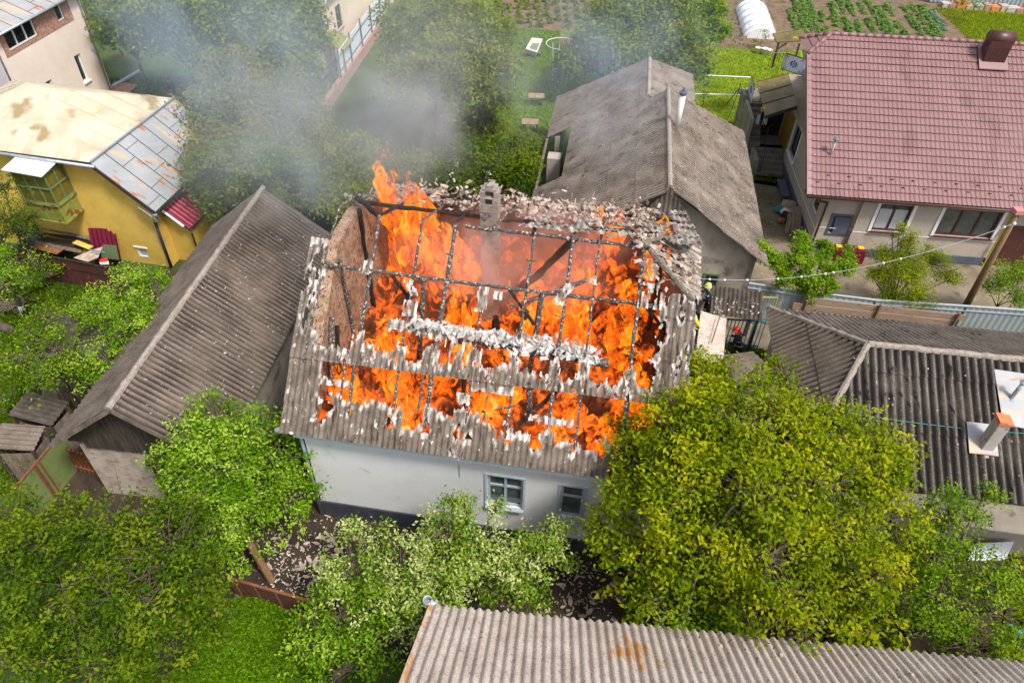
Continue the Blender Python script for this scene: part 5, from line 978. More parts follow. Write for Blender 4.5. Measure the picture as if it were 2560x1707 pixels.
mb = MB(Lr); mb.slab([(1.7, -8.4, 2.75), (4.1, -8.6, 2.75), (RE_, -8.8, 2.75), (RE_, -7.2, 2.9), (1.7, -7.2, 2.9)], (0, 0, .06)); mb.build('eaves_slab', G['concrete'], lh)
cx, cy_ = 4.42, -6.35; zc = 3.0+(cy_+7.75)/3.92*2.02
mb = MB(Lr); mb.box((cx-.17, cy_-.17, zc-.15), (cx+.17, cy_+.17, zc+1.12)); cm = bevel(mb.build('chimney', G['concrete_light'], lh), .02)
mb = MB(Lr); mb.box((cx-.20, cy_-.20, zc+1.12), (cx+.20, cy_+.20, zc+1.20)); mb.box((cx-.195, cy_-.195, zc+1.204), (cx+.01, cy_+.195, zc+1.25)); mb.build('cap', G['brick_orange'], cm)
mb = MB(Lr); mb.slab([(cx-.5, cy_-.28, zc-.06), (cx+.3, cy_-.28, zc-.06), (cx+.3, cy_+.55, zc+.36), (cx-.5, cy_+.55, zc+.36)], (0, 0, .03)); mb.build('flashing', G['grey_metal'], cm)
mb = MB(Lr)
for i in range(24): a = random.uniform(0, 6.28); mb.lathe((cx+.26*math.cos(a), cy_+.26*math.sin(a), zc-.04+.1*math.sin(a)), [(0, -.05), (.06, 0), (.03, .05), (0, .07)], 6)
mb.build('mortar_collar', G['concrete_light'], cm)
mb = MB(Lr); f = lambda u, v: (u, v, 3.0+(v+7.75)*.515+.075); mb.slab([f(4.95, -5.75), f(6.1, -5.85), f(6.1, -4.3), f(4.85, -4.25)], (0, 0, .02)); mb.build('metal_patch', G['grey_metal'], lh)
pz = 3.0+(-5.0+7.75)*.515; mb = MB(Lr); mb.tube([(5.25, -5.0, pz), (5.3, -5.0, pz+.75)], .06, 12); vo = mb.build('vent_pipe', G['gutter_metal'], lh, True); mb = MB(Lr); mb.lathe((5.3, -5.0, pz+.72), [(.1, 0), (.11, .04), (.02, .14), (0, .14)], 12); mb.lathe((5.25, -5.0, pz+.02), [(.06, .0), (.12, .0), (.11, .04), (.06, .05)], 12); mb.build('vent_cap', G['gutter_metal'], vo)
mb = MB(Lr); pts = []
for i in range(30): f_ = i/29; u = -.6+f_*8.5; pts.append((u, -6.0+.1*f_, 3.98+.28*(abs(f_-.5)*2)**2-.02))
mb.tube(pts, .011, 5); tag(mb.build('cable', G['teal_wire'], org=Lr.W((2, -6, 3.9))), 'thin teal cable strung across the mossy hipped roof', 'cable')
mb = MB(Lr)
for i in range(46):                                  # lumps of mortar and old brick bits lying on the sheets
    u = random.uniform(0.5, 9); v = random.uniform(-7.4, -4.1); z = 3.0+(v+7.75)*.515+.08; s_ = random.uniform(.012, .04); mb.lathe((u, v, z), [(0, -s_*.5), (s_, 0), (s_*.6, s_*.6), (0, s_*.7)], 5)
tag(mb.build('roof_litter', G['beige_ash'], org=Lr.W((3, -6, 3))), 'small pale bits of mortar scattered over the mossy roof', 'litter', kind='stuff')

# ---------------------------------------------------------------- roof in the foreground
Fg = Fr(P(1073, 1512, 3.4), -4.4); fh = thing('foreground_house', Fg.W((6, -5, 0)), 'house under the pale corrugated roof with orange lichen at the bottom edge', 'house')
Vf = np.array([0, -3.0, 2.25])
def lich(s, t):                                       # orange lichen patches growing on the sheets
    c = math.cos(2*math.pi*s/.205); n_ = .8*mn.noise(Vector((s*5, t*2.6, 3)))+.9*mn.noise(Vector((s*17, t*13, 6)))
    if s < .14: return min(.8, max(0, (n_-.02)*2.5))
    k = math.exp(-((s-4.75-.0*t)/.62)**2-((t-1.35)/.75)**2)*(1 if c > -.45 else .25)
    return min(.85, max(0, (k*1.2-.60+n_*.8)*1.8))
mb, tn = corr(Fg, (0, 0, 3.4), (1, 0, 0), Vf, [(0, 0), (17, 0), (17, 7.5), (0, 7.5)], .205, .036, 2.4, ns=10, step=.012, dt=.08, tintf=lich); solid(mb.build('roof', G['asbestos_pale'], fh, attr=tn), .012)
mb = MB(Fg); mb.box((.35, -9, 0), (16.8, -.45, 3.55)); mb.build('wall', G['beige_plaster'], fh)
mb = MB(Fg); mb.lathe((-.15, .08, 3.33), [(0, 0), (.10, 0), (.10, .35), (.085, .35), (.085, .02), (0, .02)], 16, (1, 0, .0)); mb.lathe((-.05, .08, 2.9), [(.05, 0), (.05, .4), (.12, .5), (.12, .62), (.10, .62), (.10, .5)], 14); mb.build('gutter', G['gutter_metal'], fh, True)
for k, (x, y) in enumerate(((1955, 1632), (2275, 1692), (1805, 1607))):
    p = P(x, y, 4.0); l_ = Fg.L(p); z = 3.4-l_[1]*.75; p = Fg.W((l_[0], l_[1], z+.05)); mb = MB(); mb.lathe(p, [(0, -.03), (.055, 0), (.04, .05), (0, .06)], 7); tag(mb.build('stone', G['beige_ash'], org=p), ('tan stone on the pale roof below the walnut crown', 'tan stone on the pale roof near the right edge', 'small stone near the far edge of the pale roof')[k], 'stone', 'stones on the pale roof')

# ---------------------------------------------------------------- coops, sheds, fences
def coop(pts, zs, mt, label, along=0, name='coop', legs=True, pitch=.17):
    q = [P(x, y, z) for (x, y), z in zip(pts, zs)]; c = sum(q)/4; t = thing(name, (c[0], c[1], 0), label, 'shelter')
    O = q[3]; U = q[2]-q[3]; V = q[0]-q[3]
    if along: O, U, V = q[3], q[0]-q[3], q[2]-q[3]
    m_, _ = corr(WORLD, O, U, V, [(0, 0), (np.linalg.norm(U), 0), (np.linalg.norm(U), np.linalg.norm(V)), (0, np.linalg.norm(V))], pitch, .026, 0, ns=8, dt=.4); solid(m_.build('roof', G[mt], t), .012)
    m_ = MB()
    for p in q: r = c+(p-c)*.86; m_.beam((r[0], r[1], 0), (r[0], r[1], p[2]-.06), .09, .09)
    m_.build('post', G['dark_wood'], t)
    if legs:
        m_ = MB(); r = [c+(p-c)*.84 for p in q]
        for a in range(4):
            b = (a+1) % 4; m_.slab([(r[a][0], r[a][1], 0), (r[b][0], r[b][1], 0), (r[b][0], r[b][1], min(q[b][2], q[a][2])-.2), (r[a][0], r[a][1], min(q[b][2], q[a][2])-.2)], (.02, .02, 0))
        m_.build('side_boards', G['old_wood'], t)
    return t
coop([(67, 978), (175, 1009), (128, 1067), (19, 1038)], (2.0, 1.75, 1.65, 1.9), 'asbestos_dark', 'upper of the two small dark corrugated coops left of the long shed', 1)
coop([(4, 1057), (120, 1070), (84, 1127), (-30, 1121)], (1.9, 1.7, 1.6, 1.8), 'asbestos_brown', 'lower small coop with a brown corrugated roof by the clipped hedge', 1)
coop([(127, 779), (262, 790), (236, 945), (30, 905)], (2.5, 2.4, 1.9, 2.0), 'asbestos_dark', 'larger shelter with dark corrugated roof mostly under tree crowns', 1)
dk = coop([(1779, 712), (1903, 729), (1904, 803), (1775, 783)], (2.3, 2.3, 1.9, 1.9), 'asbestos_dark', 'small lean-to with dark corrugated roof covered in white ash flakes', 0, 'lean_to', False)
wr = coop([(1752, 777), (1800, 786), (1806, 905), (1738, 895)], (2.35, 2.2, 2.2, 2.35), 'asbestos_pale', 'narrow porch roof of nearly white corrugated sheet beside the burning house', 1, 'porch', True, .16)
mb = MB(); mb.tube([P(1800, 790, 2.5), P(1779, 856, 2.45)], .02, 6); tag(mb.build('iron_rod', G['rust'], org=P(1790, 820, 2.4)), 'dark iron rod lying across the white porch roof', 'rod')
bf = thing('blue_fence', P(1850, 850, 0), 'turquoise barred fence under the dark ash covered lean-to', 'fence'); mb = MB(); a, b = P(1803, 797, 1.6), P(1915, 804, 1.6)
mb.beam(a, b, .05, .05); mb.beam(a-[0, 0, 1.3], b-[0, 0, 1.3], .05, .05); mb.build('rail', G['blue_paint'], bf)
for i in range(13): q = a+(b-a)*i/12; mb = MB(); mb.beam(q-[0, 0, 1.5], q+[0, 0, .05], .03, .03); mb.build('bar', G['blue_paint'], bf)
yf = thing('yellow_gate', P(1930, 790, 0), 'small yellow tubular gate in front of the grey sheet fence', 'gate'); a, b = P(1907, 742, 1.5), P(1943, 744, 1.5); mb = MB(); mb.tube([a-[0, 0, 1.4], a, b, b-[0, 0, 1.4]], .04, 6); mb.build('gate_frame', G['yellow_paint'], yf)
for i in range(5): q = a+(b-a)*(i+.5)/5; mb = MB(); mb.tube([q-[0, 0, 1.3], q], .015, 5); mb.build('bar', G['grey_blue_paint'], yf)
gate_pts = [(1837, 703), (2037, 731), (2190, 750), (2417, 765), (2600, 778)]
gf = thing('sheet_fence', P(2037, 800, 0), 'grey profiled sheet metal fence between the yards, front of the red roofed house', 'fence')
gq = [P(x, y, 1.8) for x, y in gate_pts]
for i in range(4):
    a, b = gq[i], gq[i+1]; mb = MB(); n_ = int(np.linalg.norm(b-a)/.06); V_ = []
    for k in range(n_+1):
        q = a+(b-a)*k/n_; off = .018 if (k % 4) < 2 else -.0; V_ += [(q[0], q[1]-off, .05), (q[0], q[1]-off, 1.78)]
    mb.add(V_, [(2*k, 2*k+2, 2*k+3, 2*k+1) for k in range(n_)]); solid(mb.build('fence_panel', G['grey_fence_metal'], gf), .006)
    mb = MB(); mb.beam(a+[0, 0, -.0], b+[0, 0, -.0], .08, .05); mb.beam(a+[0, -.03, -.22], b+[0, -.03, -.22], .03, .04); mb.build('cap_rail', G['grey_cap'], gf)
    mb = MB(); mb.beam(b*[1, 1, 0], b, .07, .07); mb.build('post', G['slate_blue'], gf)
def z4(x, y): return 1800+x/3.095, 450+y/3.095
bd = thing('board_fence', P(2200, 820, 0), 'fence of wide pale brown boards just behind the hipped roof', 'fence')
A0, A1 = P(*z4(655, 905), 1.75), P(*z4(1905, 1045), 1.75)
for k in range(3):
    a = A0+[-.15*k, -.02*k, -.02-.32*k]; b = A1+[0, -.02*k, -.02-.32*k]
    for (f0_, f1_) in (((0, .47), (.47, 1)) if k % 2 == 0 else ((-.03, .36), (.36, .95))):
        mb = MB(); mb.slab([a+(b-a)*f0_, a+(b-a)*f1_, a+(b-a)*f1_-[0, 0, .29], a+(b-a)*f0_-[0, 0, .29]], (0, .035, 0)); mb.build('board', G['board_wood'], bd)
for f_ in (.02, .47, .95): q = A0+(A1-A0)*f_; mb = MB(); mb.beam((q[0], q[1]-.07, 0), (q[0], q[1]-.07, 1.85), .09, .07); mb.build('post', G['pole_wood'], bd)
gm = thing('green_fence', P(140, 1200, 0), 'green sheet metal fence with rusty top edge below the long shed', 'fence')
a, b = P(152, 1083, 1.7), P(20, 1240, 1.7); mid_ = a+(b-a)*.46
for (p, q) in ((a, mid_), (mid_, b)): mb = MB(); mb.slab([p, q, q*[1, 1, 0], p*[1, 1, 0]], (-.02, 0, 0)); mb.build('fence_panel', G['green_metal'], gm)
mb = MB(); mb.beam(a, b, .06, .05)
for q in (mid_, mid_+(b-a)*.06, mid_+(b-a)*.09): mb.beam(q*[1, 1, 0]+[.03, 0, 0], q+[.03, 0, 0], .04, .04)
mb.build('fence_rail', G['rust'], gm)
mb = MB(); a, b = P(178, 1165, 0)+[.15, 0, .08], P(110, 1250, 0)+[.15, 0, .08]; mb.beam(a, b, .2, .16); tag(mb.build('timber_beam', G['old_wood'], org=a), 'old timber lying along the foot of the green fence', 'beam')
ig = thing('iron_gate', P(185, 1180, 0), 'rusty orange barred gate leaning in the dark yard corner', 'gate')
a, b = P(158, 1120, 1.1), P(210, 1135, 1.0); mb = MB(); mb.beam(a, b, .05, .04); mb.beam(a-[-.1, .1, .8], b-[-.1, .1, .8], .05, .04); mb.build('rail', G['orange_wood'], ig)
for i in range(6): q = a+(b-a)*i/5; mb = MB(); mb.beam(q+[0, 0, .1], q-[-.15, .12, 1.0], .07, .02); mb.build('bar', G['rust'], ig)
rf = thing('rusty_fence', P(680, 1520, 0), 'low rusty brown wooden fence panel below the bright green tree', 'fence')
a, b = P(568, 1443, 1.05), P(830, 1518, 1.05); mb = MB(); mb.slab([a-[0, 0, .08], b-[0, 0, .08], b-[0, 0, .95], a-[0, 0, .95]], (0, .03, 0)); mb.build('fence_panel', G['rust_wood'], rf)
mb = MB(); mb.beam(a, b, .07, .06); mb.beam(a-[0, .02, .95], b-[0, .02, .95], .07, .06)
for i in range(5): q = a+(b-a)*(i+.3)/5; mb.beam(q, q-[-.1, .04, 1.05], .07, .04)
mb.build('fence_rail', G['rust'], rf)
for i in range(60): pass
mb = MB()
for i in range(90): q = a+(b-a)*(i/90)-[0, .015, .12]; mb.beam(q, q+(b-a)*.02-[0, 0, .75], .012, .012)
mb.build('lattice', G['rust_wood'], rf)
mb = MB(); q = P(680, 1452, 0); mb.tube([q, q+[-.35, .25, 1.5], q+[-.55, .4, 2.4]], [.12, .10, .08], 8); tag(mb.build('leaning_post', G['pole_wood'], org=q), 'mossy leaning wooden post standing in the ash strewn dirt', 'post')
# utility pole with brick top marker and beaded wire
p0 = np.append(P(2388, 812, 0)[:2], 0); p1 = P(2543, 532, 6.2); mb = MB(); mb.tube([p0, p0*.5+p1*.5, p1], [.15, .13, .11], 10); up = thing('utility_pole', p0, 'leaning brown wooden pole rising in front of the garage', 'pole'); mb.build('pole_shaft', G['pole_wood'], up, True)
mb = MB(); mb.box(p1+[-.16, -.16, .0], p1+[.16, .16, .16]); mb.build('pole_cap', G['plastic_pink'], up); mb = MB(); mb.lathe(p1+[.0, -.15, -.4], [(0, 0), (.05, 0), (.06, .06), (.03, .1), (0, .1)], 8); mb.build('insulator', G['white_paint'], up)
wa, wb = p1+np.array([.0, -.15, -.35]), P(1700, 692, 3.2); mb = MB(); pts = []
for i in range(41): f_ = i/40; q = wa+(wb-wa)*f_; q[2] -= 1.0*4*f_*(1-f_); pts.append(q)
mb.tube(pts, .012, 5); we = tag(mb.build('overhead_wire', G['rope'], org=wa), 'sagging wire with white beads running from the wooden pole over the peach tree', 'wire')
wa2 = P(2640, 470, 5.5); mb = MB(); mb.tube([p1+[0, 0, -.2], p1*.5+wa2*.5-[0, 0, .3], wa2], .012, 5); tag(mb.build('overhead_wire', G['rope'], org=p1), 'short wire leaving the wooden pole to the right edge', 'wire')
mb = MB()
for f_ in (.03, .30, .37, .50, .53, .60, .68, .79, .86, .92): k = int(f_*40); q = pts[k]; mb.lathe(q-[0, 0, .05], [(0, 0), (.045, .03), (.045, .07), (0, .1)], 6)
mb.build('bead', G['white_paint'], we)
mb = MB(); a, b = P(1865, 535, 2.5), P(1958, 603, .1); mb.tube([a, a*.5+b*.5-[0, 0, .1], b], .02, 5); tag(mb.build('cable', G['black_pipe'], org=b), 'black cable hanging from the barn eave to the yard', 'cable')
for k, (x, y) in enumerate(((1828, 670), (1812, 700))):
    pass
af = thing('iron_trestle', P(1828, 740, 0), 'narrow dark iron A frame standing against the grey barn wall', 'frame')
t_ = P(1826, 658, 2.7)
for dx in (-.35, .35): mb = MB(); mb.tube([t_, t_*[1, 1, 0]+[dx, .1, .3]], .025, 5); mb.build('leg', G['rust'], af)
mb = MB(); c = t_*[1, 1, 0]; mb.tube([c+[-.2, .05, 1.3], c+[.2, .05, 1.3]], .02, 5); mb.build('crossbar', G['rust'], af)
# garden things at the back
def bucket(x, y, mt, label, r=.17, h=.32, grp='buckets in the gardens'):
    c = P(x, y, 0); t = thing('bucket', c, label, 'bucket', grp); m_ = MB(); m_.lathe(c, [(0, .0), (r*.8, 0), (r, h), (r*1.06, h+.01), (r*.95, h), (r*.76, .03), (0, .03)], 18); m_.build('pail', G[mt], t, True)
    m_ = MB(); m_.tube([c+[r*math.cos(a)*1.03, 0, h*.9+abs(math.sin(a))*.05*0-.12*math.sin(a)] for a in np.linspace(0, math.pi, 9)], .008, 4); m_.build('handle', G['rope'], t)
bucket(1893, 134, 'plastic_white', 'white bucket on the bright lawn, left of the pair below the film tunnel', .22, .42); bucket(1910, 137, 'plastic_white', 'tall white bucket standing between two others on the bright lawn', .24, .44); bucket(1921, 138, 'plastic_white', 'cream white bucket at the right of the three below the film tunnel', .22, .38)
bucket(1314, 141, 'plastic_pink', 'pinkish red tub, leftmost of three beside the old bath', .2, .3); bucket(1328, 139, 'plastic_white', 'pale tub between the pink and blue tubs beside the bath', .22, .34); bucket(1343, 140, 'plastic_blue', 'light blue rimmed tub beside the old bath', .2, .26)
bt = thing('bathtub', P(1335, 125, 0), 'old white bathtub with greenish water standing on the lawn', 'bathtub')
qs = [P(x, y, .55) for x, y in ((1330, 95), (1357, 98), (1342, 131), (1314, 122))]; c = sum(qs)/4; U_ = (qs[0]-qs[3]); mb = MB()
inn = [c+(q-c)*.82 for q in qs]; bot = [c+(q-c)*.55-[0, 0, .4] for q in qs]; ob = [c+(q-c)*.7-[0, 0, .5] for q in qs]; V_ = qs+inn+bot+ob
mb.add(V_, [(k, (k+1) % 4, 4+(k+1) % 4, 4+k) for k in range(4)]+[(4+k, 4+(k+1) % 4, 8+(k+1) % 4, 8+k) for k in range(4)]+[(8, 9, 10, 11)]+[(12+k, 12+(k+1) % 4, (k+1) % 4, k) for k in range(4)]); mb.build('tub', G['enamel'], bt)
mb = MB(); ww = [c+(q-c)*.70-[0, 0, .2] for q in qs]; mb.add(ww, [(0, 1, 2, 3)]); mb.build('water', G['murky_water'], bt)
# film tunnel
a, b = P(1876, 26, 0), P(1900, 98, 0); ax = nrm(b-a); sd = nrm(np.cross(ax, [0, 0, 1.])); Lt = np.linalg.norm(b-a); tn_ = thing('film_tunnel', (a+b)/2, 'white film tunnel with hoops over a seed bed', 'tunnel'); mb = MB(); V_ = []; n_ = 44; mseg = 18
for i in range(n_+1):
    f_ = i/n_; rr = 1.22*(1 if .04 < f_ < .97 else .78)
    ribs = .05*math.cos(2*math.pi*f_*5); 
    for k in range(mseg+1): t = math.pi*k/mseg; V_.append(a+ax*Lt*f_+sd*math.cos(t)*(rr+.04*nz(f_*6, k*.4)+ribs*.6)+np.array([0, 0, math.sin(t)*(rr*.78+ribs+.04*nz(f_*7, k*.6, 4))]))
mb.add(V_, [(i*(mseg+1)+k, i*(mseg+1)+k+1, (i+1)*(mseg+1)+k+1, (i+1)*(mseg+1)+k) for i in range(n_) for k in range(mseg)]+[tuple(range(mseg+1)), tuple(range(n_*(mseg+1), (n_+1)*(mseg+1)))]); mb.build('film', G['film_white'], tn_)
for i in range(6):
    f_ = i/5; f_ = min(max(f_, .02), .98); mb = MB(); mb.tube([a+ax*Lt*f_+sd*math.cos(t)*1.30+np.array([0, 0, math.sin(t)*1.06]) for t in np.linspace(0, math.pi, 15)], .022, 5); mb.build('hoop', G['gutter_metal'], tn_)
# laundry frame and rails on the lawn
for (x0, y0, x1, y1, lb) in ((1600, 181, 1880, 194, 'white horizontal pole across the bright lawn, the farther one'), (1600, 232, 1880, 238, 'white horizontal pole across the bright lawn, the nearer one')):
    a, b = P(x0, y0, 1.0), P(x1, y1, 1.0); m_ = MB(); m_.tube([a, b], .035, 6); m_.tube([a*[1, 1, 0], a], .03, 6); m_.tube([b*[1, 1, 0], b], .03, 6); tag(m_.build('vine_rail', G['white_paint'], org=a*[1, 1, 0]), lb, 'rail')
df = thing('drying_frame', P(1846, 290, 0), 'dark forked iron clothes frame on the bright lawn', 'frame'); tp = P(1852, 208, 2.2)
for (x, y) in ((1815, 263), (1820, 298), (1861, 288)): m_ = MB(); m_.tube([tp-[0, 0, .3], P(x, y, 0)], .03, 5); m_.build('leg', G['gutter_metal'] if x > 1850 else G['slate_blue'], df)
m_ = MB(); m_.tube([tp, tp-[0, 0, .5], P(1855, 245, 1.2)], .03, 5); m_.build('upright', G['slate_blue'], df)
# plant cage
pc_ = thing('plant_cage', P(1402, 205, 0), 'round wire cage with stakes around dark foliage in the smoky garden', 'plant support'); c = P(1400, 200, 0)
for z in (.9, 2.4): m_ = MB(); m_.tube([c+[1.05*math.cos(t)*(.55 if z < 1 else 1), 1.05*math.sin(t)*(.55 if z < 1 else 1), z] for t in np.linspace(0, 2*math.pi, 25)], .025, 5); m_.build('hoop', G['white_paint'], pc_)
for t in (3.6, 4.4, 5.6): m_ = MB(); m_.tube([c+[.55*math.cos(t), .55*math.sin(t), 0], c+[.7*math.cos(t), .7*math.sin(t), 2.6]], .025, 5); m_.build('stake', G['white_paint'], pc_)
for k, (x, y, lb) in enumerate(((1341, 240, 'small slatted bench top farther along the lawn edge'), (1326, 305, 'small slatted table nearer the barn notch'))):
    t = thing('slatted_stand', P(x, y+8, 0), lb, 'stand', 'slatted stands by the barn'); c = P(x, y, .6)
    for i in range(5): m_ = MB(); m_.box(c+[-.5, -.3+.14*i, -.02], c+[.5, -.2+.14*i, .02]); m_.build('slat', G['board_wood'], t)
    for dx in (-.4, .4): m_ = MB(); m_.box(c+[dx-.04, -.2, -.6], c+[dx+.04, .25, -.03]); m_.build('leg', G['old_wood'], t)
# back fence and stacked bricks at the top right
rb = thing('blue_sheet_fence', P(2450, -20, 0), 'grey blue profiled fence along the top right corner', 'fence'); a, b = P(2322, 8, 0), P(2640, 30, 0); mb = MB(); n_ = 120; V_ = []
for k in range(n_+1): q = a+(b-a)*k/n_; o_ = .05*(k % 4 < 2); V_ += [(q[0], q[1]-o_, .1), (q[0], q[1]-o_, 2.6)]
mb.add(V_, [(2*k, 2*k+2, 2*k+3, 2*k+1) for k in range(n_)]); mb.build('fence_panel', G['grey_fence_metal'], rb)
for k in range(14):
    q = a+(b-a)*(.09+.065*k); m_ = MB(); w_ = random.uniform(.5, 1.1); h_ = random.uniform(.3, .55); m_.box(q+[-w_/2, -1.1, 0], q+[w_/2, -.4, h_]); o = tag(bevel(m_.build('brick_stack', G[('concrete_light', 'brick_red', 'brick_orange', 'beige_ash')[k % 4]], org=q), .02), 'low stack of bricks and blocks along the grey blue back fence', 'brick stack', 'stacks along the back fence')
# right bottom: white panelled door, crates
wd = thing('white_door', Lr.W((5.9, -8.9, 0)), 'white panelled door lying slanted among the leaves at the right', 'door'); mb = MB(); c0 = [P(x, y, z) for (x, y), z in zip(((2440, 1358), (2536, 1353), (2514, 1398), (2420, 1400)), (.8, .8, .35, .35))]; mb.slab(c0, (0, 0, -.05)); mb.build('door_leaf', G['panel_white'], wd)
for (a0, a1, b0, b1) in ((.12, .82, .12, .45), (.12, .82, .58, .9)):
    m_ = MB(); m_.slab([bil(c0, a, b)+[0, 0, .012] for a, b in ((a0, b0), (a1, b0), (a1, b1), (a0, b1))], (0, 0, .012)); m_.build('door_panel', G['panel_white'], wd)
for k, (x, y, z) in enumerate(((2510, 1336, .45), (2512, 1345, .12))):
    t = thing('wooden_crate', P(x, y, z), ('upper brown wooden crate stacked above the white door', 'lower brown wooden crate under the other crate')[k], 'crate', 'crates by the white door'); c = P(x, y, z)
    for (dx, dy, sx, sy) in ((0, -.22, .42, .02), (0, .22, .42, .02), (-.4, 0, .02, .2), (.4, 0, .02, .2)): m_ = MB(); m_.box(c+[dx-sx, dy-sy, 0], c+[dx+sx, dy+sy, .26]); m_.build('crate_side', G['orange_wood'], t)
    m_ = MB(); m_.box(c+[-.38, -.2, .0], c+[.38, .2, .03]); m_.build('crate_bottom', G['dark_wood'], t)
mb = MB(); a, b = P(2380, 1300, 1.3), P(2480, 1312, 1.2); mb.beam(a, b, .25, .08); tag(mb.build('plank', G['orange_wood'], org=a), 'light brown plank along the hipped house wall', 'plank')
mb = MB(); q = P(2548, 1580, .3); mb.slab([q+[-.3, -.1, 0], q+[.4, -.25, 0], q+[.45, .1, 0], q+[-.25, .2, 0]], (0, 0, .1)); tag(mb.build('blue_tarp', G['plastic_blue'], org=q), 'bright blue plastic piece among leaves at the right edge', 'plastic')
# trunk sections lying in the left garden
mb = MB(); a, b = P(-10, 810, .15), P(28, 825, .15); mb.tube([a, b], .17, 10); tag(mb.build('log', G['bark'], org=a), 'short cut log lying in the grass at the left edge', 'log')
mb = MB(); c = P(35, 765, .0)
for i in range(90): a_ = random.uniform(0, 6.3); q_ = c+[random.gauss(0, .3), random.gauss(0, .25), .05+abs(random.gauss(0, .08))]; mb.beam(q_, q_+[math.cos(a_)*.45, math.sin(a_)*.45, random.gauss(0, .08)], .022, .018)
tag(mb.build('brush_pile', G['straw'], org=c), 'low pile of dry brush in the left garden', 'brush pile')

# ---------------------------------------------------------------- flakes of roof sheet blown about
def flakes(name, pts, mt, label, smin=.03, smax=.10, org=None, fl=.25):
    m_ = MB()
    for p in pts:
        s_ = random.uniform(smin, smax); d1 = np.array([random.gauss(0, 1), random.gauss(0, 1), random.gauss(0, fl)]); d1 = nrm(d1)*s_; n_ = nrm([random.gauss(0, fl), random.gauss(0, fl), 1]); d2 = np.cross(n_, nrm(d1))*s_*random.uniform(.2, .6)
        m_.add([p-d1-d2*.6, p-d2, p+d1*.9-d2*.3, p+d1+d2*.7, p+d2, p-d1*.8+d2*.5], [(0, 1, 2, 3, 4, 5)])
    o = m_.build(name, G[mt], org=org if org is not None else pts[0]); solid(o, .006, 1); return tag(o, label, 'debris', kind='stuff')
pp = []
for i in range(520):
    x = random.gauss(800, 95); y = random.gauss(1430, 70); pp.append(P(x, y, 0)+[0, 0, .03+random.random()*.05])
for i in range(500): pp.append(P(random.uniform(640, 1480), random.uniform(1290, 1560), 0)+[0, 0, .03])
for i in range(450): pp.append(P(random.uniform(1400, 1720), random.uniform(1400, 1600), 0)+[0, 0, .03])
flakes('roof_debris', pp, 'white_ash', 'white flakes of burst roof sheet strewn over the dark dirt in front of the house', .012, .055)
pp = [P(random.gauss(810, 85), random.gauss(1420, 62), 0)+[0, 0, .05] for i in range(150)]+[P(random.uniform(1400, 1700), random.uniform(1420, 1590), 0)+[0, 0, .05] for i in range(90)]
flakes('roof_debris', pp, 'beige_ash', 'larger beige shards of roof sheet lying among the white flakes', .05, .15, fl=.35)
pp = []
for i in range(200):
    v = random.random()*SLN; t = random.random()**.7*.97+.02; pp.append(S.W((2.62*t, v, 5-2.15*t+.06)))
flakes('roof_debris', pp, 'white_ash', 'small white ash flakes scattered on the long shed roof', .015, .05, fl=.4)
pp = []
for i in range(260):
    v = random.random()*10; t = random.random(); pp.append(Bn.W((4.3*t, v, 6-2.95*t+.06)))
for i in range(90): v = random.random()*13; t = random.random(); pp.append(Bn.W((-5.6*t, v, 6-3.58*t+.06)))
flakes('roof_debris', [p for p in pp if abs(Bn.L(p)[1]-7.7) > 2.8 or Bn.L(p)[0] > -4], 'white_ash', 'white ash flakes scattered on the barn roof', .012, .035, fl=.4)
pp = [P(random.uniform(1770, 1900), random.uniform(722, 790), 2.14) for i in range(90)]; flakes('roof_debris', pp, 'white_ash', 'white ash flakes on the dark lean-to roof', .03, .07)
pp = []
for i in range(240): u = random.random()*15; t = random.random()*6; pp.append(Fg.W((u, -.8*t, 3.4+.6*t+.05)))
flakes('roof_debris', pp, 'white_ash', 'tiny white flakes on the pale foreground roof', .008, .025, fl=.5)
pp = [P(random.uniform(1830, 2100), random.uniform(600, 780), 0)+[0, 0, .02] for i in range(160)]+[P(random.uniform(1900, 1960), random.uniform(440, 600), 0)+[0, 0, .02] for i in range(50)]; flakes('roof_debris', pp, 'white_ash', 'white ash flakes on the yard in front of the red roofed house', .015, .04)
pp = []
for i in range(60): u = random.random()*9; t = random.random(); pp.append(H.W((hl+u, ev+Vm[1]*t, ez_+Vm[2]*t+.07)))
flakes('roof_debris', pp, 'white_ash', 'few white flakes on the red tile roof', .015, .04, fl=.5)

# ---------------------------------------------------------------- trees and bushes
T = tree
# front left
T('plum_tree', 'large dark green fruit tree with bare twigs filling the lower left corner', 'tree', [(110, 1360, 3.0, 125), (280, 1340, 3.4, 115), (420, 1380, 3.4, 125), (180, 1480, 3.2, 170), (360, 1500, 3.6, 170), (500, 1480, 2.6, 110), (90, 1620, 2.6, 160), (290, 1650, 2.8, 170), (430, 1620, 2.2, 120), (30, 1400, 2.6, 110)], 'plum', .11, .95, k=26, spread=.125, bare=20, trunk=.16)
T('bright_tree', 'vivid green tree with pale young leaves between the long shed and the white wall', 'tree', [(545, 1060, 3.7, 95), (640, 1090, 3.4, 90), (470, 1120, 3.2, 85), (590, 1180, 3.3, 125), (700, 1150, 2.9, 85), (500, 1230, 2.6, 100), (620, 1290, 2.5, 110), (720, 1250, 2.4, 80), (600, 1370, 1.9, 80), (430, 1165, 2.6, 60)], 'bright', .10, 1.05, k=25, spread=.12, base=P(640, 1400, 0), trunk=.13)
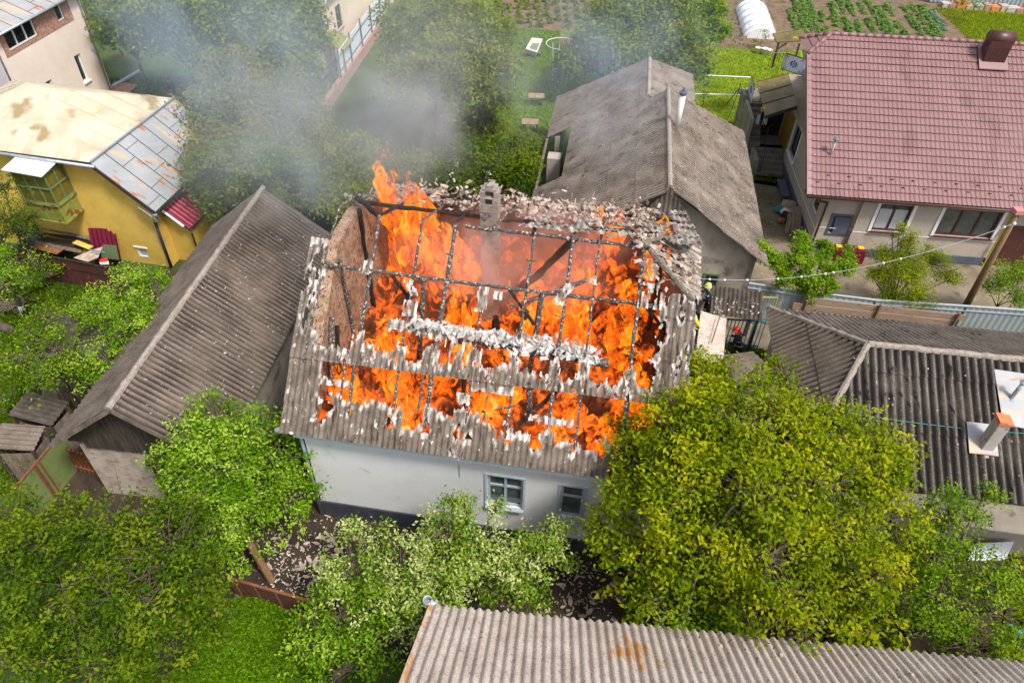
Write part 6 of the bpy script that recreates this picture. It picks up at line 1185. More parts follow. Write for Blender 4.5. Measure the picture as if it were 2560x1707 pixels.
T('apple_tree', 'pale apple tree with whitish leaf tips in front of the white house windows', 'tree', [(890, 1400, 2.8, 85), (1000, 1430, 2.9, 95), (1120, 1340, 3.4, 75), (1170, 1280, 3.6, 42), (1130, 1250, 3.7, 22), (1240, 1260, 3.6, 26), (1160, 1430, 3.0, 110), (1290, 1410, 3.0, 95), (1370, 1390, 2.9, 65), (1385, 1300, 3.3, 28), (1345, 1340, 3.1, 34), (1410, 1330, 3.2, 24), (1060, 1520, 2.5, 105), (1290, 1500, 2.5, 90), (850, 1460, 2.3, 70), (960, 1500, 2.4, 75), (1130, 1500, 2.7, 90), (1060, 1350, 3.2, 40), (960, 1340, 3.0, 32), (880, 1320, 3.0, 22)], 'apple', .095, 1.15, k=24, spread=.12, trunk=.13, base=P(1150, 1560, 0))
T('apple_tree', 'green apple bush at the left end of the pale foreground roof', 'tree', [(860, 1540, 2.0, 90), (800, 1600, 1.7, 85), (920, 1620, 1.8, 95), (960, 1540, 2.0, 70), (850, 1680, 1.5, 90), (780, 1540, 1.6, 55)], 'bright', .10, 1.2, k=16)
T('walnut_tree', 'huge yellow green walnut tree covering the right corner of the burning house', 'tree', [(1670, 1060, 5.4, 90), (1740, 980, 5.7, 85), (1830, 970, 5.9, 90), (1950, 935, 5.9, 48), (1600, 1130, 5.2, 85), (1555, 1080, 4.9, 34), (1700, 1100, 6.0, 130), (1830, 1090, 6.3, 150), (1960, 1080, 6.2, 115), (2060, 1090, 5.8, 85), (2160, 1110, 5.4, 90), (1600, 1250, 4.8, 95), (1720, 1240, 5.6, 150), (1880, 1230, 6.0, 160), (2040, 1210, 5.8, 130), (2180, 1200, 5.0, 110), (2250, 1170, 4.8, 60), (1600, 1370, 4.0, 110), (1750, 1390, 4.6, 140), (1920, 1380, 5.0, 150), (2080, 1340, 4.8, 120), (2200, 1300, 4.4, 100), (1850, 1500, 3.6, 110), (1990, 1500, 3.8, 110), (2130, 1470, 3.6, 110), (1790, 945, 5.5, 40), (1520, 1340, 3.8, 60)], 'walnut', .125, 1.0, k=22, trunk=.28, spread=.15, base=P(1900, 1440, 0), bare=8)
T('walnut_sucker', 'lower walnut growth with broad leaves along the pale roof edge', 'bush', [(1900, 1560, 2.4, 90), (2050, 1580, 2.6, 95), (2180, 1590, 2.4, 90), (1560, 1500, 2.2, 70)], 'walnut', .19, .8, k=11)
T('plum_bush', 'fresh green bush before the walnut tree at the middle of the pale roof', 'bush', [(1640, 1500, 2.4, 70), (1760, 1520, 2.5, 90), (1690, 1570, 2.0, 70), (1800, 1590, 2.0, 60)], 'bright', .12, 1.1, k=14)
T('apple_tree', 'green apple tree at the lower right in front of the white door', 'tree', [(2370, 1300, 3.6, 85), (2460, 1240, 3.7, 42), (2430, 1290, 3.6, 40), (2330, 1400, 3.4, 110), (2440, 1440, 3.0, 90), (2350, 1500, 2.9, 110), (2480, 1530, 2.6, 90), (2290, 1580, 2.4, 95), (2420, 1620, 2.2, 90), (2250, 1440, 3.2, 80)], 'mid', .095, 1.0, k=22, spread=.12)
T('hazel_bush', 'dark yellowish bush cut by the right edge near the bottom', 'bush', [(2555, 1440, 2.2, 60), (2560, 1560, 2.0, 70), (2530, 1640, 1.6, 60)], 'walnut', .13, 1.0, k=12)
# left garden
T('cherry_tree', 'bright green tree leaning over the long shed, the upper crown at the brown fence', 'tree', [(330, 725, 2.6, 60), (390, 735, 2.7, 60), (270, 755, 2.3, 50), (415, 690, 2.2, 32), (300, 690, 2.2, 30)], 'bright', .09, 1.15, k=23, spread=.115)
T('cherry_tree', 'bright green tree covering the left slope of the long shed below the other crown', 'tree', [(320, 830, 3.2, 90), (400, 800, 3.4, 70), (290, 920, 2.8, 80), (250, 780, 2.8, 55), (370, 870, 3.0, 65), (240, 950, 2.2, 50)], 'bright', .09, 1.15, k=23, spread=.115)
T('pear_tree', 'small yellow green tree spreading over the corrugated shelter', 'tree', [(110, 800, 3.3, 42), (80, 850, 3.2, 55), (140, 880, 3.4, 65), (60, 900, 3.0, 40), (120, 950, 3.0, 60), (175, 930, 3.0, 45), (20, 895, 2.8, 30), (205, 810, 2.9, 26)], 'mid', .09, 1.25, k=17)
T('young_tree', 'young tree with whitewashed trunk in the left garden', 'tree', [(25, 660, 2.8, 60), (50, 710, 2.4, 45), (10, 720, 2.4, 50)], 'bright', .09, 1.3, k=16, base=P(62, 790, 0), paint=True)
T('thuja_bush', 'dull green tree at the left edge beside the olive bay', 'tree', [(10, 470, 4.2, 55), (20, 550, 3.4, 65), (50, 580, 2.8, 45), (0, 600, 2.6, 50), (70, 545, 2.8, 30)], 'plum', .085, 1.3, k=15)
T('shrub', 'low broad leaved shrub against the dark red brown fence', 'bush', [(95, 660, 1.2, 30), (120, 690, .8, 38), (85, 700, .6, 30)], 'mid', .10, 1.2, k=14, trunk=.03)
T('shrub', 'small green shrub between the coops and the green fence', 'bush', [(125, 1095, .8, 26), (112, 1110, .6, 22)], 'cover', .10, 1.2, k=14, trunk=.03)
T('hedge', 'clipped hedge with rusty young leaves below the lower coop', 'hedge', [(5, 1140, .9, 30), (40, 1142, .9, 28), (75, 1145, .9, 26), (95, 1150, .7, 20)], 'orange', .06, 2.2, k=16, trunk=.03)
T('shrub', 'round bright shrub left of the upper coop', 'bush', [(10, 1000, 1.0, 30), (35, 985, .9, 26), (0, 1030, .8, 28)], 'cover', .08, 1.4, k=15, trunk=.03)
T('shrub', 'leafy growth below the green metal fence at the left edge', 'bush', [(20, 1290, 1.5, 60), (60, 1340, 1.2, 50)], 'mid', .10, 1.2, k=14, trunk=.03)
# yard of the red house
T('peach_tree', 'bright green peach tree with separate upright limbs before the beige house corner', 'tree', [(1898, 625, 3.0, 20), (1915, 640, 2.9, 20), (1935, 655, 2.7, 22), (2000, 600, 3.4, 20), (2003, 628, 3.1, 26), (2005, 662, 2.8, 26), (2060, 620, 3.1, 20), (2055, 645, 2.9, 20), (2075, 680, 2.6, 24), (2110, 665, 2.8, 22), (2120, 650, 2.8, 14), (2020, 700, 2.2, 35), (1965, 700, 2.2, 26), (2010, 735, 1.7, 24), (2065, 715, 2.1, 24), (1970, 655, 2.6, 18), (2120, 625, 3.0, 10)], 'peach', .10, 6.5, k=18, spread=.10, trunk=.06, base=P(2035, 755, 0))
T('larch_tree', 'feathery yellow green tree with drooping shoots in front of the wide windows', 'tree', [(2270, 640, 3.2, 42), (2275, 600, 3.8, 22), (2260, 575, 4.2, 10), (2215, 655, 2.9, 40), (2330, 660, 2.8, 40), (2370, 700, 2.4, 32), (2200, 695, 2.3, 36), (2275, 700, 2.4, 60), (2300, 745, 1.8, 42), (2230, 735, 1.8, 32), (2180, 690, 2.4, 20), (2250, 565, 4.1, 7), (2232, 590, 3.7, 10), (2320, 615, 3.3, 10), (2280, 770, 1.3, 30)], 'larch', .065, 4.5, k=22, spread=.12, trunk=.06, shell=.2)
T('rose_bush', 'thin leaved bush over the grey sheet fence at the right edge', 'bush', [(2500, 710, 2.2, 45), (2550, 700, 2.3, 50), (2540, 750, 1.7, 35), (2470, 720, 1.8, 20)], 'mid', .08, 3.0, k=15, shell=.3, trunk=.04)
T('shrub', 'little leafy plant in front of the grey barn wall beside the iron frame', 'bush', [(1812, 692, 1.6, 17), (1806, 705, 1.3, 14)], 'cover', .08, 1.4, k=14, trunk=.03)
T('shrub', 'slender weed growing before the grey sheet fence', 'bush', [(1925, 720, 1.6, 14), (1920, 735, 1.2, 12)], 'mid', .07, 1.0, k=12, trunk=.02)
T('shrub', 'ivy like weeds at the base of the walnut by the firefighter', 'bush', [(1720, 900, 3.2, 34), (1760, 935, 3.0, 30), (1745, 885, 3.2, 18), (1770, 1010, 3.2, 30)], 'peach', .09, 1.3, k=15, trunk=.03)
# smoky background
bgk = dict(group='trees in the smoke behind the burning house')
T('smoky_tree', 'wide olive tree with rusty tint filling the garden left of the cream fence', 'tree', [(565, 200, 4.2, 50), (600, 200, 4.2, 80), (560, 290, 4.4, 90), (640, 300, 4.4, 95), (700, 250, 4.0, 80), (525, 345, 3.6, 42), (560, 390, 3.8, 85), (650, 400, 3.8, 95), (730, 370, 3.4, 85), (530, 460, 3.0, 70), (620, 490, 3.0, 75), (700, 480, 2.8, 75), (770, 300, 3.4, 60)], 'orange', .17, 1.3, k=15, spread=.22, **bgk)
T('smoky_tree', 'grey green tree closest to the apex of the long shed roof', 'tree', [(525, 410, 4.6, 48), (590, 430, 4.4, 80), (680, 440, 4.0, 85), (560, 500, 3.2, 60), (740, 440, 3.2, 60), (495, 455, 3.6, 28)], 'smoky', .15, 1.5, k=16, spread=.2, **bgk)
for k, (cl, lb) in enumerate((([(275, 30, 4.4, 60), (340, 45, 5, 85), (285, 95, 3.6, 42), (350, 92, 3.8, 45)], 'dark tree right beside the pink house wall'), ([(430, 55, 5.2, 100), (420, 95, 4.2, 45), (500, 110, 4.2, 55)], 'dark tree second from the pink house at the top'), ([(560, 60, 5.4, 115), (540, 150, 4.0, 80), (620, 140, 4.0, 80)], 'green tree in the middle of the dark row at the top'), ([(700, 50, 5.2, 110), (680, 140, 4.2, 95), (770, 110, 4.2, 60), (760, 200, 3.4, 60)], 'green tree beside the cream house wall'))):
    T('garden_tree', lb, 'tree', cl, 'smoky', .26, 1.0, k=15, spread=.32, group='row of trees at the top left')
T('pear_tree', 'tall open pear tree with visible trunk and limbs in the smoke behind the ridge', 'tree', [(1120, 60, 6.4, 95), (1200, 90, 6.4, 85), (1040, 110, 6.0, 75), (1130, 160, 5.8, 95), (1230, 180, 5.4, 75), (1040, 210, 5.0, 75), (1180, 250, 4.6, 80), (1250, 250, 4.2, 45), (1000, 60, 6.0, 60)], 'smoky', .20, .95, k=15, spread=.26, base=P(1078, 345, 0), trunk=.2, **bgk)
T('smoky_bush', 'dark bush left of the tall flame behind the roof', 'bush', [(860, 440, 1.6, 70), (900, 400, 1.8, 60), (820, 500, 1.4, 60), (870, 500, 1.2, 60), (780, 500, 1.2, 50)], 'smoky', .16, 1.8, k=15, spread=.2, **bgk)
T('elder_bush', 'elder like bush with scattered white blossoms behind the chimney', 'bush', [(1180, 400, 2.0, 70), (1270, 400, 2.2, 75), (1210, 450, 1.8, 75), (1300, 450, 2.0, 60), (1120, 440, 1.6, 65), (1050, 450, 1.4, 60), (1310, 370, 1.8, 40), (1000, 430, 1.2, 50)], 'plum', .15, 1.8, k=15, spread=.2, **bgk)
T('smoky_bush', 'blue green bush under the pear tree in the smoke', 'bush', [(1200, 310, 2.4, 55), (1240, 340, 2.0, 45), (1160, 330, 1.8, 50)], 'smoky', .18, 1.6, k=15, spread=.22, **bgk)
T('hedge_tree', 'dense tree in the smoke just beyond the barn ridge', 'tree', [(1500, 120, 3.4, 65), (1560, 60, 4.2, 80), (1440, 160, 2.4, 45), (1560, 140, 3.2, 55)], 'smoky', .24, 1.3, k=15, spread=.28, **bgk)
T('hedge_tree', 'dense tree in the smoke right of the barn apex', 'tree', [(1660, 50, 4.2, 80), (1700, 110, 3.6, 60), (1720, 170, 2.6, 45), (1640, 130, 3.2, 60)], 'smoky', .24, 1.3, k=15, spread=.28, **bgk)
T('vine_bush', 'bright leafy climber column beside the film tunnel bed', 'bush', [(1770, 30, 3.0, 45), (1790, 80, 2.4, 38), (1760, 110, 2.2, 36), (1745, 155, 2.0, 36), (1740, 190, 1.6, 26)], 'mid', .18, 1.8, k=15)
T('vine_bush', 'thin vine along the white rail by the barn edge', 'bush', [(1762, 215, 1.2, 15), (1765, 235, 1.0, 12)], 'mid', .10, 1.0, k=12, trunk=.03)
T('cage_foliage', 'dark spire of foliage growing inside the wire cage', 'bush', [(1400, 130, 1.8, 22), (1400, 165, 1.4, 24), (1398, 195, .8, 20)], 'smoky', .10, 1.6, k=14, trunk=.05)
T('young_shrub', 'low green shrubs in the bed below the film tunnel', 'bush', [(1890, 105, .5, 10), (1912, 80, 1.3, 10), (1915, 95, .8, 9)], 'mid', .09, 1.3, k=12, trunk=.02)
T('hedge_tree', 'dark shrub standing at the blue back fence', 'bush', [(2405, 12, 1.6, 18), (2440, 18, 1.2, 16)], 'mid', .10, 1.3, k=12, trunk=.03)
# low plants
def patch(poly, n, h, size, lm, name, label, zt=.12, px_=True):
    q = np.array([P(x, y, 0) for x, y in poly]) if px_ else np.array(poly); mn_, mx_ = q.min(0), q.max(0); C = []
    def ins(x, y):
        c = False; j = len(q)-1
        for i in range(len(q)):
            if (q[i][1] > y) != (q[j][1] > y) and x < (q[j][0]-q[i][0])*(y-q[i][1])/(q[j][1]-q[i][1])+q[i][0]: c = not c
            j = i
        return c
    while len(C) < n:
        x, y = rng.uniform(mn_[0], mx_[0]), rng.uniform(mn_[1], mx_[1])
        if ins(x, y): C.append((x, y, h*(.35+.65*rng.random())*(1+.5*mn.noise(Vector((x*1.1, y*1.1, 0))))))
    C = np.array(C); N = rng.normal(size=C.shape)*.45+np.array([0, 0, 1.]); N /= np.linalg.norm(N, axis=1)[:, None]
    V, Tn = leafcloud(C, N, size, rng.random(len(C))); return tag(foliage(name, V, Tn, L[lm], org=(C[0][0], C[0][1], 0)), label, 'ground cover', kind='stuff')
patch([(500, 1530), (640, 1500), (850, 1600), (830, 1720), (430, 1720)], 26000, .42, .085, 'cover', 'ground_cover', 'dense bright green ground cover below the rusty fence')
def grass(poly, n, h, lm, label):
    q = np.array([P(x, y, 0) for x, y in poly]); mn_, mx_ = q.min(0), q.max(0); xs = rng.uniform(mn_[0], mx_[0], n*3); ys = rng.uniform(mn_[1], mx_[1], n*3); ok = np.zeros(n*3, bool); j = len(q)-1
    for i in range(len(q)):
        cnd = ((q[i][1] > ys) != (q[j][1] > ys)) & (xs < (q[j][0]-q[i][0])*(ys-q[i][1])/(q[j][1]-q[i][1]+1e-12)+q[i][0]); ok ^= cnd; j = i
    xs, ys = xs[ok][:n], ys[ok][:n]; k = len(xs); hh = h*(.4+.8*rng.random(k)); a = rng.uniform(0, 6.28, k); w_ = .018+.02*rng.random(k); b = rng.normal(size=(k, 2))*.05
    B0 = np.stack([xs-np.cos(a)*w_, ys-np.sin(a)*w_, np.zeros(k)], 1); B1 = np.stack([xs+np.cos(a)*w_, ys+np.sin(a)*w_, np.zeros(k)], 1)
    T1 = np.stack([xs+b[:, 0]+np.cos(a)*w_*.4, ys+b[:, 1], hh], 1); T0 = np.stack([xs+b[:, 0]-np.cos(a)*w_*.4, ys+b[:, 1], hh*.95], 1)
    V = np.stack([B0, B1, T1, T0], 1).reshape(-1, 3); return tag(foliage('grass', V, np.repeat(rng.random(k), 4), L[lm], org=(xs[0], ys[0], 0)), label, 'grass', kind='stuff')
grass([(1640, 420), (1640, 100), (2000, 130), (2040, 330), (1940, 460)], 26000, .10, 'larch', 'short bright grass of the lawn beside the red roofed house')
grass([(2330, 20), (2580, 40), (2580, 130), (2440, 120), (2380, 60)], 14000, .14, 'larch', 'bright grass at the top right behind the clad chimney')
grass([(1180, 420), (1200, 60), (1400, 80), (1400, 330), (1340, 430)], 22000, .10, 'mid', 'green grass of the smoky lawn with the bathtub')
grass([(0, 720), (330, 700), (330, 1000), (0, 1250)], 26000, .12, 'plum', 'grass of the left garden around the coops')
grass([(250, 200), (480, 190), (520, 420), (380, 330)], 9000, .12, 'smoky', 'shaded grass behind the yellow house')
grass([(1780, 850), (1930, 880), (1990, 950), (1750, 1000)], 6000, .14, 'mid', 'grass patch by the firefighter')
# crops: one plant of each kind, then copies
def plant(name, label, lm, n, r, h, size, grp, loc):
    t = thing(name, loc, label, 'crop plant', grp); d = rng.normal(size=(n, 3)); d[:, 2] = abs(d[:, 2]); d /= np.linalg.norm(d, axis=1)[:, None]; C = np.array(loc)+d*np.array([r, r, h])*(.5+.6*rng.random((n, 1))); N = d*.6+np.array([0, 0, .7]); N /= np.linalg.norm(N, axis=1)[:, None]
    V, Tn = leafcloud(C, N, size, rng.random(n), .7); foliage('leaves', V, Tn, L[lm], t); m_ = MB(); m_.tube([loc, np.array(loc)+[0, 0, h*.5]], .02, 5); m_.build('stem', L[lm], t); return t
GP = 'potato plants in rows in the garden beyond the red roof'; LP = 'potato plant in the rows of the brown bed beyond the red roof'
rows = [((1963, 5), (1998, 88)), ((1985, 2), (2010, 82)), ((2000, 0), (2030, 82)), ((2018, 0), (2045, 80)), ((2050, 20), (2062, 84)), ((2078, 8), (2090, 84)), ((2098, 2), (2125, 88)), ((2120, 4), (2155, 92)), ((2145, 8), (2190, 92)), ((2165, 5), (2225, 94)), ((2190, 20), (2240, 96)), ((2215, 18), (2270, 98)), ((2258, 22), (2310, 98)), ((2280, 20), (2335, 98)), ((2300, 18), (2350, 98))]
protos = [plant('potato_plant', LP, 'potato', 60+20*k, .32, .34, .17, GP, P(1963+18*k, 3, 0)) for k in range(3)]
cnt = 0
for r_i, (a, b) in enumerate(rows):
    pa, pb = P(*a, 0), P(*b, 0); n_ = int(np.linalg.norm(pb-pa)/.52)
    for i in range(n_+1):
        if random.random() < (.25 if 4 <= r_i <= 5 else .10): continue
        q = pa+(pb-pa)*(i+.3*random.random())/n_+np.array([random.gauss(0, .06), random.gauss(0, .06), .015]); cnt += 1
        if cnt <= 3: continue
        dup(protos[cnt % 3], q, random.uniform(0, 6.3), random.uniform(.6, 1.2))
        if cnt > 250: break
for t, q in zip(protos, (P(2075, 50, .015), P(2095, 60, .015), P(2240, 70, .015))): t.location = tuple(q)
cb = plant('cabbage', 'blue green cabbage in the row at the right end of the potato bed', 'cabbage', 26, .34, .22, .34, 'cabbages in a row', P(2330, 30, .015))
for i in range(1, 10): q = P(2326+i*3.7+random.gauss(0, 2), 28+i*5.2, .015); dup(cb, q, random.uniform(0, 6), random.uniform(.8, 1.15))
GB = 'bean plants in rows in the smoky bed at the top'; bp_ = [plant('bean_plant', 'bean plant in the smoky rows above the bathtub lawn', 'smoky', 50, .3, .4, .2, GB, P(1262+24*k, 60, .012)) for k in range(2)]
for c in range(12):
    for r_ in range(8):
        if random.random() < .15: continue
        dup(bp_[(c+r_) % 2], P(1245+c*24+r_*1.5+random.gauss(0, 2), 5+r_*9, .012), random.uniform(0, 6), random.uniform(.7, 1.2))
sp = plant('seedling', 'tiny seedling in the sparse bed beside the film tunnel', 'potato', 12, .10, .12, .10, 'seedlings beside the film tunnel', P(1838, 60, .016))
for (x0, y0, x1, y1) in ((1826, 30, 1858, 112), (1845, 10, 1850, 110), (1925, 30, 1945, 100), (1820, 70, 1835, 112)):
    for i in range(9): dup(sp, P(x0+(x1-x0)*i/8+random.gauss(0, 2), y0+(y1-y0)*i/8, .016), random.uniform(0, 6), random.uniform(.6, 1.4))
rng2 = np.random.default_rng(3); C = []
for i in range(22): c = P(rng2.uniform(1120, 1320), rng2.uniform(360, 440), 2.6); C += [c+rng2.normal(size=3)*.07 for _ in range(14)]
C = np.array(C); N = rng2.normal(size=C.shape)*.3+[0, -.3, 1]; N /= np.linalg.norm(N, axis=1)[:, None]; V, Tn = leafcloud(C, N, .06, np.ones(len(C)))
o = foliage('blossom', V, Tn, G['white_cloth'], org=C[0]); tag(o, 'scattered white blossom clusters on the bush behind the chimney', 'blossom', kind='stuff')

# ---------------------------------------------------------------- people
def skinmesh(name, joints, edges, radii, mt, parent, root=0, sub=1):
    o = ORG[parent.name]; me = bpy.data.meshes.new(name); me.from_pydata([tuple(np.array(j)-o) for j in joints], edges, []); me.update(); me.materials.append(mt); ob = link(name, me, parent, o)
    md = ob.modifiers.new('skin', 'SKIN'); md.use_smooth_shade = True
    if not me.skin_vertices: me.attributes
    for i, r in enumerate(radii): me.skin_vertices[0].data[i].radius = r if hasattr(r, '__len__') else (r, r)
    me.skin_vertices[0].data[root].use_root = True; s2 = ob.modifiers.new('sub', 'SUBSURF'); s2.levels = sub; s2.render_levels = sub; return ob
def person(loc, rz, label, top, hat=None, lean=0.0, crouch=0.0, arms='down', tank=False, grp=None, trousers=None):
    t = thing('person', loc, label, 'person', grp); c, s = math.cos(rz), math.sin(rz)
    def w_(p):
        x, y, z = p; y2 = y+lean*max(0, z-.9); z2 = z-.12*lean*max(0, z-.9)-crouch*min(1, z/.95)*.3
        return np.array([loc[0]+x*c-y2*s, loc[1]+x*s+y2*c, loc[2]+z2])
    J = {'pel': (0, 0, .95), 'sp': (0, .02, 1.15), 'ch': (0, .02, 1.36), 'nk': (0, .02, 1.5), 'hd0': (0, .03, 1.56), 'hdm': (0, .05, 1.66), 'hd1': (0, .04, 1.76)}
    for k, sx in (('l', -1), ('r', 1)):
        J['hp'+k] = (sx*.1, 0, .9); J['kn'+k] = (sx*.13, .05+.22*crouch, .5); J['an'+k] = (sx*.13, -.02, .09); J['to'+k] = (sx*.14, .18, .05); J['sh'+k] = (sx*.19, .02, 1.42)
        if arms == 'hold': J['el'+k] = (sx*.26, .14, 1.18); J['wr'+k] = (sx*.14, .38, 1.12+.06*sx)
        else: J['el'+k] = (sx*.26, .0, 1.14); J['wr'+k] = (sx*.27, .10, .90)
    def chain(names, edges, rad, name, mt, parent=t, root=0, sub=1):
        idx = {n: i for i, n in enumerate(names)}; return skinmesh(name, [w_(J[n]) for n in names], [(idx[a], idx[b]) for a, b in edges], rad, mt, parent, root, sub)
    nm = ['pel', 'sp', 'ch', 'nk', 'hd0', 'hdm', 'hd1']; ed = [('pel', 'sp'), ('sp', 'ch'), ('ch', 'nk'), ('nk', 'hd0'), ('hd0', 'hdm'), ('hdm', 'hd1')]; rd = [(.15, .11), (.13, .10), (.16, .11), .055, .065, (.075, .095), (.06, .075)]
    for k in 'lr':
        nm += ['hp'+k, 'kn'+k, 'an'+k, 'to'+k, 'sh'+k, 'el'+k, 'wr'+k]; rd += [.085, .06, .045, .035, .06, .042, .03]; ed += [('pel', 'hp'+k), ('hp'+k, 'kn'+k), ('kn'+k, 'an'+k), ('an'+k, 'to'+k), ('ch', 'sh'+k), ('sh'+k, 'el'+k), ('el'+k, 'wr'+k)]
        wv = np.array(J['wr'+k]); dv = nrm(wv-np.array(J['el'+k])); sv = np.array([1., 0, 0]); J['pm'+k] = tuple(wv+dv*.07); nm.append('pm'+k); rd.append((.035, .018)); ed.append(('wr'+k, 'pm'+k))
        for f_ in range(5):
            a = J['pm'+k] if f_ < 4 else tuple(wv+dv*.03); off = sv*(f_-1.5)*.019 if f_ < 4 else sv*(-.045 if k == 'r' else .045); ln = (.065, .075, .072, .055, .05)[f_]
            n1, n2 = 'f%s%da' % (k, f_), 'f%s%db' % (k, f_); J[n1] = tuple(np.array(a)+off+dv*ln*.5); J[n2] = tuple(np.array(a)+off+dv*ln*.8-np.array([0, 0, .025])); nm += [n1, n2]; rd += [.010, .008]; ed += [('pm'+k if f_ < 4 else 'wr'+k, n1), (n1, n2)]
    body = chain(nm, ed, rd, 'body', G['skin'])
    jn = ['pel', 'sp', 'ch', 'nk', 'shl', 'ell', 'wrl', 'shr', 'elr', 'wrr']; chain(jn, [('pel', 'sp'), ('sp', 'ch'), ('ch', 'nk'), ('ch', 'shl'), ('shl', 'ell'), ('ell', 'wrl'), ('ch', 'shr'), ('shr', 'elr'), ('elr', 'wrr')], [(.19, .14), (.17, .14), (.20, .145), .075, .085, .066, .05, .085, .066, .05], 'jacket', G[top])
    J['pel2'] = (0, 0, .98); tn2 = ['pel2', 'hpl', 'knl', 'anl', 'hpr', 'knr', 'anr']; chain(tn2, [('pel2', 'hpl'), ('hpl', 'knl'), ('knl', 'anl'), ('pel2', 'hpr'), ('hpr', 'knr'), ('knr', 'anr')], [(.17, .13), .11, .085, .075, .11, .085, .075], 'trousers', G[trousers or top])
    for k in 'lr':
        J['b0'+k] = tuple(np.array(J['an'+k])+[0, -.04, -.02]); chain(['an'+k, 'b0'+k, 'to'+k], [('an'+k, 'b0'+k), ('b0'+k, 'to'+k)], [.065, .055, .05], 'boot', G['black_rubber'])
    hc = w_((0, .05, 1.66)); fwd = np.array([-s, c, 0]); sd = np.array([c, s, 0])
    m_ = MB(); m_.lathe(hc+fwd*.095+[0, 0, -.01], [(.0, .03), (.016, 0), (.012, -.01), (0, -.012)], 8, fwd); m_.build('nose', G['skin'], body)
    for sx in (-1, 1): m_ = MB(); m_.lathe(hc+fwd*.085+sd*sx*.032+[0, 0, .012], [(.0, .012), (.012, .006), (.012, -.004)], 8, fwd); m_.build('eye', G['black_rubber'], body); m_ = MB(); m_.lathe(hc+sd*sx*.082, [(0, .01), (.028, .006), (.03, -.006)], 8, sd*sx); m_.build('ear', G['skin'], body)
    m_ = MB(); m_.box(hc+fwd*.09+[-.022, -.004, -.055], hc+fwd*.09+[.022, .004, -.047]); m_.build('mouth', G['brick_red'], body)
    if hat:
        m_ = MB(); m_.lathe(hc+[0, 0, .03]-fwd*.01, [(.165, -.02), (.15, .0), (.135, .02), (.128, .07), (.10, .12), (.05, .15), (0, .155)], 22); ho = m_.build('helmet', G[hat], t, True); m_ = MB(); m_.tube([hc-fwd*.01+fwd*math.cos(a)*.137+[0, 0, .04+math.sin(a)*.155] for a in np.linspace(0, math.pi, 12)], .016, 6); m_.build('helmet_crest', G[hat], ho)
        for sx in (-1, 1): m_ = MB(); m_.slab([hc+sd*sx*.128+fwd*.03+[0, 0, .04], hc+sd*sx*.13-fwd*.07+[0, 0, .04], hc+sd*sx*.115-fwd*.05+[0, 0, .085], hc+sd*sx*.115+fwd*.02+[0, 0, .085]], sd*sx*.012); m_.build('helmet_badge', G['cyl_yellow'], ho)
        for zz_ in (1.08, 1.3): m_ = MB(); a0 = w_((0, .02, zz_)); m_.lathe(a0, [(.205, -.02), (.205, .02)], 16); m_.build('reflective_band', G['reflective'], t)
        for k in 'lr': m_ = MB(); a0 = w_(tuple(np.array(J['kn'+k])*.6+np.array(J['an'+k])*.4)); m_.lathe(a0, [(.092, -.025), (.092, .025)], 12); m_.build('reflective_band', G['reflective'], t)
    else:
        m_ = MB(); m_.lathe(hc+[0, 0, .0]-fwd*.015, [(.088, .0), (.092, .04), (.08, .08), (.05, .108), (0, .115)], 16); m_.build('hair', G['hair'], body, True)
    if tank:
        a0 = w_((0, -.20, 1.02)); a1 = w_((0, -.22, 1.50)); m_ = MB(); d_ = nrm(a1-a0); ll = np.linalg.norm(a1-a0); m_.lathe(a0, [(0, 0), (.05, .01), (.085, .05), (.088, ll-.09), (.06, ll-.03), (.03, ll), (.03, ll+.03), (0, ll+.03)], 16, d_); m_.build('air_cylinder', G['cyl_yellow'], t, True)
        m_ = MB(); m_.tube([a0+[0, 0, -.02], a0+sd*.12+[0, 0, -.04], w_((.17, -.05, 1.1)), w_((.16, .14, 1.2))], .02, 6); m_.build('air_hose', G['black_rubber'], t); m_ = MB(); m_.tube([w_((-.15, -.16, 1.0)), w_((-.2, .05, 1.0)), w_((.0, .2, 1.0))], .016, 5); m_.build('strap', G['lime_strap'], t)
    return t
person(P(1838, 905, 0), R(60), 'firefighter in dark gear and a shiny red helmet gripping a hose beside the turquoise fence', 'navy_cloth', 'helmet_red', lean=.35, crouch=.3, arms='hold', grp='firefighters')
q = P(1756, 800, 3.1); lq = np.array([q[0]-.24, q[1], q[2]-1.28])
m_ = MB(); m_.tube([(lq[0]-.1, lq[1]-.2, 0), (lq[0]-.35, lq[1]-.2, 4.1)], .03, 6); m_.tube([(lq[0]-.1, lq[1]+.2, 0), (lq[0]-.35, lq[1]+.2, 4.1)], .03, 6)
for i in range(13): m_.tube([(lq[0]-.1-.0195*i, lq[1]-.2, .3*i+.24), (lq[0]-.1-.0195*i, lq[1]+.2, .3*i+.24)], .016, 5)
tag(m_.build('ladder', G['gutter_metal'], org=(lq[0], lq[1], 0)), 'metal ladder under the firefighter with the yellow cylinder, against the burning house', 'ladder')
person(lq, R(88), 'firefighter with a yellow air cylinder on the back, half hidden by the burning roof edge', 'navy_cloth', 'helmet_red', lean=.55, arms='hold', tank=True, grp='firefighters')
q = P(1765, 785, .25); person(np.array([q[0], q[1], .12]), R(100), 'firefighter in navy gear with a pale yellow helmet standing in smoke behind the lean-to', 'navy_cloth', 'helmet_yellow', lean=.25, arms='hold', grp='firefighters')
person(P(438, 262, 0), R(230), 'bareheaded man in a dark suit walking on the lawn behind the yellow house', 'navy_cloth', None, lean=.15)
hp = [P(1838, 905, 1.0), P(1820, 880, 1.05), P(1812, 895, .5), P(1830, 960, .05), P(1800, 1030, .05), P(1760, 1100, .05)]; m_ = MB()
hq = [];
for i in range(len(hp)-1): hq += [hp[i]*(1-f_)+hp[i+1]*f_ for f_ in np.linspace(0, 1, 6)[:-1]]
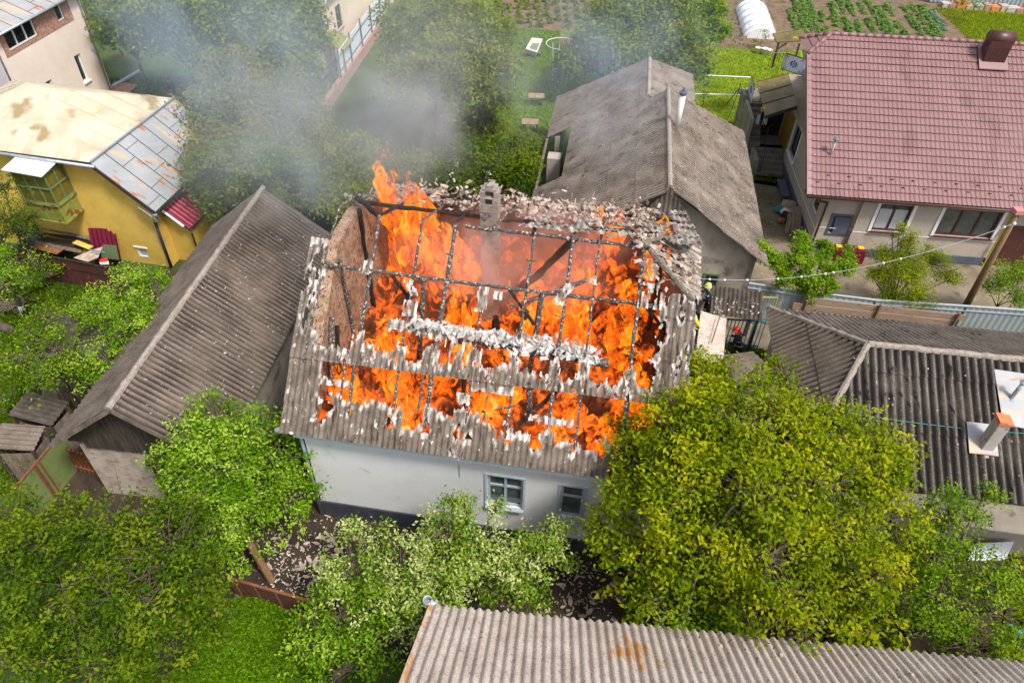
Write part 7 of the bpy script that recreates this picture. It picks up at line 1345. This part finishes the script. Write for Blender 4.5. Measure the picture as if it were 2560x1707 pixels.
m_.tube(hq, .035, 8); tag(m_.build('fire_hose', G['slab_beige'], org=hp[3]), 'tan fire hose running from the red helmeted firefighter into the leaves', 'hose')
m_ = MB(); q = P(1930, 662, 0); m_.lathe(q, [(.16, .0), (.26, .04), (.26, .12), (.16, .16), (.14, .08), (.16, 0)], 16); tag(m_.build('tyre', G['tyre'], org=q), 'small black tyre lying in the yard under the peach tree', 'tyre')
m_ = MB(); q = P(2112, 636, 0); m_.lathe(q, [(0, 0), (.1, 0), (.15, .12), (.13, .12), (.09, .02), (0, .02)], 14); tag(m_.build('basin', G['plastic_white'], org=q), 'small white basin on the ground at the red cabinet', 'basin')

# ---------------------------------------------------------------- smoke
def smokemat(name, dens, col, scale, lo, hi, seed):
    m = bpy.data.materials.new(name); m.use_nodes = True; n = m.node_tree.nodes; l = m.node_tree.links; n.remove(n['Principled BSDF']); out = n['Material Output']
    v = n.new('ShaderNodeVolumePrincipled'); v.inputs['Density Attribute'].default_value = ''; v.inputs['Color'].default_value = hexc(col); v.inputs['Anisotropy'].default_value = .2
    g = n.new('ShaderNodeNewGeometry'); mp = n.new('ShaderNodeMapping'); mp.inputs['Location'].default_value = (seed, seed*.7, 0); mp.inputs['Scale'].default_value = (1, .8, .7); l.new(g.outputs['Position'], mp.inputs[0])
    no = n.new('ShaderNodeTexNoise'); no.inputs['Scale'].default_value = scale; no.inputs['Detail'].default_value = 4; no.inputs['Distortion'].default_value = .9; l.new(mp.outputs[0], no.inputs[0])
    mr = n.new('ShaderNodeMapRange'); mr.inputs[1].default_value = lo; mr.inputs[2].default_value = hi; mr.interpolation_type = 'SMOOTHSTEP'; l.new(no.outputs[0], mr.inputs[0])
    tc = n.new('ShaderNodeTexCoord'); le = n.new('ShaderNodeVectorMath'); le.operation = 'LENGTH'; l.new(tc.outputs['Object'], le.inputs[0])
    fo = n.new('ShaderNodeMapRange'); fo.inputs[1].default_value = 1.0; fo.inputs[2].default_value = .25; fo.interpolation_type = 'SMOOTHSTEP'; l.new(le.outputs['Value'], fo.inputs[0])
    mu = n.new('ShaderNodeMath'); mu.operation = 'MULTIPLY'; l.new(mr.outputs[0], mu.inputs[0]); l.new(fo.outputs[0], mu.inputs[1]); m2 = n.new('ShaderNodeMath'); m2.operation = 'MULTIPLY'; m2.inputs[1].default_value = dens; l.new(mu.outputs[0], m2.inputs[0])
    if name == 'smoke_attic_glow': e_ = n.new('ShaderNodeMath'); e_.operation = 'MULTIPLY'; e_.inputs[1].default_value = .11; l.new(mu.outputs[0], e_.inputs[0]); l.new(e_.outputs[0], v.inputs['Emission Strength']); v.inputs['Emission Color'].default_value = (1, .22, .05, 1)  # fire glow put into the attic smoke itself as emission
    l.new(m2.outputs[0], v.inputs['Density']); l.new(v.outputs[0], out.inputs['Volume']); return m
sm1 = smokemat('smoke_pale', .085, (.86, .91, .99), .42, .38, .66, 3.0); sm2 = smokemat('smoke_thick', .13, (.95, .96, .99), .55, .36, .68, 9.0); sm3 = smokemat('smoke_blue', .13, (.66, .78, .95), .42, .38, .66, 14.0)
sph = bpy.data.meshes.new('puff'); import bmesh
b_ = bmesh.new(); bmesh.ops.create_icosphere(b_, subdivisions=3, radius=1.0); b_.to_mesh(sph); b_.free()
def puff(x, y, z, rx, ry, rz_, mt, label):
    p = P(x, y, z); me = sph.copy(); me.materials.clear(); me.materials.append(mt); o = bpy.data.objects.new('smoke', me); COL.objects.link(o); o.location = tuple(p); o.scale = (rx, ry, rz_); return tag(o, label, 'smoke', kind='stuff')
puff(985, 375, 9.6, 1.5, 1.9, 2.2, sm2, 'thick smoke just above the tallest flame')
puff(1015, 300, 10.4, 2.2, 2.8, 2.8, sm2, 'rising smoke between the tallest flame and the column')
puff(1080, 190, 12.0, 3.2, 3.8, 3.6, sm2, 'dense rising smoke column above the chimney')
puff(1000, 60, 13.5, 3.6, 4.0, 3.2, sm1, 'smoke column leaving the top of the frame')
puff(800, 230, 11.0, 5.2, 5.5, 4.0, sm1, 'broad pale smoke drifting left of the column')
puff(600, 330, 8.5, 4.8, 4.5, 3.6, sm1, 'pale smoke over the olive tree left of the fire')
puff(600, 100, 10.5, 5.2, 5.5, 3.6, sm3, 'bluish smoke over the dark trees at the top left')
puff(340, 60, 9.0, 3.4, 4.5, 2.6, sm3, 'bluish smoke beside the pink house')
puff(1590, 70, 10.5, 4.4, 5.0, 4.0, sm3, 'thick bluish smoke above the barn apex')
puff(1540, 320, 8.6, 2.4, 2.8, 2.2, sm1, 'thin smoke trailing over the barn ridge')
puff(1400, 180, 10.0, 3.6, 4.0, 3.2, sm1, 'thin smoke over the garden with the bathtub')
puff(760, 480, 7.0, 1.6, 2.4, 2.4, sm3, 'thin smoke at the far end of the long shed')
puff(830, 330, 9.5, 5.0, 4.6, 3.2, sm1, 'veil of smoke over the bushes left of the tall flame')
puff(742, 680, 6.6, .35, 1.0, 1.1, sm2, 'white wisp rising beside the left roof edge')
puff(1762, 705, 3.4, .7, .8, .9, sm2, 'small smoke puff at the barn wall by the firefighter')
puff(1300, 640, 7.2, 4.6, 2.6, 1.7, smokemat('smoke_attic_glow', .55, (.74, .66, .66), .6, .36, .62, 21.0), 'thin haze with an added orange glow inside the open attic')
